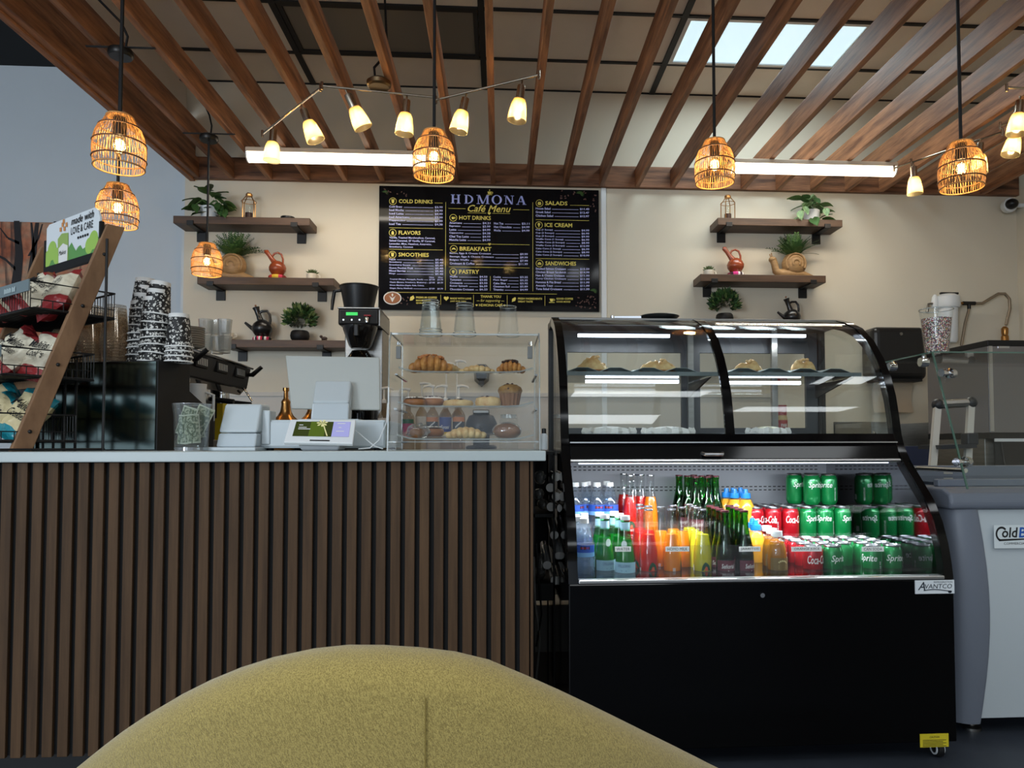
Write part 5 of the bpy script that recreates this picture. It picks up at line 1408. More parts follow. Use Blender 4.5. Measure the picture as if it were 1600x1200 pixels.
for k, py in enumerate((583, 637, 688)):
    zf = PY(730, py, YA + .05).z; zr = zf + .026
    y0, y1 = YA + (.045, .03, .014)[k], YA + .31
    x0, x1 = xa0 + .03, xa1 - .022
    g = []
    for j in range(5):
        v = j / 4
        g.append([(x0 + (x1 - x0)*i/10, y0 + (y1 - y0)*v, zf + (zr - zf)*v + (.014 * (abs(i - 5)/5)**8)) for i in range(11)])
    MB().sheet(g, .004, (0, 0, -1)).build('tray', M_acryl, ac, smooth=40)
    MB().tube([(x0 + (x1 - x0)*i/10, y0, zf + .003 + .014*(abs(i - 5)/5)**8) for i in range(11)], .003, 6).build('tray_lip', M_acre, ac, smooth=40)
    for x in (x0 - .012, x1 + .006): MB().box(x, x + .008, y0, y1, zf - .008, zf - .002).build('tray_rail', M_acre, ac)
    TR.append((y0, y1, zf, zr))
def on_tray(k, px, v=.35):
    y0, y1, zf, zr = TR[k]; y = y0 + (y1 - y0)*v
    return Vector((PY(px, 600, y).x, y, zf + (zr - zf)*v + .0005))
M_crust = mat('golden_pastry', (198, 140, 70), .5, rgb2=(140, 84, 38), vscale=28, bump=.4, bscale=60)
M_dough = mat('pale_dough', (208, 184, 132), .6, rgb2=(176, 134, 82), vscale=30, bump=.3, bscale=70)
M_choc = mat('dark_chocolate', (44, 24, 20), .35)
M_bun = mat('brown_bread', (150, 96, 54), .5, rgb2=(116, 70, 38), vscale=16, bump=.2, bscale=60)
M_sugar = mat('white_icing', (224, 216, 206), .4)
def croissant(label, loc, L, rr, m, topm=None, yaw=0, grp='pastries in the acrylic case'):
    t = thing('croissant', label, 'pastry', loc, grp, R(yaw))
    n = 7
    for k in range(n):
        a = (k + .5) / n * 2 - 1
        r_ = rr * (1 - .55 * a * a); x = a * L/2 * .86; y = .03 * a * a
        MB().sphere((x, y, r_ * .82), L/n * .82, r_ * 1.25, r_ * .82, 12, 8, Matrix.Rotation(R(18 * a), 3, 'Z')).build('dough_fold', m, t, smooth=60, world=False)
    if topm:
        b = MB(); rn = random.Random(len(label))
        for k in range(26):
            x, y = rn.uniform(-L*.26, L*.26), rn.uniform(-rr*.7, rr*.5)
            z = rr * 1.64 * math.sqrt(max(.2, 1 - (2.0*x/L)**2 - (y/rr/1.25)**2*.8))
            b.sphere((x, y, z), .008, .006, .004, 6, 4, Matrix.Rotation(rn.uniform(0, 3), 3, 'Z'))
        b.build('topping', topm, t, smooth=60, world=False)['kind'] = 'stuff'
croissant('large almond croissant at left on the top acrylic tray', on_tray(0, 673, .3), .15, .036, M_crust, mat('almond_flakes', (176, 110, 60), .5), 5)
croissant('flat golden pastry in the middle of the top acrylic tray', on_tray(0, 745, .25), .125, .016, M_dough, None, 0)
croissant('chocolate-topped croissant at right on the top acrylic tray', on_tray(0, 798, .25), .10, .026, M_crust, M_choc, -5)
croissant('golden pastry behind the almond croissant on the top acrylic tray', on_tray(0, 700, .7), .10, .02, M_dough, None, 8)
def donut(label, loc, r_, h, icing, extra=None):
    t = thing('donut', label, 'donut', loc, 'pastries in the acrylic case')
    MB().tube([(r_*.62*math.cos(2*math.pi*i/24), r_*.62*math.sin(2*math.pi*i/24), h) for i in range(24)], h, 12, closed=True).build('ring', M_bun, t, smooth=60, world=False)
    MB().tube([(r_*.62*math.cos(2*math.pi*i/24), r_*.62*math.sin(2*math.pi*i/24), h*1.35) for i in range(24)], h*.78, 10, closed=True).build('icing', icing, t, smooth=60, world=False)
    if extra:
        b = MB(); rn = random.Random(3)
        for k in range(20):
            a = rn.uniform(0, 6.28); q = r_*.62 + rn.uniform(-.3, .3)*h
            b.sphere((q*math.cos(a), q*math.sin(a), h*2.1), .004, .004, .003, 6, 4)
        b.build('sprinkles', extra, t, world=False)['kind'] = 'stuff'
donut('glazed brown donut at left on the middle acrylic tray', on_tray(1, 649, .25), .042, .013, M_choc, M_sugar)
donut('white iced donut second on the middle acrylic tray', on_tray(1, 676, .35), .04, .014, M_sugar, M_choc)
def cookie(label, loc, r_, h, m, chips):
    t = thing('cookie', label, 'cookie', loc, 'pastries in the acrylic case')
    MB().lathe([(0, 0), (r_*.9, 0), (r_, h*.4), (r_*.9, h*.85), (r_*.5, h), (0, h)], 20).build('disc', m, t, smooth=60, world=False)
    b = MB(); rn = random.Random(int(r_*1e4))
    for k in range(12):
        a, q = rn.uniform(0, 6.28), rn.uniform(0, r_*.8); b.sphere((q*math.cos(a), q*math.sin(a), h*.95), .006, .006, .004, 6, 4)
    b.build('chips', chips, t, world=False)['kind'] = 'stuff'
cookie('thick chocolate chip cookie in the middle of the middle acrylic tray', on_tray(1, 716, .2), .05, .022, M_dough, M_choc)
cookie('berry scone right of the cookie on the middle acrylic tray', on_tray(1, 763, .2), .044, .032, M_dough, mat('dark_berry', (50, 26, 32), .4))
l = on_tray(1, 797, .2)
t = thing('muffin', 'tall paper-wrapped muffin at right on the middle acrylic tray', 'muffin', l, 'pastries in the acrylic case')
b = MB(); n = 30; g = []
for z, r_ in ((0, .027), (.045, .036)):
    g.append([((r_ + .0015*(-1)**i)*math.cos(2*math.pi*i/n), (r_ + .0015*(-1)**i)*math.sin(2*math.pi*i/n), z) for i in range(n + 1)])
b.sheet(g).lathe([(0, .0), (.026, .0)], 12).build('paper_case', mat('brown_muffin_paper', (120, 82, 52), .7), t, world=False)
MB().lathe([(0, .04), (.037, .042), (.041, .052), (.036, .064), (.02, .072), (0, .074)], 20).build('muffin_top', mat('muffin_brown', (150, 116, 66), .6, rgb2=(110, 76, 40), vscale=30, bump=.4, bscale=80), t, smooth=60, world=False)
b = MB(); rn = random.Random(2)
for k in range(9):
    a, q = rn.uniform(0, 6.28), rn.uniform(.005, .036); b.sphere((q*math.cos(a), q*math.sin(a), .074 - q*q*14), .005, .005, .005, 6, 4)
b.build('berries', MATS['dark_berry'], t, smooth=60, world=False)['kind'] = 'stuff'
# bottom tray
M_film = pane('cling_film', (240, 244, 246), refl=2.0, rough=.08, haze=.07)
l = on_tray(2, 792, .2)
t = thing('bread_loaf', 'brown wrapped bread loaf at right on the bottom acrylic tray', 'bread', l, 'pastries in the acrylic case')
b = MB(); b.sphere((0, 0, .024), .045, .034, .026, 20, 12); b.v = [(x, y, max(z, 0)) for x, y, z in b.v]; b.build('crust', M_bun, t, smooth=60, world=False)
b = MB(); b.sphere((0, 0, .025), .048, .037, .029, 20, 12); b.v = [(x, y, max(z, 0)) for x, y, z in b.v]; b.build('film_wrap', M_film, t, smooth=60, world=False)
croissant('pale croissant in cling film in the middle of the bottom acrylic tray', on_tray(2, 728, .2), .14, .024, M_dough, None, 0)
l = on_tray(2, 652, .2)
t = thing('wrapped_donut', 'film-wrapped bun at left on the bottom acrylic tray', 'pastry', l, 'pastries in the acrylic case')
MB().sphere((0, 0, .018), .025, .022, .018, 14, 10).build('bun', M_bun, t, smooth=60, world=False)
b = MB(); b.sphere((.004, 0, .024), .038, .03, .024, 14, 10)
b.v = [(x + .004*math.sin(z*300), y + .004*math.cos(x*260), max(z + .004*math.sin(x*240 + y*180), 0)) for x, y, z in b.v]
b.build('film_wrap', M_film, t, smooth=30, world=False)
donut('chocolate donut behind the wrapped bun on the bottom acrylic tray', on_tray(2, 676, .5), .04, .015, M_choc, M_sugar)
# stacked plastic tumblers on top of the case
def make_gl():
    o = MB().lathe([(.0375, .0), (.0372, .004), (.028, .098), (.0255, .1), (0, .1), (0, .097), (.025, .097), (.0355, .004)], 10).build('clear_tumbler', M_acryl, None, smooth=25)
    MB().tube([(.0375*math.cos(2*math.pi*i/24), .0375*math.sin(2*math.pi*i/24), .002) for i in range(24)], .0016, 5, closed=True).build('rim', M_acre, o, smooth=60)
    MB().tube([(.0275*math.cos(2*math.pi*i/24), .0275*math.sin(2*math.pi*i/24), .099) for i in range(24)], .0016, 5, closed=True).build('base_edge', M_acre, o, smooth=60)
    return o
GL = Proto(make_gl)
for px, n, nm in ((673, 3, 'left'), (726, 2, 'middle'), (794, 1, 'right')):
    yy = YA + .12
    for k in range(n):
        o = GL.get(); o.location = (PY(px, 520, yy).x, yy, zat + .0005 + .0085*k); o.rotation_euler = (0, 0, .2*k)
        tag(o, 'clear upside-down tumbler in the %s stack on the pastry case, %s from the bottom' % (nm, ORD[k]), 'tumbler', 'tumblers on the pastry case')
# sanitizer at the right end of the counter
q = PY(850, 690, 2.6)
t = thing('spray_bottle', 'small white bottle with black cap between pastry case and glass case', 'bottle', (q.x, 2.6, ZT))
MB().lathe([(0, 0), (.012, 0), (.013, .003), (.013, .05), (.008, .058), (0, .058)], 16).build('body', M_white, t, smooth=40, world=False)
MB().lathe([(0, .058), (.008, .058), (.008, .075), (0, .077)], 12).build('cap', M_black, t, smooth=40, world=False)

# ================================================================== BACK COUNTER THINGS
ZK = .93
# coffee brewer
YW = 4.6
cw0, cw1 = PY(528, 500, YW).x, PY(592, 500, YW).x
zc1 = PY(560, 481, YW).z
br = thing('coffee_brewer', 'black coffee brewer with green display on the back counter', 'coffee maker', ((cw0 + cw1)/2, YW + .2, ZK))
zh = PY(560, 508, YW).z
MB().box(cw0, cw1, YW, YW + .42, zh, zc1).build('head', M_black, br, bevel=.012)
MB().box(cw0 + .01, cw1 - .0, YW + .16, YW + .42, ZK + .03, zh).build('column', M_steel, br, bevel=.006)
MB().box(cw0, cw1, YW - .02, YW + .42, ZK, ZK + .03).build('base', M_black, br, bevel=.006)
MB().box(cw1 - .002, cw1 + .004, YW + .01, YW + .42, zh, zc1 - .01).build('steel_side', M_steel, br)
MB().box(cw0 - .003, cw1 + .003, YW - .005, YW + .42, zc1 - .006, zc1 + .004).build('top_plate', M_steel, br, bevel=.002)
d0, d1 = PY(541, 488, YW), PY(559, 493, YW)
MB().box(d0.x, d1.x, YW - .006, YW, d1.z, d0.z).build('display', mat('green_display', (40, 200, 90), .3, emit=(50, 220, 90), estr=.8), br)
MB().box(d0.x - .035, cw1 - .015, YW - .003, YW, PY(560, 505, YW).z, PY(560, 485, YW).z).build('control_panel', M_matblack, br)
for px in (537, 550, 562): q = PY(px, 500, YW); MB().lathe([(0, 0), (.006, 0), (.006, .006), (0, .006)], 10, (q.x, YW - .003, q.z), Matrix.Rotation(R(90), 3, 'X')).build('button', M_alu, br)
q = PY(575, 494, YW); MB().box(q.x - .02, q.x + .02, YW - .03, YW, q.z - .004, q.z + .004).build('red_lever', mat('red_plastic', (170, 40, 50), .4), br, bevel=.002)
q = PY(574, 500, YW); MB().lathe([(0, -.02), (.011, -.018), (.013, .01), (.01, .018), (0, .02)], 12, (q.x, YW - .018, q.z)).build('faucet', M_chrome, br, smooth=50)
bc = ((cw0 + cw1)/2, YW + .06, 0)
zb0, zb1 = PY(560, 543, YW).z, zh
MB().lathe([(0, zb0), (.055, zb0), (.07, zb0 + .02), (.105, zb1 - .02), (.108, zb1), (0, zb1)], 24, bc).build('brew_basket', mat('smoked_plastic', (26, 24, 24), .12, coat=.4), br, smooth=40)
MB().box(bc[0] - .014, bc[0] + .014, bc[1] - .14, bc[1] - .09, zb0 + .06, zb1 - .005).build('basket_handle', M_black, br, bevel=.005)
dz = PY(560, 545, YW).z
dc = thing('thermal_server', 'black thermal coffee server under the brewer basket', 'coffee server', (bc[0], bc[1], ZK + .03))
hh = dz - ZK - .03
hh -= .006
MB().lathe([(0, .001), (.088, .001), (.09, .02), (.09, hh*.8), (.08, hh*.92), (.05, hh), (0, hh)], 24).build('vessel', M_gloss, dc, smooth=40, world=False)
MB().lathe([(.0905, hh*.74), (.092, hh*.76), (.092, hh*.8), (.0905, hh*.82)], 24).build('steel_band', M_chrome, dc, smooth=40, world=False)
MB().tube([(0, -.09, hh*.85), (0, -.15, hh*.82), (0, -.15, hh*.4), (0, -.095, hh*.35)], .012, 8).build('handle', M_black, dc, smooth=60, world=False)
# spare brew basket on top
fb = thing('filter_basket', 'black conical filter basket with handle resting on top of the brewer', 'filter basket', (PY(561, 480, YW + .12).x, YW + .12, zc1 + .004))
hz = PY(561, 448, YW + .12).z - zc1 - .004
MB().lathe([(0, 0), (.085, 0), (.09, .004), (.118, hz - .008), (.124, hz - .006), (.124, hz), (.114, hz), (.086, .01), (0, .01)], 28).build('cone', M_black, fb, smooth=40, world=False)
MB().tube([(-.11, 0, hz*.85), (-.155, -.0, hz*.8), (-.165, 0, hz*.4), (-.17, 0, hz*.02)], [.012, .013, .012, .009], 8).build('handle', M_black, fb, smooth=60, world=False)

# syrup bottles with pumps
M_pump = mat('white_pump', (226, 222, 214), .35)
M_sylab = {'orange': mat('label_orange', (196, 116, 50), .5), 'black': mat('label_black', (26, 25, 27), .5), 'blue': mat('label_blue', (34, 56, 132), .5), 'white': mat('label_white', (214, 210, 204), .5), 'green': mat('label_green', (40, 96, 60), .5), 'pink': mat('label_pink', (168, 62, 100), .5)}
M_syg = pane('syrup_glass', (226, 214, 198), refl=1.0, haze=.05, hazecol=(180, 150, 110))
def syrup(label, px, ptop, Y, top, bot, text=None, side=1):
    x = PY(px, 640, Y).x; H = .30; ztop = PY(px, ptop, Y).z - ZK
    t = thing('syrup_bottle', label, 'bottle', (x, Y, ZK), 'syrup bottles on the back counter')
    k = min(1.0, (ztop - .1) / .30)
    MB().lathe([(0, .0), (.036, 0), (.038, .01), (.038, .21*k), (.03, .232*k), (.015, .255*k), (.014, .29*k), (.012, .3*k), (0, .3*k)], 20).build('glass_body', M_syg, t, smooth=40, world=False)
    l = MB(); l.lathe([(.0385, .085*k), (.0385, .2*k)], 20, a0=R(-150), a1=R(-30)).build('label', M_sylab[bot], t, smooth=60, world=False, recalc=False)
    l = MB(); l.lathe([(.0387, .175*k), (.0387, .203*k)], 20, a0=R(-150), a1=R(-30)).build('label_band', M_sylab[top], t, smooth=60, world=False, recalc=False)
    if text:
        wr = lambda xx, z: (.0393*math.sin(xx/.0393), -.0393*math.cos(xx/.0393), z + .13*k)
        MB().text(text, None, .022, .05, 'C', .3, .01, wrap=wr).build('lettering', M_wpaper, t, world=False, recalc=False)
    if text == '':
        l = MB()
        for j in range(5):
            a0 = -.5 + .2*j; l.add([(.0393*math.sin(a), -.0393*math.cos(a), z + .012*j*k*.6) for a, z in ((a0, .135*k), (a0 + .14, .139*k), (a0 + .14, .150*k), (a0, .147*k))], [(0, 1, 2, 3)])
        l.build('script_print', M_wpaper, t, world=False, recalc=False)
    if text: MB().lathe([(.0389, .088*k), (.0389, .112*k)], 20, a0=R(-150), a1=R(-30)).build('yellow_band', mat('label_yellow_band', (206, 170, 50), .5), t, smooth=60, world=False, recalc=False)
    z0 = .3*k
    MB().lathe([(0, z0), (.016, z0), (.016, z0 + .018), (.007, z0 + .024), (.0055, z0 + .03), (.0055, ztop - .01), (0, ztop - .01)], 12).build('pump', M_pump, t, smooth=40, world=False)
    MB().tube([(-side*.012, 0, ztop - .012), (side*.02, 0, ztop - .006), (side*.05, 0, ztop - .012), (side*.056, 0, ztop - .022)], [.010, .008, .006, .005], 8).build('pump_spout', M_pump, t, smooth=60, world=False)
YS = 4.42
for i, a in enumerate(((600, 604, 4.5, 'white', 'white', None, 1, 'pump syrup bottle left of the pastry case, beside the monitor'),
          (638, 606, 4.42, 'green', 'pink', None, -1, 'syrup bottle with green and pink label, leftmost behind the pastry case'),
          (659, 597, 4.5, 'white', 'white', None, 1, 'syrup bottle with plain white label behind the pastry case'),
          (676, 601, 4.36, 'orange', 'black', '', -1, 'syrup bottle with orange and black label, left of the blue one'),
          (696, 601, 4.36, 'blue', 'blue', 'Torani', -1, 'syrup bottle with blue label behind the pastry case'),
          (717, 601, 4.36, 'orange', 'black', '', 1, 'syrup bottle with orange and black label, right of the blue one'),
          (714, 562, 4.75, 'white', 'white', None, 1, 'tallest pump bottle behind the top pastry tray'),
          (697, 566, 4.8, 'green', 'white', None, 1, 'pump bottle with green band behind the almond croissant'))):
    syrup(a[7], *a[:7])
# waffle iron
q = PY(752, 668, 4.5)
t = thing('waffle_iron', 'black waffle iron seen through the bottom of the pastry case', 'waffle iron', (q.x, 4.5, ZK))
hw = PY(752, 647, 4.5).z - ZK
MB().lathe([(0, 0), (.09, 0), (.095, .02), (.08, .03), (0, .03)], 24).build('base', M_black, t, smooth=40, world=False)
MB().lathe([(0, hw*.45), (.085, hw*.45), (.096, hw*.55), (.096, hw*.75), (.075, hw*.95), (.05, hw), (0, hw)], 28).build('lid', M_black, t, smooth=40, world=False)
MB().lathe([(0, .03), (.05, .03), (.05, hw*.4), (.092, hw*.42), (.092, hw*.5), (0, hw*.5)], 24).build('lower_plate', M_matblack, t, smooth=40, world=False)
MB().box(-.05, .05, -.06, .06, hw, hw + .025).build('top_grip', M_steel, t, bevel=.006, world=False)
MB().tube([(0, -.09, hw*.6), (0, -.2, hw*.55)], .014, 8).build('handle', M_black, t, smooth=50, world=False)
# clear jar beside it and dark shield on the wall
q = PY(795, 668, 4.55); hj = PY(795, 648, 4.55).z - ZK
t = thing('glass_canister', 'clear canister right of the waffle iron on the back counter', 'canister', (q.x, 4.55, ZK))
MB().lathe([(0, 0), (.055, 0), (.058, .01), (.058, hj*.85), (.05, hj*.9), (.047, hj*.9), (.055, hj*.83), (.055, .012), (0, .012)], 24).build('jar_wall', M_acryl, t, smooth=40, world=False)
MB().lathe([(0, hj*.9), (.052, hj*.9), (.052, hj), (0, hj)], 24).build('lid', M_acre, t, smooth=40, world=False)
q = PY(752, 583, 5.6)
t = thing('spoon_dispenser', 'dark faceted soap dispenser on the wall seen through the pastry case', 'dispenser', (q.x, YB, q.z))
zt1, zt0 = PY(752, 566, 5.6).z - q.z, PY(752, 603, 5.6).z - q.z
w_ = .062
MB().add([(-w_, 0, zt1*.5), (-w_*.5, 0, zt1), (w_*.5, 0, zt1), (w_, 0, zt1*.6), (w_*.9, 0, zt0*.5), (0, 0, zt0), (-w_*.9, 0, zt0*.5),
          (-w_*.7, -.1, zt1*.4), (-w_*.3, -.1, zt1*.8), (w_*.4, -.1, zt1*.8), (w_*.7, -.1, zt1*.4), (w_*.6, -.1, zt0*.4), (0, -.09, zt0*.8), (-w_*.6, -.1, zt0*.4)],
         [(0, 1, 8, 7), (1, 2, 9, 8), (2, 3, 10, 9), (3, 4, 11, 10), (4, 5, 12, 11), (5, 6, 13, 12), (6, 0, 7, 13), (7, 8, 9, 10, 11, 12, 13), (6, 5, 4, 3, 2, 1, 0)]).build('housing', mat('smoke_plastic', (44, 48, 54), .2), t, world=False)
MB().box(-.02, .02, -.11, -.08, zt0*.9, zt0*.6).build('nozzle', M_black, t, world=False)
q = PY(421, 629, YB)
t = thing('wall_socket', 'white double wall socket left of the brass bottle', 'socket', (q.x, YB, q.z))
MB().box(-.04, .04, -.008, 0, -.06, .06).build('plate', M_white, t, bevel=.002, world=False)
for z in (-.025, .025): MB().box(-.016, .016, -.011, -.006, z - .014, z + .014).build('outlet', M_wpaper if z > 0 else M_matblack, t, world=False)

q = PY(1222, 640, 4.5)
t = thing('spray_can', 'red-capped spray can behind the glass case on the back counter', 'spray can', (q.x, 4.5, ZK))
hc = PY(1222, 633, 4.5).z - ZK
MB().lathe([(0, 0), (.03, 0), (.032, .005), (.032, hc*.72), (.026, hc*.78), (0, hc*.78)], 20).build('can_body', mat('can_yellow', (196, 170, 110), .4), t, smooth=40, world=False)
MB().lathe([(.0325, hc*.3), (.0325, hc*.66)], 20).build('label', mat('spray_red', (168, 52, 48), .45), t, smooth=40, world=False)
MB().lathe([(.027, hc*.76), (.028, hc*.8), (.027, hc), (0, hc)], 20).build('cap', MATS['spray_red'], t, smooth=40, world=False)
MB().text('PAM', None, .022, .036, 'C', 0, .02, wrap=lambda x, z: (.033*math.sin(x/.033), -.033*math.cos(x/.033), z + hc*.5)).build('lettering', M_wpaper, t, world=False, recalc=False)
# ================================================================== GLASS DISPLAY CASE
FXL, FXR = .205, 1.392
prof_px = [(1490, 905), (1487, 880), (1482, 850), (1473, 815), (1459, 780), (1440, 748), (1424, 722), (1414, 700), (1409, 680), (1405, 650), (1400, 618), (1392, 588), (1381, 560), (1366, 533), (1348, 513), (1330, 504), (1312, 500)]
PR = [(PX(u, v, FXR).y, PX(u, v, FXR).z) for u, v in prof_px]
# keep depth monotone
for i in range(1, len(PR)):
    if PR[i][0] < PR[i-1][0]: PR[i] = (PR[i-1][0] + .002, PR[i][1])
YFR = PR[0][0]; ZS = PR[0][1]; ZTOP = PR[-1][1]; YTOP = PR[-1][0]; YBK = max(YTOP + .12, 3.10)
print('fridge profile', [(round(a, 3), round(b, 3)) for a, b in PR])
iu = 7     # divider between lower and upper glass
fg = thing('display_case', 'black two-level curved glass display case with drinks below and pastries above', 'display case', ((FXL + FXR)/2, (YFR + YBK)/2, 0))
MB().box(FXL, FXR, YFR, YBK, .055, ZS).build('base_cabinet', M_gloss, fg, bevel=.004)
MB().box(FXL + .03, FXR - .03, YFR + .03, YBK - .03, .045, .055).build('chassis', M_matblack, fg)
for x in (FXL + .07, FXR - .045):
    for y in (YFR + .06, YBK - .07):
        c = MB().box(x - .014, x + .014, y - .02, y + .02, .05, .062).build('caster', M_steel, fg, bevel=.002)
        MB().lathe([(0, -.012), (.017, -.012), (.026, -.008), (.027, 0), (.026, .008), (.017, .012), (0, .012)], 20, (x, y - .03, .0275), Matrix.Rotation(R(90), 3, 'Y')).build('wheel', M_matblack, c, smooth=40)
        MB().lathe([(.015, -.0135), (.02, -.0135), (.02, .0135), (.015, .0135), (.015, -.0135)], 20, (x, y - .03, .0275), Matrix.Rotation(R(90), 3, 'Y')).build('hub_ring', M_white, c, smooth=40)
def offset(PRL, d):
    out = []
    for i, p in enumerate(PRL):
        a = Vector(PRL[max(i-1, 0)]); b = Vector(PRL[min(i+1, len(PRL)-1)]); t = (b - a).normalized(); n = Vector((t.y, -t.x))
        if n.x < 0: n = -n
        if n.y > .0 and t.x > .3: n = Vector((t.y, -t.x)) if t.y > 0 else -Vector((t.y, -t.x))
        out.append((p[0] + n.x * d, p[1] + n.y * d))
    return out
def inward(PRL, d):
    out = []
    for i, p in enumerate(PRL):
        a = Vector(PRL[max(i-1, 0)]); b = Vector(PRL[min(i+1, len(PRL)-1)]); t = (b - a).normalized()
        out.append((p[0] + t.y * d, p[1] - t.x * d))
    return out
PI_ = inward(PR, .036)
def rim(x0, x1, nm):
    b = MB(); n = len(PR)
    vs = [(x, y, z) for x in (x0, x1) for P in (PR, PI_) for y, z in P]
    fs = []
    for i in range(n - 1):
        A0, A1, B0, B1 = i, i + 1, n + i, n + i + 1
        fs += [(A0, A1, B1, B0), (2*n + A0, 2*n + B0, 2*n + B1, 2*n + A1), (A0, 2*n + A0, 2*n + A1, A1), (B0, B1, 2*n + B1, 2*n + B0)]
    fs += [(0, n, 3*n, 2*n), (n - 1, 2*n - 1 + 2*n - n*0 - 0 - n + 0, 0, 0)] if False else [(0, n, 3*n, 2*n), (n - 1, 3*n - 1, 4*n - 1, 2*n - 1)]
    b.add(vs, fs).build(nm, M_gloss, fg, smooth=40)
rim(FXL, FXL + .028, 'side_frame'); rim(FXR - .028, FXR, 'side_frame')
for x in (FXL, FXR - .028): MB().box(x, x + .028, YBK - .04, YBK, ZS, ZTOP).build('rear_post', M_black, fg)
for x in (FXL + .01, FXR - .016):
    up = [p for p in PI_[iu:]]
    poly = up + [(YBK - .04, PI_[-1][1]), (YBK - .04, up[0][1])]
    MB().prism(poly, x, x + .005, 'x').build('side_glass', M_glass, fg)
    lo = [p for p in PI_[:iu + 1]]
    poly = lo + [(YBK - .04, lo[-1][1]), (YBK - .04, ZS)]
    MB().prism(poly, x, x + .006, 'x').build('side_liner', mat('mirror_liner', (128, 130, 134), .04, metal=1.0), fg)
# mid curved mullion in the upper glass
xm = PY(1120, 600, 2.62).x
n0 = iu + 1
b = MB(); P1, P2 = PR[n0:], inward(PR, .012)[n0:]; n = len(P1)
vs = [(x, y, z) for x in (xm - .016, xm + .016) for P in (P1, P2) for y, z in P]; fs = []
for i in range(n - 1): fs += [(i, i+1, n+i+1, n+i), (2*n+i, 3*n+i, 3*n+i+1, 2*n+i+1), (i, 2*n+i, 2*n+i+1, i+1), (n+i, n+i+1, 3*n+i+1, 3*n+i)]
b.add(vs, fs).build('mullion', M_gloss, fg, smooth=40)
# glass sheets
M_fglass = pane('case_glass', (251, 253, 252), refl=.8)
PG = inward(PR, .003)
M_lglass = pane('lower_case_glass', (252, 253, 253), refl=.12)
for (xa, xb, seg, nm) in ((FXL + .028, xm - .016, PG[n0:], 'upper_glass'), (xm + .016, FXR - .028, PG[n0:], 'upper_glass'), (FXL + .028, FXR - .028, PG[:iu], 'lower_glass')):
    MB().sheet([[(xa, y, z), (xb, y, z)] for y, z in seg], .005).build(nm, M_lglass if nm == 'lower_glass' else M_fglass, fg, smooth=40)
# divider band, sill, chrome rails
yd, zd0, zd1 = PR[iu][0], PR[iu-1][1] + .010, PR[n0][1] + .006
MB().box(FXL + .028, FXR - .028, yd + .03, YBK - .04, zd1 - .05, zd1 - .022).build('divider_deck', M_black, fg, bevel=.004)
pband = [(yd - .02, zd0), (yd + .02, zd0), (yd + .05, zd1), (yd + .016, zd1), (yd - .006, (zd0 + zd1)/2)]
MB().prism(pband, FXL + .028, FXR - .028, 'x').build('divider_band', M_gloss, fg, bevel=.004)
MB().tube([(FXL + .03, yd - .02, zd0 - .004), (FXR - .03, yd - .02, zd0 - .004)], .007, 8).build('divider_trim', M_alu, fg, smooth=40)
MB().box(FXL + .03, FXR - .03, yd - .008, yd - .002, (zd0 + zd1)/2 + .012, (zd0 + zd1)/2 + .016).build('glass_channel', M_alu, fg)
MB().box(FXL + .03, FXR - .03, YFR - .004, YFR + .03, ZS, ZS + .012).build('front_rail', M_alu, fg, bevel=.003)
q = PY(1115, 708, yd - .03); MB().tube([(q.x - .035, q.y + .015, q.z), (q.x - .03, q.y - .005, q.z - .004), (q.x + .03, q.y - .005, q.z - .004), (q.x + .035, q.y + .015, q.z)], .006, 8).build('handle', M_alu, fg, smooth=50)
# top
MB().box(FXL, FXR, YTOP - .005, YBK, ZTOP - .03, ZTOP).build('top_panel', M_black, fg, bevel=.004)
MB().box(FXL + .03, FXR - .03, YTOP - .03, YTOP - .0, ZTOP - .012, ZTOP - .006).build('top_trim', M_steel, fg)
# rear doors of upper level
zf = zd1 - .022
M_dgrey = mat('dark_grey_frame', (46, 48, 52), .4)
rd = MB
for (xa, xb) in ((FXL + .03, .82), (.80, FXR - .03)):
    f = MB().box(xa, xb, YBK - .03, YBK - .012, zf, zf + .055).box(xa, xb, YBK - .03, YBK - .012, ZTOP - .12, ZTOP - .03).box(xa, xa + .05, YBK - .03, YBK - .012, zf + .055, ZTOP - .12).box(xb - .05, xb, YBK - .03, YBK - .012, zf + .055, ZTOP - .12)
    d = f.build('rear_door_frame', M_dgrey, fg)
    MB().box(xa + .05, xb - .05, YBK - .023, YBK - .019, zf + .055, ZTOP - .12).build('rear_door_glass', M_glass, d)
for x in (.80, 1.16): MB().box(x - .012, x + .012, YBK - .07, YBK - .05, zf, ZTOP - .03).build('shelf_standard', M_steel, fg)
# glass shelf
zsf = PY(1000, 582, 2.68).z
MB().box(FXL + .035, FXR - .035, 2.68, YBK - .05, zsf - .008, zsf).build('glass_shelf', pane('shelf_glass', (200, 214, 214), refl=1.5, haze=.12, hazecol=(150, 165, 170)), fg)
MB().box(FXL + .035, FXR - .035, 2.676, 2.682, zsf - .012, zsf + .003).build('shelf_edge', mat('green_grey_edge', (96, 108, 110), .3), fg)
for x in (FXL + .04, .79, FXR - .05): MB().prism([(2.72, zsf - .012), (YBK - .05, zsf - .012), (YBK - .05, zsf - .07)], x, x + .008, 'x').build('shelf_bracket', M_black, fg)
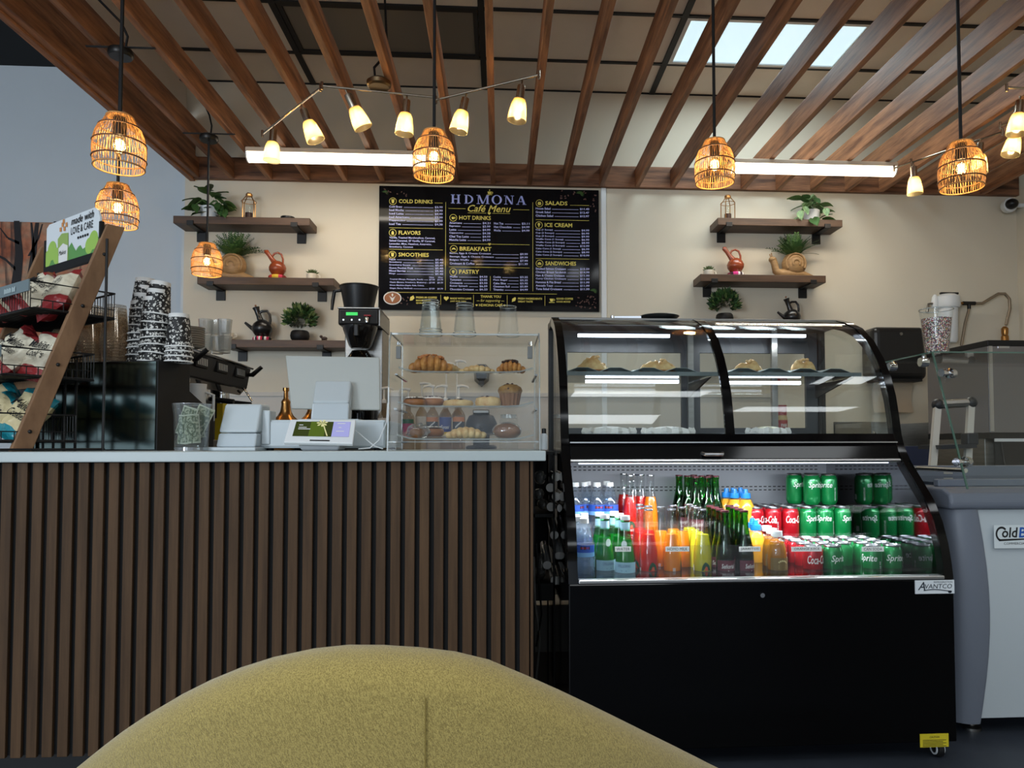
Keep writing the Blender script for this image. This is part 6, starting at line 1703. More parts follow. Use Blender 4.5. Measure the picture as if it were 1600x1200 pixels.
# LED strips
M_led = mat('led_strip', (235, 242, 255), .4, emit=(222, 234, 255), estr=7.0)
def led(px0, px1, py, Y, pw, rotx=0):
    a, b_ = PY(px0, py, Y), PY(px1, py, Y)
    s_ = MB().box(a.x, b_.x, Y - .008, Y + .008, a.z - .006, a.z + .006).build('led_strip', M_led, fg)
    lamp('led_glow', 'AREA', Vector(((a.x + b_.x)/2, Y, a.z - .014)) - fg.location, pw, (.88, .94, 1), (b_.x - a.x, .02), (rotx, 0, 0), fg)
led(903, 1046, 524, 2.95, 2.4); led(1112, 1258, 524, 2.95, 2.4)
led(FXL and 915, 1060, 596, 2.86, .8); led(1130, 1250, 598, 2.86, .8)
# lower compartment
ZDK = .502; YR = 3.03
M_liner = mat('grey_liner', (138, 140, 146), .4, metal=.2)
MB().box(FXL + .018, FXR - .018, YFR + .09, YR, ZDK - .02, ZDK).build('lower_deck', M_liner, fg)
MB().box(FXL + .03, FXR - .03, YFR + .03, YFR + .09, ZS - .05, ZS - .005).build('deck_lip', M_black, fg)
rear = MB().box(FXL + .012, FXR - .012, YR, YR + .012, ZDK, zd0).build('rear_liner', M_liner, fg)
ZT2 = .600
MB().box(FXL + .018, FXR - .018, 2.725, YR, ZT2 - .01, ZT2).box(FXL + .018, FXR - .018, 2.725, 2.735, ZDK, ZT2 - .01).build('step_riser', M_liner, fg)
sl_ = MB()
for zz in (.870, .856, .785, .771):
    k = 0; x = FXL + .06
    while x < FXR - .06:
        sl_.box(x, x + .012, YR - .001, YR + .001, zz - .002, zz + .002); x += .02
sl_.build('air_slots', M_matblack, rear)['kind'] = 'stuff'
a_ = (FXL + .06, FXR - .06)
MB().box(a_[0], a_[1], yd + .0, yd + .015, zd0 - .014, zd0 - .004).build('led_strip', M_led, fg)
lamp('led_glow', 'AREA', Vector(((a_[0] + a_[1])/2, yd + .006, zd0 - .022)) - fg.location, 17.0, (.90, .95, 1), (1.1, .02), (R(4), 0, 0), fg)
# price rail: clear strip with tags
ytag = YFR + .062
z0r, z1r = PY(1100, 897, ytag).z, PY(1100, 852, ytag).z
MB().box(PY(930, 870, ytag).x, FXR - .03, ytag, ytag + .003, z0r, z1r).build('price_rail', pane('rail_acrylic', (246, 247, 247), refl=.3, haze=.03, hazecol=(120, 120, 122)), fg)
for px0, px1, s_ in ((961, 986, 'WATER'), (1040, 1077, 'HOMO MILK'), (1155, 1188, 'JARRITOS'), (1237, 1284, 'ORANGE JUICE'), (1347, 1381, 'CAN SODA')):
    a, b_ = PY(px0, 862, ytag - .002), PY(px1, 854, ytag - .002)
    tg = MB().box(a.x, b_.x, ytag - .002, ytag - .0005, a.z, b_.z).build('shelf_tag', M_wpaper, fg)
    MB().text(s_, T((a.x + b_.x)/2, ytag - .0026, a.z + .003), b_.z - a.z - .006, (b_.x - a.x)*.84, 'C').build('tag_lettering', M_ink, tg, recalc=False)
# badges
a, b_ = PY(1430, 928, YFR - .002), PY(1494, 906, YFR - .002)
bd = MB().box(a.x, min(b_.x, FXR + .0), YFR - .003, YFR, a.z, b_.z).build('brand_badge', mat('badge_white', (214, 220, 224), .4), fg)
wb, hb = b_.x - a.x, b_.z - a.z
lt = MB(); lt.text('A', T(a.x + wb*.06, YFR - .0036, a.z + hb*.28), hb*.6, wb*.18, 'L', .3, .01); lt.text('VANTCO', T(a.x + wb*.23, YFR - .0036, a.z + hb*.38), hb*.34, wb*.66, 'L', .15, .005); lt.text('REFRIGERATION', T(a.x + wb*.45, YFR - .0036, a.z + hb*.8), hb*.12, wb*.45, 'L')
pts = [(a.x + wb*(.2 + .68*i/16), a.z + hb*(.24 + .07*math.sin(i/16*math.pi*1.4))) for i in range(17)]
for (p0, p1) in zip(pts, pts[1:]): lt.add([(p0[0], YFR - .0036, p0[1] - .0014), (p1[0], YFR - .0036, p1[1] - .0014), (p1[0], YFR - .0036, p1[1] + .0014), (p0[0], YFR - .0036, p0[1] + .0014)], [(0, 1, 2, 3)])
e0 = pts[-1]; lt.add([(e0[0] - .006 + .006*math.cos(k*.52), YFR - .0036, e0[1] - .002 + .004*math.sin(k*.52)) for k in range(12)], [tuple(range(12))])
lt.build('badge_lettering', mat('badge_ink', (30, 40, 52), .5), bd, recalc=False)
a, b_ = PY(1438, 1168, YFR - .002), PY(1482, 1146, YFR - .002)
yb_ = MB().box(a.x, b_.x, YFR - .002, YFR, a.z, b_.z).build('caution_label', mat('label_yellow', (206, 188, 40), .5), fg)
lt = MB(); lt.text('CAUTION', T((a.x + b_.x)/2, YFR - .003, b_.z - .012), .006, .03, 'C')
for k in range(5): lt.box(a.x + .008, b_.x - .008 - .01*(k % 2), YFR - .003, YFR - .002, b_.z - .019 - .0045*k, b_.z - .0178 - .0045*k)
lt.build('caution_lettering', M_ink, yb_, recalc=False)
q = PY(1191, 930, YFR - .001); MB().lathe([(0, 0), (.007, 0), (.007, .004), (0, .004)], 12, tuple(q), Matrix.Rotation(R(90), 3, 'X')).build('lock', M_chrome, fg)

# ---- pastries inside the upper level
M_parch = mat('blue_grey_parchment', (128, 146, 152), .7)
def tray_paper(label, px0, px1, z, Y0, Y1):
    x0, x1 = PY(px0, 600, Y0).x, PY(px1, 600, Y0).x
    g = [[(x0 + (x1 - x0)*i/12, Y0 + (Y1 - Y0)*j, z + .002 + .018*abs(math.sin(i*1.05 + j))) for i in range(13)] for j in (0, 1)]
    o = MB().sheet(g, .0015, (0, 0, -1)).build('parchment_sheet', M_parch, None, smooth=50); tag(o, label, 'parchment')
tray_paper('grey parchment sheet on the glass shelf, left half of the case', 885, 1090, zsf + .003, 2.7, 2.88)
tray_paper('grey parchment sheet on the glass shelf, right half of the case', 1138, 1330, zsf + .003, 2.7, 2.88)
def wrap_pastry(label, px, w_, h, seed):
    x = PY(px, 565, 2.8).x; rn = random.Random(seed)
    t = thing('filled_pastry', label, 'pastry', (x, 2.8, zsf + .016), 'pastries on the glass shelf')
    b = MB(); b.sphere((0, 0, 0), w_/2, .035, h, 20, 12)
    b.v = [(vx + .004*math.sin(vy*200), vy, max(0, vz)*(1 + .18*math.sin(vx*90 + seed)) + .006*math.sin(vx*160 + vy*90)*(vz > .004)) for vx, vy, vz in b.v]
    b.build('dough', M_dough, t, smooth=60, world=False)
    b = MB(); b.sphere((0, 0, .0), w_/2*1.08, .042, .008, 18, 8); b.build('dough_base', M_bun, t, smooth=60, world=False)
    b = MB()
    for k in range(5): b.sphere((rn.uniform(-.02, .02), rn.uniform(-.02, .0), h*rn.uniform(.92, 1.08)), .008, .007, .006, 8, 6)
    b.build('filling', mat('filling_cream', (206, 170, 120), .5), t, smooth=60, world=False)
for px, w_, h, l in ((925, .12, .05, 'puffed pastry at far left on the glass shelf'), (1030, .15, .04, 'long pastry left of the mullion on the glass shelf'), (1169, .115, .04, 'pastry just right of the mullion on the glass shelf'), (1255, .10, .045, 'pointed pastry at right on the glass shelf')): wrap_pastry(l, px, w_, h, px)
def doily(label, px, w_):
    x = PY(px, 670, 2.7).x
    t = thing('wrapped_cake', label, 'cake', (x, 2.72, zf + .001), 'paper-wrapped cakes')
    b = MB(); n = 28; g = []
    for z, r_ in ((0, w_/2*.92), (.03, w_/2*1.05), (.045, w_/2*.98)):
        g.append([((r_ + .005*(-1)**i)*math.cos(2*math.pi*i/n), (r_*.7 + .005*(-1)**i)*math.sin(2*math.pi*i/n), z + .004*math.sin(i*2.3)) for i in range(n + 1)])
    b.sheet(g).build('paper_wrap', M_wpaper, t, world=False, smooth=20)
    b = MB(); b.sphere((0, 0, .03), w_/2*.9, w_/2*.63, .022, 18, 8); b.build('cake', M_wpaper if px < 1100 else mat('cream_cake', (196, 196, 170), .6, bump=.4, bscale=60), t, smooth=60, world=False)
doily('white paper-wrapped cake at left on the floor of the upper case', 953, .19); doily('white paper-wrapped cake left of the mullion on the upper case floor', 1046, .19); doily('creamy cake in paper right of the mullion on the upper case floor', 1203, .16)
# ---- on top of the case
q = PY(1030, 499, YTOP + .05)
t = thing('serving_plate', 'dark round plate on top of the glass case', 'plate', (q.x, YTOP + .055, ZTOP))
MB().lathe([(0, 0), (.04, 0), (.075, .010), (.083, .016), (.08, .018), (.04, .006), (0, .006)], 32).build('dish', mat('dark_stoneware', (52, 54, 54), .3), t, smooth=40, world=False)
q = PY(980, 497, YTOP + .05)
t = thing('serving_tongs', 'metal serving tongs lying on top of the glass case', 'tongs', (q.x, YTOP + .05, ZTOP))
for s_ in (-1, 1): MB().beam((-.06, s_*.004, .008), (.055, s_*.014, .008), .004, .013).build('arm', M_chrome, t, world=False)
MB().lathe([(0, -.008), (.009, -.008), (.009, .008), (0, .008)], 12, (-.06, 0, .009)).build('hinge', M_chrome, t, world=False)
# ================================================================== DRINKS
M_red = mat('can_red', (176, 22, 34), .25, metal=.35, coat=.3); M_grn = mat('can_green', (14, 124, 62), .25, metal=.35, coat=.3)
M_lid = mat('can_lid_aluminium', (176, 178, 182), .3, metal=1.0)
def wrapcyl(r_, z0, a0=0.0):
    return lambda x, z: (r_*math.sin(x/r_ + a0), -r_*math.cos(x/r_ + a0), z + z0)
def make_can(m, word, cw):
    def f():
        o = MB().lathe([(.0235, .003), (.0255, .001), (.029, .007), (.033, .014), (.033, .100), (.0315, .106), (.0275, .115)], 24).build('soda_can', m, None, smooth=40)
        MB().lathe([(.0275, .115), (.0285, .119), (.027, .122), (.0255, .119), (.0245, .1155), (0, .1155)], 24).build('can_lid', M_lid, o, smooth=40)
        MB().lathe([(.010, .0), (.010, .0015), (.0, .0015)], 10, (0, -.008, .1165)).build('ring_pull', M_lid, o)
        MB().lathe([(.0235, .003), (.0255, .001), (0, .0)], 20).build('can_base', M_lid, o)
        l = MB(); l.text(word, None, .028, cw, 'C', .25, .012, wrap=wrapcyl(.0334, .062)); l.build('lettering', M_wpaper, o, recalc=False)
        l = MB(); 
        l.text('RECYCLE ME', None, .006, .05, 'L', wrap=lambda x, z: (.0334*math.sin(1.35 - z/.0334), -.0334*math.cos(1.35 - z/.0334), .018 + x))
        for j in range(12): l.add([(.0334*math.sin(2.2 + .03*j), -.0334*math.cos(2.2 + .03*j), z) for z in (.02, .04)] + [(.0334*math.sin(2.215 + .03*j), -.0334*math.cos(2.215 + .03*j), z) for z in (.04, .02)], [(0, 1, 2, 3)])
        l.build('small_print', M_wpaper, o, recalc=False)
        return o
    return Proto(f)
CANR = make_can(M_red, 'Coca-Cola', .075); CANG = make_can(M_grn, 'Sprite', .060)
rn = random.Random(11)
XK = [1.324 - .0685*k for k in range(8)]
def can(green, x, y, z, label, spin, grp):
    o = (CANG if green else CANR).get(); o.location = (x, y, z); o.rotation_euler = (0, 0, spin)
    tag(o, label, 'soda can', grp)
RW = ['front', 'second', 'third', 'rear']
fsp = {0: -.1, 1: -.9, 3: .35, 4: .2}
for ri, yy in enumerate((2.425, 2.4935, 2.562, 2.6305)):
    for k in range(6):
        if ri == 0 and k in (2,): continue
        if k == 5 and ri < 2: continue
        g = k < 4
        can(g, XK[k], yy, ZDK, '%s soda can on the lower deck, %s row, %s from the right wall' % ('green' if g else 'red', RW[ri], ORD[k]), fsp.get(k, rn.uniform(-2, 2)) if ri == 0 else rn.uniform(-3, 3), 'cans on the lower deck')
for ri, yy in enumerate((2.775, 2.8435, 2.912)):
    for k in range(6):
        g = k < 3
        can(g, XK[k] - .004, yy, ZT2, '%s soda can on the raised step, %s row, %s from the right wall' % ('green' if g else 'red', RW[ri], ORD[k]), (.5, -.5, .4, .3, -1.0, .2)[k] + (0 if ri == 0 else rn.uniform(-2, 2)), 'cans on the raised step')
for i, (x, yy, s_) in enumerate(((1.305, 2.855, -.9), (1.2365, 2.855, .15), (1.19, 2.915, .4), (1.262, 2.918, 1.5))):
    can(True, x, yy, ZT2 + .1225, 'green soda can stacked on top of the other cans, %s of four' % ORD[i], s_, 'cans stacked on top')

# bottles
M_plas = pane('pet_plastic', (238, 244, 250), refl=1.6, rough=.03, haze=.10, hazecol=(220, 230, 240))
M_gclear = pane('bottle_glass', (250, 252, 251), refl=1.2)
M_ggreen = pane('green_bottle_glass', (96, 186, 104), refl=1.2)
M_gmin = pane('pale_green_glass', (170, 226, 176), refl=1.2)
def liquid(name, rgb, tr=.0):
    m = mat(name, rgb, .2, sss=.0, coat=.3); b = m.node_tree.nodes['Principled BSDF']; return m
def glassbottle(prof, fill, fillm, glassm, capm, caph, capr, H):
    def f():
        o = MB().lathe(prof, 22).build('bottle', glassm, None, smooth=45)
        inner = [(0, .004)] + [(max(.001, r_ - .0022), z) for r_, z in prof if z <= fill and r_ > 0]
        rl = None
        for (r0, z0), (r1, z1) in zip(prof, prof[1:]):
            if z0 <= fill <= z1 and z1 > z0: rl = r0 + (r1 - r0)*(fill - z0)/(z1 - z0) - .0022
        inner += [(rl or .01, fill), (0, fill)]
        MB().lathe(inner, 20).build('drink', fillm, o, smooth=45)
        MB().lathe([(0, H), (capr, H), (capr*1.06, H + .003), (capr, H + caph), (0, H + caph)], 18).build('cap', capm, o, smooth=40)
        return o
    return f
JP = [(0, 0), (.028, 0), (.0305, .004), (.0305, .085), (.029, .11), (.023, .15), (.0155, .185), (.0135, .21), (.0135, .232), (.015, .234), (.0145, .24)]
SP_ = [(0, 0), (.031, 0), (.0335, .004), (.034, .06), (.033, .09), (.027, .125), (.018, .165), (.0145, .19), (.0145, .205), (.0155, .207), (.015, .212)]
GP = [(0, 0), (.028, 0), (.0305, .004), (.0305, .088), (.028, .12), (.02, .155), (.014, .185), (.013, .225), (.0145, .228), (.014, .234)]
WP = [(0, 0), (.029, 0), (.032, .005)] + [(.0315 + .0012*(-1)**i, .012 + .0095*i) for i in range(9)] + [(.032, .10), (.032, .135), (.0295, .15), (.022, .178), (.0135, .195), (.0125, .203)]
AP = [(0, 0), (.03, 0), (.033, .005), (.033, .09), (.031, .115), (.022, .14), (.017, .148), (.017, .152)]
OP = [(0, 0), (.028, 0), (.031, .005), (.029, .05), (.034, .09), (.033, .125), (.022, .15), (.017, .155)]
M_wcap = mat('white_cap', (226, 228, 228), .4); M_dcap = mat('crown_cap_dark', (84, 40, 46), .35, metal=.5); M_scap = mat('crown_cap_silver', (196, 196, 200), .25, metal=1.0)
M_bcap = mat('blue_cap', (36, 126, 206), .35)
def jar_label(o, word, sub, col, extra=None):
    l = MB(); l.text(word, None, .011, .042, 'C', 0, .01, wrap=wrapcyl(.0312, .032)); l.text('Natural Flavor Soda', None, .0035, .036, 'C', wrap=wrapcyl(.0312, .010))
    if sub: l.text(sub, None, .006, .028, 'C', wrap=wrapcyl(.0312, .017))
    for j in range(10): l.add([(.0312*math.sin(-1.75 + .03*j + e), -.0312*math.cos(-1.75 + .03*j + e), z) for e, z in ((0, .03), (.016, .03), (.016, .055), (0, .055))], [(0, 1, 2, 3)])
    l.build('lettering', M_wpaper, o, recalc=False)
    if extra:
        w_ = wrapcyl(.0311, 0)
        MB().add([w_(x, z) for x, z in ((-.016, .046), (.016, .046), (.012, .062), (.005, .07), (-.003, .074), (-.009, .068), (-.013, .06))], [tuple(range(7))]).build('logo_leaves', mat('logo_green', (26, 78, 50), .5), o, recalc=False)
        w2 = wrapcyl(.0313, 0)
        MB().add([w2(x, z) for x, z in ((-.006, .046), (.006, .046), (.004, .058), (-.002, .06))], [(0, 1, 2, 3)]).build('logo_body', mat('logo_orange', (200, 84, 50), .5), o, recalc=False)
def mk(proffn, *a):
    return Proto(lambda: proffn(*a))
def b_jar(rgb, nm, sub):
    def f():
        o = glassbottle(JP, .162, liquid(nm, rgb), M_gclear, M_scap, .006, .0142, .24)(); o.name = 'soda_bottle'
        jar_label(o, 'JARRITOS', sub, None, True); return o
    return Proto(f)
JR, JO, JY_ = b_jar((206, 34, 30), 'red_soda', 'Fruit Punch'), b_jar((232, 128, 24), 'orange_soda', None), b_jar((196, 186, 40), 'yellow_soda', 'Piña')
def f_sg():
    o = glassbottle(GP, .16, liquid('dark_sangria', (26, 12, 14)), M_ggreen, M_dcap, .006, .0138, .234)(); o.name = 'sangria_bottle'
    MB().lathe([(.0309, .006), (.0309, .078)], 20, a0=R(-165), a1=R(-15)).build('label', mat('label_maroon', (92, 28, 44), .5), o, smooth=60, recalc=False)
    l = MB(); l.text('Señorial', None, .015, .046, 'C', .2, .01, wrap=wrapcyl(.0314, .052)); l.text('Sangria', None, .007, .03, 'C', 0, .01, wrap=wrapcyl(.0314, .026)); l.text('Natural Flavor Soda', None, .004, .04, 'C', wrap=wrapcyl(.0314, .014))
    w_ = wrapcyl(.0314, 0); l.add([w_(0, .036), w_(.004, .041), (w_(0, .047)), w_(-.004, .041)], [(0, 1, 2, 3)]); l.build('lettering', M_wpaper, o, recalc=False)
    return o
SGB = Proto(f_sg)
def f_sp():
    o = glassbottle(SP_, .15, liquid('green_mineral', (30, 132, 66)), M_gmin, M_wcap, .014, .0152, .212)(); o.name = 'mineral_water_bottle'
    MB().lathe([(.0344, .018), (.0346, .078)], 24, a0=R(-170), a1=R(-10)).build('label', mat('label_pale_blue', (146, 188, 206), .5), o, smooth=60, recalc=False)
    MB().lathe([(.0158, .178), (.0152, .205)], 18).build('neck_label', MATS['label_pale_blue'], o, smooth=60)
    l = MB(); l.text('S.PELLEGRINO', None, .009, .044, 'C', wrap=wrapcyl(.0349, .062)); 
    for k in range(4): l.add([wrapcyl(.0349, 0)(xx, .026 + .008*k + zz) for xx, zz in ((-.018 + .003*k, 0), (.014 - .002*k, 0), (.014 - .002*k, .0022), (-.018 + .003*k, .0022))], [(0, 1, 2, 3)])
    l.build('lettering', mat('navy_ink', (40, 60, 110), .5), o, recalc=False)
    w_ = wrapcyl(.0350, 0, .9); MB().add([w_(x, z) for x, z in ((-.01, .022), (.01, .022), (.01, .04), (-.01, .04))], [(0, 1, 2, 3)]).build('barcode', M_wpaper, o, recalc=False)
    MB().add([(.026*math.sin(.3*math.cos(a)), -.0265 - .001, .140 + .012*math.sin(a)) if False else (.009*math.cos(a), -.0275 + .08*(.009*math.cos(a)), .135 + .013*math.sin(a)) for a in [2*math.pi*k/14 for k in range(14)]], [tuple(range(14))]).build('neck_oval', mat('oval_grey', (190, 206, 204), .5), o, recalc=False)
    return o
SPB = Proto(f_sp)
def f_w():
    o = glassbottle(WP, .165, pane('water', (226, 236, 244), refl=.8, haze=.05), M_plas, M_wcap, .016, .0142, .203)(); o.name = 'water_bottle'
    MB().lathe([(.0328, .098), (.0328, .136)], 22).build('label', mat('label_blue_white', (44, 84, 176), .4), o, smooth=60)
    MB().lathe([(.0331, .098), (.0331, .112)], 22).build('label_wave', mat('label_sky', (120, 170, 220), .4), o, smooth=60)
    w_ = wrapcyl(.0334, 0); MB().add([w_(x, z) for x, z in ((-.024, .122), (-.008, .122), (.008, .122), (.008, .132), (-.008, .132), (-.024, .132))], [tuple(range(6))]).build('brand_patch', M_ink, o, recalc=False)
    MB().text('KIRKLAND', None, .006, .027, 'C', 0, .01, wrap=lambda x, z: wrapcyl(.0338, .124)(x - .008, z)).build('lettering', mat('red_ink', (200, 60, 50), .5), o, recalc=False)
    return o
WB = Proto(f_w)
def f_ap():
    o = glassbottle(AP, .135, liquid('amber_juice', (168, 104, 22)), M_gclear, M_wcap, .018, .0175, .152)(); o.name = 'apple_juice_bottle'
    MB().lathe([(.0335, .012), (.0335, .085)], 20, a0=R(-160), a1=R(-20)).build('label', mat('label_juice', (120, 96, 52), .5), o, smooth=60, recalc=False)
    l = MB(); w3 = wrapcyl(.034, 0)
    for j in range(6):
        a = R(150 - 24*j); a2 = a - R(17); l.add([w3(.019*math.cos(a), .064 + .014*math.sin(a)), w3(.019*math.cos(a2), .064 + .014*math.sin(a2)), w3(.014*math.cos(a2), .064 + .009*math.sin(a2)), w3(.014*math.cos(a), .064 + .009*math.sin(a))], [(0, 1, 2, 3)])
    for j in range(3): l.add([w3(x, .05 + .005*j + z) for x, z in ((-.014, 0), (.014, 0), (.014, .002), (-.014, .002))], [(0, 1, 2, 3)])
    l.build('lettering', mat('cream_ink', (220, 206, 150), .5), o, recalc=False)
    w_ = wrapcyl(.034, 0); MB().add([w_(.011*math.cos(2*math.pi*k/14), .032 + .011*math.sin(2*math.pi*k/14)) for k in range(14)], [tuple(range(14))]).build('apple_print', mat('apple_red', (160, 50, 40), .5), o, recalc=False)
    return o
APB = Proto(f_ap)
def f_oj():
    o = glassbottle(OP, .15, liquid('orange_drink', (240, 168, 48)), M_gclear, M_bcap, .02, .018, .155)(); o.name = 'orange_drink_bottle'
    MB().lathe([(0, .175), (.01, .175), (.008, .19), (0, .19)], 14).build('spout', M_bcap, o, smooth=40)
    return o
OJB = Proto(f_oj)
def bottle(P, px, Y, z, spin, label, cat, grp):
    if z == ZDK: Y -= .045
    o = P.get(); o.location = (PY(px, 860, Y).x, Y, z); o.rotation_euler = (0, 0, spin); tag(o, label, cat, grp)
GRP = 'bottles in the glass case'
# front deck, left to right
for i, (px, Y, s_) in enumerate(((913, 2.44, .2), (906, 2.51, -.6), (899, 2.58, .9), (913, 2.62, .1))):
    bottle(WB, px, Y, ZDK, s_, 'clear water bottle on the lower deck, %s from the glass front' % ORD[i], 'water bottle', GRP)
for i, (px, Y, s_) in enumerate(((977, 2.45, -.3), (945, 2.50, .3), (968, 2.525, .5), (937, 2.575, 0), (960, 2.60, 0))):
    bottle(SPB, px, Y, ZDK, s_, 'green mineral water bottle with white cap, %s from the glass front' % ORD[i], 'mineral water bottle', GRP)
for i, (px, Y, s_) in enumerate(((1014, 2.47, .25), (1001, 2.535, -.8), (1013, 2.60, .6), (1000, 2.665, 1))):
    bottle(JR, px, Y, ZDK, s_, 'red soda bottle on the lower deck, %s from the glass front' % ORD[i], 'soda bottle', GRP)
for i, (px, Y, s_) in enumerate(((1050, 2.47, 1.6), (1066, 2.545, -.9), (1033, 2.565, 1.2), (1052, 2.62, 2))):
    bottle(JO, px, Y, ZDK, s_, 'orange soda bottle on the lower deck, %s from the glass front' % ORD[i], 'soda bottle', GRP)
for i, (px, Y, s_) in enumerate(((1098, 2.46, .1), (1090, 2.53, 1), (1083, 2.60, 2), (1077, 2.67, 3))):
    bottle(JY_, px, Y, ZDK, s_, 'yellow soda bottle on the lower deck, %s from the glass front' % ORD[i], 'soda bottle', GRP)
for j, px0 in enumerate((1133, 1163)):
    for i in range(4):
        bottle(SGB, px0 - 7.5*i, 2.46 + .068*i, ZDK, (.05, -.5, 1, 2)[i] if j == 0 else (.5, 0, 2, 1)[i], 'dark sangria bottle on the lower deck, %s file, %s from the glass front' % (('left', 'right')[j], ORD[i]), 'soda bottle', GRP)
for i, (px, Y) in enumerate(((1214, 2.46), (1206, 2.54), (1198, 2.62))):
    bottle(APB, px, Y, ZDK, .2, 'amber juice bottle with white cap, %s from the glass front' % ORD[i], 'juice bottle', GRP)
for i, (px, Y) in enumerate(((1181, 2.62), (1176, 2.69))):
    bottle(OJB, px, Y, ZDK, 0, 'orange drink bottle with blue cap on the lower deck, %s from the front' % ORD[i], 'drink bottle', GRP)
# raised step
for i, (px, Y) in enumerate(((953, 2.77), (933, 2.77), (914, 2.80), (899, 2.77), (918, 2.86), (948, 2.86))):
    bottle(WB, px, Y, ZT2 - .0, .4*i, 'clear water bottle on the raised step, %s of six' % ORD[i], 'water bottle', GRP)
for i, (px, Y, P) in enumerate(((985, 2.79, JR), (991, 2.865, JR), (1002, 2.83, JR), (975, 2.94, JR), (1017, 2.80, JO))):
    bottle(P, px, Y, ZT2, i, '%s soda bottle on the raised step, %s of the group' % ('red' if P is JR else 'orange', ORD[i]), 'soda bottle', GRP)
k = 0
for i, (px, Y) in enumerate(((1088, 2.78), (1107, 2.78), (1119, 2.82), (1098, 2.85), (1075, 2.86), (1110, 2.90), (1062, 2.92), (1085, 2.93))):
    bottle(SGB, px, Y, ZT2, i*1.3, 'dark sangria bottle on the raised step, %s of eight' % ORD[i], 'soda bottle', GRP)
for i, (px, Y) in enumerate(((1166, 2.78), (1149, 2.80), (1136, 2.84), (1146, 2.87), (1158, 2.89))):
    bottle(OJB, px, Y, ZT2, i, 'orange drink bottle with blue cap on the raised step, %s of five' % ORD[i], 'drink bottle', GRP)
# ================================================================== ICE CREAM FREEZER
YZ = 2.36; ZX0 = PY(1488, 900, YZ).x; ZX1 = ZX0 + 1.55; YZ1 = YZ + .72
M_fgrey = mat('blue_grey_plastic', (104, 110, 121), .45)
M_fwhite = mat('freezer_white_panel', (176, 184, 188), .45)
ZFT = PY(1560, 772, YZ).z
fz = thing('ice_cream_freezer', 'grey and white ice cream freezer chest standing right of the glass case', 'freezer', ((ZX0 + ZX1)/2, (YZ + YZ1)/2, 0))
MB().box(ZX0 + .03, ZX1 - .03, YZ + .03, YZ1, .055, ZFT - .02).build('cabinet', M_fgrey, fz, bevel=.01)
def pillar(x, sgn):
    b = MB(); rows_ = []
    for i in range(11):
        v = i / 10; z = .042 + (ZFT - .01 - .042)*v
        wd = .085 + .028*math.sin(math.pi*v) ; bul = .02*math.sin(math.pi*v)
        row = []
        for (a, c) in ((0, .12), (0, .05), (.012, .018), (.04, 0), (.075, -.004), (1, 0), (1, .12)):
            xx = a if a < 1 else wd
            if a < 1: xx = a * wd/.085
            row.append((x + sgn*(xx), YZ + c - bul*(1 if c < .06 else 0), z))
        rows_.append(row)
    b.sheet([r_ + [r_[0]] for r_ in rows_]); n = len(rows_[0])
    b.add(rows_[0], [tuple(range(n))]); b.add(rows_[-1], [tuple(range(n))])
    b.build('corner_pillar', M_fgrey, fz, smooth=50)
pillar(ZX0, 1); pillar(ZX1, -1)
b = MB(); g = []
for i in range(11):
    v = i / 10; z = .058 + (ZFT - .052 - .058)*v; bul = .018*math.sin(math.pi*v)
    g.append([(ZX0 + .075 + (ZX1 - ZX0 - .15)*j/8, YZ + .006 - bul, z) for j in range(9)])
b.sheet(g, .02, (0, 1, 0)).build('front_panel', M_fwhite, fz, smooth=50)
pr = [(YZ - .012, ZFT - .05), (YZ - .02, ZFT - .03), (YZ - .012, ZFT + .002), (YZ + .03, ZFT + .02), (YZ1 - .02, ZFT + .02), (YZ1, ZFT), (YZ1, ZFT - .05)]
MB().prism(pr, ZX0 - .012, ZX1 + .012, 'x').build('top_rim', M_fgrey, fz, bevel=.012, seg=3)
MB().box(ZX0 + .02, ZX1 - .02, YZ + .10, YZ + .13, ZFT + .02, ZFT + .045).build('front_channel', M_fgrey, fz, bevel=.004)
MB().box(ZX0 + .02, ZX1 - .02, YZ1 - .05, YZ1 - .01, ZFT + .02, ZFT + .075).build('rear_channel', M_fgrey, fz, bevel=.004)
for k in range(2):
    xa = ZX0 + .05 + k*.73; MB().box(xa, xa + .71, YZ + .13, YZ1 - .05, ZFT + .022, ZFT + .032).build('sliding_lid', pane('lid_glass', (190, 200, 210), refl=1.2, haze=.2, hazecol=(150, 160, 175)), fz)
for i, (x, y) in enumerate(((ZX0 + .10, YZ + .07), (ZX1 - .10, YZ + .07), (ZX0 + .10, YZ1 - .08), (ZX1 - .10, YZ1 - .08))):
    c = MB().lathe([(0, 0), (.03, 0), (.03, .008), (.012, .014), (.012, .06), (0, .06)], 16, (x, y, 0)).build('levelling_foot', M_steel, fz, smooth=40)
q = PY(1534, 745, YZ + .45); MB().box(q.x - .02, q.x + .02, YZ1 - .052, YZ1 - .048, ZFT + .04, ZFT + .055).build('screw_plate', M_alu, fz)
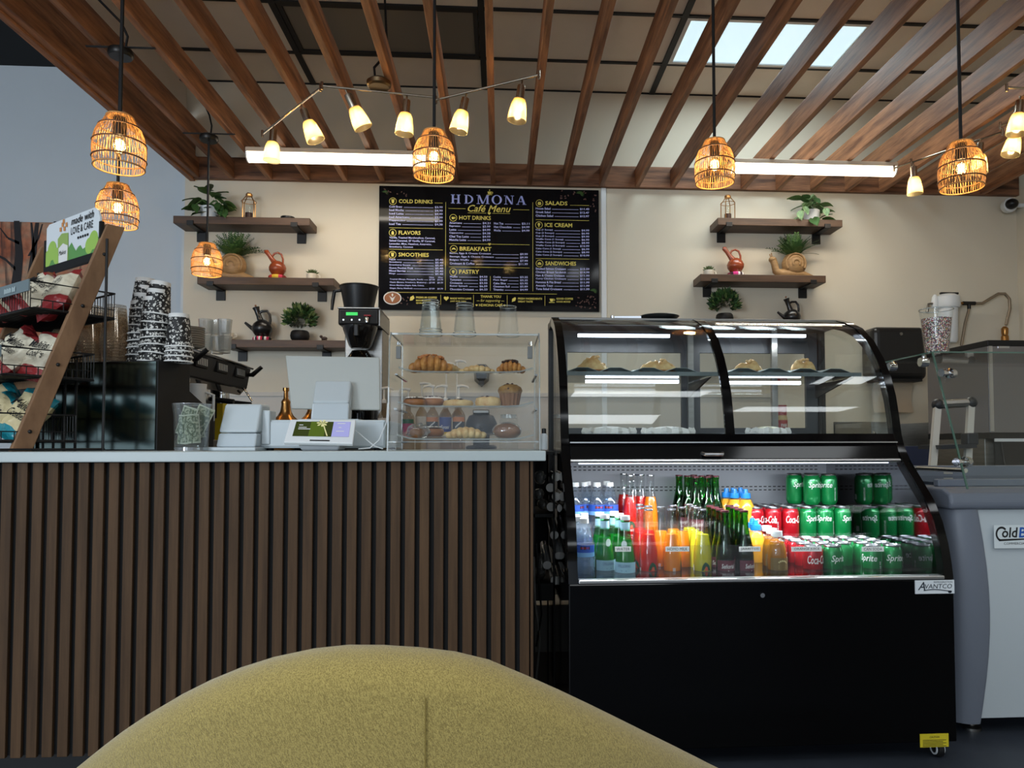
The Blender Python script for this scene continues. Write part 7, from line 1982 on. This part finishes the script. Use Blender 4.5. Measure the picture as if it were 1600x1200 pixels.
# badge
yb2 = YZ - .014
a, b_ = PY(1553, 857, yb2), PY(1600, 820, yb2)
hb = b_.z - a.z; wb = hb*2.5
bd = MB().box(a.x, a.x + wb, yb2 - .003, yb2, a.z, b_.z).build('brand_badge', mat('badge_pale', (206, 214, 216), .35), fz, bevel=.001)
lt = MB()
def XT(u, v): return T(a.x + hb*u, yb2 - .0036, a.z + hb*v)
lt.text('old', XT(.34, .46), hb*.44, hb*.72, 'L', .12, .02)
for k in range(26):
    def cp(t, rr): an = R(40 + 215*t); return (a.x + hb*(.33 + rr*.27*math.cos(an)), yb2 - .0036, a.z + hb*(.62 + rr*.32*math.sin(an)))
    t0, t1 = k/26, (k+1)/26; wd = .28
    lt.add([cp(t0, 1), cp(t1, 1), cp(t1, 1 - wd), cp(t0, 1 - wd)], [(0, 1, 2, 3)])
lt.add([(a.x + hb*.2, yb2 - .0036, a.z + hb*.31), (a.x + hb*1.7, yb2 - .0036, a.z + hb*.38), (a.x + hb*1.7, yb2 - .0036, a.z + hb*.43), (a.x + hb*.2, yb2 - .0036, a.z + hb*.40)], [(0, 1, 2, 3)])
lt.text('COMMERCIAL A', XT(.42, .16), hb*.1, hb*1.15, 'L')
lt.build('badge_lettering', M_ink, bd, recalc=False)
MB().text('B', XT(1.1, .46), hb*.44, hb*.34, 'L', .12, .02).build('badge_blue_lettering', mat('badge_blue', (30, 84, 168), .4), bd, recalc=False)

# sneeze guard on the freezer
M_gedge = pane('green_glass_edge', (120, 170, 150), refl=2.0, haze=.35, hazecol=(150, 190, 175))
gp0 = PX(1457, 549, ZX0 + .01); gp1 = PX(1386, 560, ZX0 + .01); gp2 = PX(1513, 756, ZX0 + .01)
sgx1 = ZX1 - .01; sgx0 = ZX0 + .01
gu = thing('sneeze_guard', 'slanted glass sneeze guard with chrome clamps on the ice cream freezer', 'sneeze guard', ((sgx0 + sgx1)/2, gp0.y, ZFT))
zt = gp0.z
MB().box(sgx0, sgx1, gp0.y, gp1.y + .02, zt - .005, zt).build('top_glass', M_glass, gu)
e = MB(); e.box(sgx0, sgx1, gp0.y - .002, gp0.y, zt - .005, zt).box(sgx0 - .002, sgx0, gp0.y, gp1.y + .02, zt - .005, zt); e.build('top_glass_edge', M_gedge, gu)
yb3 = gp2.y; zb3 = ZFT + .022
MB().sheet([[(sgx0, gp0.y - .004, zt - .006), (sgx1, gp0.y - .004, zt - .006)], [(sgx0, yb3, zb3), (sgx1, yb3, zb3)]], .005, (0, 1, 0)).build('front_glass', M_glass, gu)
MB().beam((sgx0 - .001, gp0.y - .002, zt - .006), (sgx0 - .001, yb3 + .0025, zb3), .004, .006, (1, 0, 0)).build('front_glass_edge', M_gedge, gu)
def clamp(px, py, w_):
    p = PX(px, py, ZX0 + .03)
    c = MB().lathe([(0, -.028), (.016, -.028), (.018, -.02), (.018, -.006), (.009, -.004), (.009, .02), (.014, .022), (.014, .034), (0, .034)], 16, tuple(p), Matrix.Rotation(R(-90), 3, 'Y') @ Matrix.Rotation(R(20), 3, 'X')).build('clamp', M_chrome, gu, smooth=40)
for px, py in ((1481, 583), (1505, 722)): clamp(px, py, 1)
for px, py in ((1394, 573), (1443, 566)):
    p = PX(px, py, ZX0 + .02)
    MB().lathe([(0, -.014), (.016, -.014), (.018, 0), (.016, .014), (0, .014)], 14, tuple(p), Matrix.Rotation(R(90), 3, 'Y')).build('clamp', M_chrome, gu, smooth=40)
    MB().tube([p, (p.x, p.y, zt - .005)], .006, 8).build('clamp_stem', M_chrome, gu)
for x in (sgx0 + .012, sgx1 - .03):
    pA = Vector((x, gp0.y + .16, zt - .006)); pB = Vector((x, gp0.y + .17, ZFT + .02))
    MB().tube([pB, Vector((x, pB.y, pB.z + .06))], .012, 10).build('post_foot', M_blackmetal, gu, smooth=40)
    MB().tube([Vector((x, pB.y, pB.z + .05)), Vector((x, pB.y - .05, pB.z + .06)), Vector((x, yb3 + .03, ZFT + .08))], .008, 8).build('brace', M_chrome, gu, smooth=50)
    if x > sgx0 + .1: MB().tube([Vector((x, pB.y, pB.z + .05)), Vector((x, pA.y, zt - .006))], .005, 8).build('post', M_chrome, gu, smooth=40)
# sprinkles cup
q = PY(1464, 548, gp0.y + .12); 
sc = thing('sprinkles_cup', 'clear plastic cup of rainbow sprinkles on the sneeze guard', 'cup', (q.x, gp0.y + .12, zt))
hs = PY(1464, 484, gp0.y + .12).z - zt
wr_ = (PY(1488, 484, gp0.y + .12).x - PY(1441, 484, gp0.y + .12).x)/2; wb_ = wr_*.70
MB().lathe([(0, .001), (wb_, .001), (wr_, hs), (wr_ - .002, hs), (wb_ - .002, .004), (0, .004)], 26).build('cup_wall', M_acryl, sc, smooth=40, world=False)
MB().tube([(wr_*math.cos(2*math.pi*i/26), wr_*math.sin(2*math.pi*i/26), hs) for i in range(26)], .002, 6, closed=True).build('rim', M_acre, sc, smooth=60, world=False)
def sprinkle_mat():
    m = mat('rainbow_sprinkles', (200, 160, 160), .5); nt = m.node_tree; b = nt.nodes['Principled BSDF']
    tc = nt.nodes.new('ShaderNodeTexCoord'); v = nt.nodes.new('ShaderNodeTexVoronoi'); v.inputs['Scale'].default_value = 330
    nt.links.new(tc.outputs['Object'], v.inputs['Vector'])
    sx = nt.nodes.new('ShaderNodeSeparateColor'); nt.links.new(v.outputs['Color'], sx.inputs[0])
    cr = nt.nodes.new('ShaderNodeValToRGB'); cr.color_ramp.interpolation = 'CONSTANT'; e = cr.color_ramp.elements
    cols = [(224, 220, 214), (150, 60, 80), (50, 50, 70), (220, 206, 190), (110, 60, 90), (90, 120, 80), (190, 130, 70), (40, 32, 40)]
    e[0].color = lin(cols[0]); e[1].position = .125; e[1].color = lin(cols[1])
    for k in range(2, 8): q_ = e.new(k/8); q_.color = lin(cols[k])
    nt.links.new(sx.outputs[0], cr.inputs[0]); nt.links.new(cr.outputs[0], b.inputs['Base Color']); return m
MB().lathe([(0, .005), (wb_ - .003, .005), (wb_ + (wr_ - wb_)*.8 - .003, hs*.8), (wb_*.5, hs*.83), (0, hs*.84)], 24).build('sprinkles', sprinkle_mat(), sc, smooth=40, world=False)['kind'] = 'stuff'

# ================================================================== RIGHT BACKGROUND
# paper towel dispenser
y_ = YB
a, b_ = PY(1354, 595, YB - .1), PY(1436, 514, YB - .1)
t = thing('towel_dispenser', 'large black rounded paper towel dispenser on the right back wall', 'dispenser', ((a.x + b_.x)/2, YB, a.z))
MB().box(a.x, b_.x, YB - .22, YB, a.z, b_.z).build('cover', mat('dispenser_black', (26, 26, 27), .3), t, bevel=.05, seg=4)
MB().box(a.x + .04, b_.x - .04, YB - .2, YB - .03, a.z - .012, a.z + .01).build('outlet_lip', M_matblack, t)
MB().lathe([(0, 0), (.012, 0), (.012, .01), (0, .01)], 12, ((a.x + b_.x)/2, YB - .22, b_.z - .06), Matrix.Rotation(R(90), 3, 'X')).build('lock', M_steel, t)
g = [[(a.x + .06 + (b_.x - a.x - .12)*j/4, YB - .1 + .03*math.sin(i*.5), a.z - .01 - .24*i/6) for j in range(5)] for i in range(7)]
p_ = MB().sheet(g, .001).build('paper_towel', mat('kraft_towel', (186, 170, 148), .8), None, smooth=50); tag(p_, 'hanging beige paper towel under the black dispenser', 'paper towel')
# hand sink with splash guards
a, b_ = PY(1402, 738, 5.0), PY(1466, 660, 5.0)
sk = thing('hand_sink', 'stainless hand sink with side splash below the towel dispenser', 'sink', ((a.x + b_.x)/2, 5.3, 0))
xs0, xs1 = a.x - .12, b_.x + .05
MB().box(xs1 - .01, xs1, 5.12, YB - .005, .80, 1.12).build('side_splash', M_steel, sk)
MB().box(xs0, xs0 + .01, 5.12, YB - .005, .80, 1.12).build('side_splash', M_steel, sk)
bs_ = MB().box(xs0, xs1, 5.12, 5.15, .72, .88).box(xs0, xs1, YB - .03, YB - .005, .72, 1.14).box(xs0, xs0 + .02, 5.15, YB - .03, .72, .88).box(xs1 - .02, xs1, 5.15, YB - .03, .72, .88).box(xs0, xs1, 5.15, YB - .03, .70, .73)
bs_.build('basin', M_steel, sk)
for x in (xs0 + .03, xs1 - .03):
    for y in (5.16, YB - .05): MB().tube([(x, y, 0), (x, y, .71)], .018, 8).build('leg', M_steel, sk, smooth=40)
MB().tube([((xs0 + xs1)/2, YB - .03, 1.02), ((xs0 + xs1)/2, YB - .12, 1.06), ((xs0 + xs1)/2, YB - .2, 1.05), ((xs0 + xs1)/2, YB - .23, .98)], .011, 8).build('faucet', M_chrome, sk, smooth=60)
# ice machine
YI = 4.15
p = PY(1543, 533, YI); XI = p.x; ZI = p.z
ice = thing('ice_machine', 'stainless steel ice machine with black bin door in the right corner', 'ice machine', (XI + .4, YI + .3, 0))
XI1 = min(XI + .78, XR - .03); YI1 = YI + .62
zmid = PY(1560, 682, YI).z
MB().box(XI, XI1, YI, YI1, zmid + .02, ZI).build('ice_maker_head', mat('polished_steel', (150, 150, 156), .18, metal=1.0), ice, bevel=.004)
MB().box(XI - .004, XI1 + .004, YI - .006, YI1, ZI - .03, ZI + .006).build('top_cap', M_black, ice, bevel=.004)
MB().box(XI, XI1, YI + .05, YI1, .15, zmid - .01).build('bin', M_steel, ice, bevel=.006)
MB().box(XI - .002, XI1 + .002, YI - .01, YI1, zmid - .012, zmid + .022).build('seam_band', M_black, ice)
MB().box(XI + .02, XI1 - .02, YI - .014, YI - .008, zmid - .03, zmid - .012).build('light_strip', M_white, ice)
MB().prism([(YI - .01, zmid - .03), (YI + .05, zmid - .03), (YI + .05, .55), (YI - .08, .62)], XI + .06, XI1 - .06, 'x').build('bin_door', M_black, ice, bevel=.006)
MB().beam((XI + .012, YI - .004, zmid + .03), (XI + .012, YI - .004, ZI - .03), .02, .012, (0, 1, 0)).build('corner_trim', M_alu, ice)
q = PY(1568, 541, YI); MB().box(q.x - .035, q.x + .035, YI - .003, YI, q.z - .012, q.z + .012).build('name_plate', M_alu, ice)
for x in (XI + .08, XI1 - .08):
    for y in (YI + .12, YI1 - .06): MB().tube([(x, y, 0), (x, y, .15)], .02, 10).build('leg', M_steel, ice, smooth=40)
# water filter on the wall
YW2 = YB - .07
pt_, pb2 = PY(1479, 470, YW2), PY(1482, 536, YW2)
wf = thing('water_filter', 'white cartridge water filter mounted on the right back wall', 'water filter', (pt_.x, YW2, pb2.z))
r_ = (PY(1497, 500, YW2).x - PY(1466, 500, YW2).x)/2
h_ = pt_.z - pb2.z; cx_ = PY(1481, 500, YW2).x
MB().lathe([(0, pb2.z), (r_*.7, pb2.z), (r_*.85, pb2.z + .02), (r_*.9, pt_.z - .05), (0, pt_.z - .05)], 20, (cx_, YW2, 0)).build('cartridge', M_white, wf, smooth=40)
MB().lathe([(0, pt_.z - .06), (r_*1.05, pt_.z - .06), (r_*1.15, pt_.z - .04), (r_*1.1, pt_.z + .03), (r_*.7, pt_.z + .05), (0, pt_.z + .05)], 20, (cx_, YW2, 0)).build('filter_head', M_white, wf, smooth=40)
MB().box(cx_ - .06, cx_ + .09, YW2 - .012, YW2 + .012, pt_.z + .052, pt_.z + .068).build('lever', M_black, wf, bevel=.004)
MB().box(cx_ - .05, cx_ + .05, YW2 + .03, YB, pt_.z - .04, pt_.z + .02).build('bracket', M_white, wf)
vx = PY(1461, 474, YW2)
MB().lathe([(0, -.03), (.025, -.03), (.03, 0), (.022, .05), (.01, .07), (0, .07)], 14, (vx.x, YW2, vx.z)).build('valve', M_white, wf, smooth=40)
MB().tube([(cx_ - r_, YW2, pt_.z - .02), (vx.x, YW2, vx.z), (vx.x - .06, YW2 - .01, vx.z - .01), (vx.x - .075, YW2 - .01, vx.z - .08)], .011, 8).build('inlet_hose', M_steel, wf, smooth=60)
M_braid = mat('braided_hose', (150, 136, 118), .4, metal=.6)
tee = PY(1514, 474, YW2)
MB().tube([(cx_ + r_, YW2, pt_.z - .015), tee + Vector((-.04, 0, 0))], .010, 8).build('outlet_pipe', M_brass, wf, smooth=50)
MB().tube([tee + Vector((-.05, 0, 0)), tee + Vector((.05, 0, 0))], .016, 10).tube([tee, tee + Vector((0, 0, -.045))], .014, 10).build('tee_fitting', M_black, wf, smooth=50)
MB().tube([tee + Vector((.05, 0, 0))] + [PY(u, v, YW2 - .0) for u, v in ((1535, 474), (1548, 466), (1560, 459), (1570, 459), (1577, 467), (1578, 482), (1574, 498), (1572, 508))], .012, 8).build('braided_hose', M_braid, wf, smooth=60)
MB().tube([tee + Vector((0, 0, -.045)), PY(1508, 505, YW2), PY(1502, 540, YW2)], .011, 8).build('braided_hose', M_braid, wf, smooth=60)
q = PY(1570, 520, YW2); MB().lathe([(0, -.07), (.028, -.07), (.028, -.03), (.022, -.02), (.026, .0), (.026, .035), (.014, .05), (0, .05)], 12, tuple(q)).build('brass_valve', M_brass, wf, smooth=30)
# step ladder
YLd = 3.55
ld = thing('step_ladder', 'folded aluminium step ladder leaning behind the ice cream freezer', 'ladder', (PY(1490, 700, YLd).x, YLd, 0))
tl, tr_ = PY(1465, 632, YLd + .05), PY(1517, 629, YLd + .05)
bl, brr = PY(1452, 790, YLd - .1), PY(1508, 790, YLd - .1)
def down(a, b): d = b - a; k = (0 - a.z)/d.z; return a + d*k
for a, b in ((tl, bl), (tr_, brr)): MB().beam(a, down(a, b), .034, .02, (0, 1, 0)).build('rail', mat('ladder_aluminium', (205, 205, 200), .5, metal=.4), ld)
for a, b in ((tl, bl), (tr_, brr)): MB().beam(a + Vector((.02, .06, -.35)), Vector((a.x + .02, a.y + .3, 0)), .035, .02, (0, 1, 0)).build('rear_rail', M_alu, ld)
MB().tube([tl, tr_], .022, 8).build('top_bar', M_alu, ld, smooth=40)
for s_ in (tl, tr_): MB().sphere(s_, .03, .03, .03, 10, 8).build('end_cap', M_dgrey, ld, smooth=60)
q0, q1 = PY(1461, 683, YLd - .02), PY(1516, 681, YLd - .02)
MB().beam(q0 + Vector((0, .05, -.05)), q1 + Vector((0, .05, -.05)), .2, .02).build('step', M_dgrey, ld)
MB().beam(q0 + Vector((0, .05, -.32)), q1 + Vector((0, .05, -.32)), .2, .02).build('step', M_dgrey, ld)
q = PY(1515, 686, YLd - .03); MB().box(q.x - .03, q.x + .03, q.y - .03, q.y + .03, q.z - .03, q.z + .03).build('hinge_block', M_dgrey, ld, bevel=.008)
c0_, c1_ = PY(1463, 735, YLd + .12), PY(1498, 697, YLd + .12)
t = thing('blue_box', 'dark blue printed carton behind the step ladder', 'carton', ((c0_.x + c1_.x)/2, YLd + .5, 0))
MB().box(c0_.x, c1_.x + .02, YLd + .4, YLd + .62, 0, c1_.z).build('carton_body', mat('carton_navy', (30, 38, 66), .5), t, bevel=.003)

# ================================================================== SHELF IN THE GAP
YG = 2.62
gx0, gx1 = PY(833, 800, YG).x, FXL - .008
gs = thing('cup_shelf', 'narrow black shelf unit in the gap between counter and glass case', 'shelf unit', ((gx0 + gx1)/2, YG + .15, 0))
zsh = [PY(850, v, YG).z for v in (803, 912)]
for z in zsh: MB().box(gx0, gx1, YG, YG + .36, z - .012, z).build('shelf_board', M_matblack, gs)
MB().box(gx0, gx1, YG + .345, YG + .36, .45, .93).build('back_panel', M_matblack, gs)
MB().box(gx0, gx1, YG, YG + .36, zsh[1] - .06, zsh[1] - .012).build('lower_fascia', M_matblack, gs)
MB().box(gx0, gx1, YG, YG + .36, .925, .937).build('top_board', M_matblack, gs)
for x in (gx0, gx1 - .006):
    for y in (YG, YG + .345): MB().box(x, x + .006, y, y + .015, 0, .93).build('upright', M_matblack, gs)
q0, q1 = PY(840, 945, 3.0), PY(880, 1018, 3.0)
t = thing('grey_panel', 'pale grey box on the floor behind the gap under the cup shelf', 'box', ((q0.x + q1.x)/2, 3.1, 0))
MB().box(gx0 - .03, gx1 + .03, 3.0, 3.2, 0, q0.z).build('box_body', mat('panel_grey', (150, 148, 144), .6), t, bevel=.004)
MB().box(gx0 - .032, gx1 + .032, 2.996, 3.0, 0, q1.z).build('lower_band', mat('panel_taupe', (92, 84, 76), .6), t)
M_bagclear = pane('clear_bag', (225, 228, 230), refl=2.5, rough=.12, haze=.22, hazecol=(190, 192, 194))
def sleeve(px, py, z_lab, rot_, nm):
    p = PY(px, py, YG + .02)
    t = thing('cup_sleeve', nm, 'cup sleeve', p, 'wrapped cup sleeves in the gap shelf')
    r_ = .0155
    M3 = Matrix.Rotation(R(-90 + rot_), 3, 'X')
    MB().lathe([(0, 0), (r_, 0), (r_*.92, .02), (r_*.9, .16), (0, .16)], 16, (0, 0, 0), M3).build('cups', M_wpaper, t, smooth=40, world=False)
    MB().lathe([(r_*1.06, -.003), (r_*1.1, .02), (r_*1.05, .19), (0, .2)], 14, (0, 0, 0), M3).build('film', M_bagclear, t, smooth=40, world=False)
for i, (u, v) in enumerate(((869, 745), (860, 762), (869, 776), (861, 792), (877, 794), (866, 836), (873, 868), (867, 907), (881, 851), (855, 883))):
    sleeve(u, v, 0, (0, 0, 0, 0, 0, 12, 25, 5, 10, 15)[i], 'wrapped sleeve of white cups in the gap shelf, %s from the top' % ORD[i])
def clearbag(px, py, rx, rz, nm):
    p = PY(px, py, YG + .08)
    b = MB(); b.sphere((0, 0, 0), rx, .05, rz, 16, 10)
    rn_ = random.Random(px); b.v = [(x*(1 + .06*math.sin(z*160)), y*(1 + .06*math.sin(x*140)), z*(1 + .05*math.sin(x*200))) for x, y, z in b.v]
    t = thing('bag_of_lids', nm, 'bag', p, 'bags in the gap shelf')
    b.build('film', M_bagclear, t, smooth=60, world=False)
    for k in range(4): MB().lathe([(0, 0), (rx*.6, 0), (rx*.6, .004), (rx*.45, .014), (0, .014)], 14, (0, .0, -rz*.6 + k*rz*.32)).build('lid', M_clearcup, t, smooth=40, world=False)
clearbag(844, 746, .022, .026, 'clear bag of lids, uppermost on the gap shelf'); clearbag(842, 772, .02, .022, 'clear bag of lids, middle left on the gap shelf'); clearbag(848, 788, .02, .02, 'clear bag of lids resting on the upper gap shelf board'); clearbag(844, 885, .022, .05, 'tall clear bag standing on the lower gap shelf')
for i, pts in enumerate((((838, 850), (842, 900), (846, 960), (838, 1010)), ((834, 870), (836, 940), (844, 1000), (838, 1060)))):
    o = MB().tube([PY(u, v, 2.6) for u, v in pts], .004, 6).build('hanging_wire', (M_matblack, mat('grey_cord', (120, 118, 114), .5))[i], None, smooth=60)
    tag(o, ('black power cord hanging in the gap beside the counter', 'grey power cord hanging in the gap beside the counter')[i], 'cord')

# ================================================================== YELLOW CHAIR
def fabric():
    m = bpy.data.materials.new('mustard_fabric'); m.use_nodes = True; nt = m.node_tree; b = nt.nodes['Principled BSDF']
    b.inputs['Roughness'].default_value = .9; b.inputs['Sheen Weight'].default_value = .35; b.inputs['Sheen Roughness'].default_value = .5
    tc = nt.nodes.new('ShaderNodeTexCoord')
    mp = nt.nodes.new('ShaderNodeMapping'); mp.inputs['Rotation'].default_value = (0, R(25), 0); nt.links.new(tc.outputs['Object'], mp.inputs[0])
    n1 = nt.nodes.new('ShaderNodeTexNoise'); n1.inputs['Scale'].default_value = 1300; n1.inputs['Detail'].default_value = 2; nt.links.new(mp.outputs[0], n1.inputs['Vector'])
    mp2 = nt.nodes.new('ShaderNodeMapping'); mp2.inputs['Scale'].default_value = (1, 1, .3); nt.links.new(mp.outputs[0], mp2.inputs[0])
    n2 = nt.nodes.new('ShaderNodeTexNoise'); n2.inputs['Scale'].default_value = 1200; nt.links.new(mp2.outputs[0], n2.inputs['Vector'])
    ad = nt.nodes.new('ShaderNodeMath'); ad.operation = 'ADD'; nt.links.new(n1.outputs['Fac'], ad.inputs[0]); nt.links.new(n2.outputs['Fac'], ad.inputs[1])
    mr = nt.nodes.new('ShaderNodeMath'); mr.operation = 'MULTIPLY'; mr.inputs[1].default_value = .5; nt.links.new(ad.outputs[0], mr.inputs[0])
    cr = nt.nodes.new('ShaderNodeValToRGB'); e = cr.color_ramp.elements; e[0].position = .4; e[0].color = lin((126, 108, 52)); e[1].position = .6; e[1].color = lin((170, 150, 82))
    nt.links.new(mr.outputs[0], cr.inputs[0]); nt.links.new(cr.outputs[0], b.inputs['Base Color'])
    bp = nt.nodes.new('ShaderNodeBump'); bp.inputs['Strength'].default_value = .5; bp.inputs['Distance'].default_value = .002
    nt.links.new(mr.outputs[0], bp.inputs['Height']); nt.links.new(bp.outputs[0], b.inputs['Normal'])
    return m
M_fab = fabric()
CHX, CHY = -.085, .52
chair = thing('armchair', 'mustard yellow upholstered tub armchair in the foreground', 'chair', (CHX, CHY + .34, 0))
# height of the rim along the back, from its outline against the counter
RIM = [(60, 1262), (130, 1200), (200, 1140), (250, 1104), (300, 1075), (360, 1048), (420, 1028), (480, 1015), (545, 1009), (620, 1011), (700, 1018), (760, 1030), (820, 1054), (900, 1090), (1000, 1139), (1115, 1197), (1230, 1262)]
def chair_top(X, Y):
    d = CAMR.transposed() @ (Vector((X, Y, .7)) - CAM); px = CX + F_PX*d.x/-d.z
    px = min(max(px, RIM[0][0]), RIM[-1][0] - .01)
    for (a, va), (b, vb) in zip(RIM, RIM[1:]):
        if a <= px <= b:
            q = (px - a)/(b - a); i = RIM.index((a, va)); pa = RIM[max(i-1, 0)]; pb = RIM[min(i+2, len(RIM)-1)]
            ma = (vb - pa[1])/(b - pa[0])*(b - a); m2 = (pb[1] - va)/(pb[0] - a)*(b - a)
            v = (2*q**3 - 3*q*q + 1)*va + (q**3 - 2*q*q + q)*ma + (-2*q**3 + 3*q*q)*vb + (q**3 - q*q)*m2
            return max(.46, PY(px, v, Y).z)
def shell_pt(th, v, inner):
    a, bb = .39, .40
    if inner: a -= .055; bb -= .055
    x = a*math.sin(th); y = .40 - bb*math.cos(th)
    zt_ = -.0022*max(0, abs(math.degrees(th)) - 58) + chair_top(CHX + .363*math.sin(th), CHY + .40 - .373*math.cos(th))
    zb_ = .30
    z = zb_ + (zt_ - .026 - zb_)*v
    lean = .07*(v - 1)   # narrower at the bottom
    k = 1 + lean*1.4
    return Vector((CHX + x*k, CHY + .40 - (.40 - y)*k, z))
sh = MB(); NT, NV = 56, 14; g = []
for i in range(NT + 1):
    th = R(-118 + 236*i/NT); row = []
    for j in range(NV + 1): row.append(shell_pt(th, j/NV, False))
    o_, i_ = shell_pt(th, 1, False), shell_pt(th, 1, True)
    for q in range(1, 8):
        an = math.pi*q/8; c = (o_ + i_)/2; d = (o_ - i_)/2
        row.append(c + d*math.cos(an) + Vector((0, 0, .026*math.sin(an))))
    for j in range(NV, -1, -1): row.append(shell_pt(th, j/NV, True))
    g.append(row + [row[0]])
sh.sheet(g)
for row in (g[0], g[-1]): sh.add(row[:-1], [tuple(range(len(row) - 1))])
sh.build('shell', M_fab, chair, smooth=60)
th0 = R(5)
sp = [shell_pt(th0, j/10, False) + Vector((0, -.0012, 0)) for j in range(0, 11)]
MB().tube(sp, .0005, 5).build('seam', mat('seam_thread', (128, 111, 54), .9), chair, smooth=60)
c = MB(); g = []
n = 36
for z, k in ((.33, .9), (.35, 1), (.42, 1), (.45, .96), (.46, .8), (.462, .0)):
    g.append([(CHX + .29*k*math.sin(2*math.pi*i/n), CHY + .42 - .29*k*math.cos(2*math.pi*i/n), z) for i in range(n + 1)])
c.sheet(g).build('seat_cushion', M_fab, chair, smooth=60)
for sx in (-1, 1):
    for sy in (-1, 1): MB().tube([(CHX + sx*.2, CHY + .42 + sy*.2, .34), (CHX + sx*.27, CHY + .42 + sy*.27, 0)], [.016, .010], 10).build('leg', mat('leg_black', (20, 20, 20), .4), chair, smooth=50)
MB().lathe([(0, .29), (.28, .29), (.31, .34), (0, .34)], 30, (CHX, CHY + .42, 0)).build('seat_base', M_fab, chair, smooth=40)
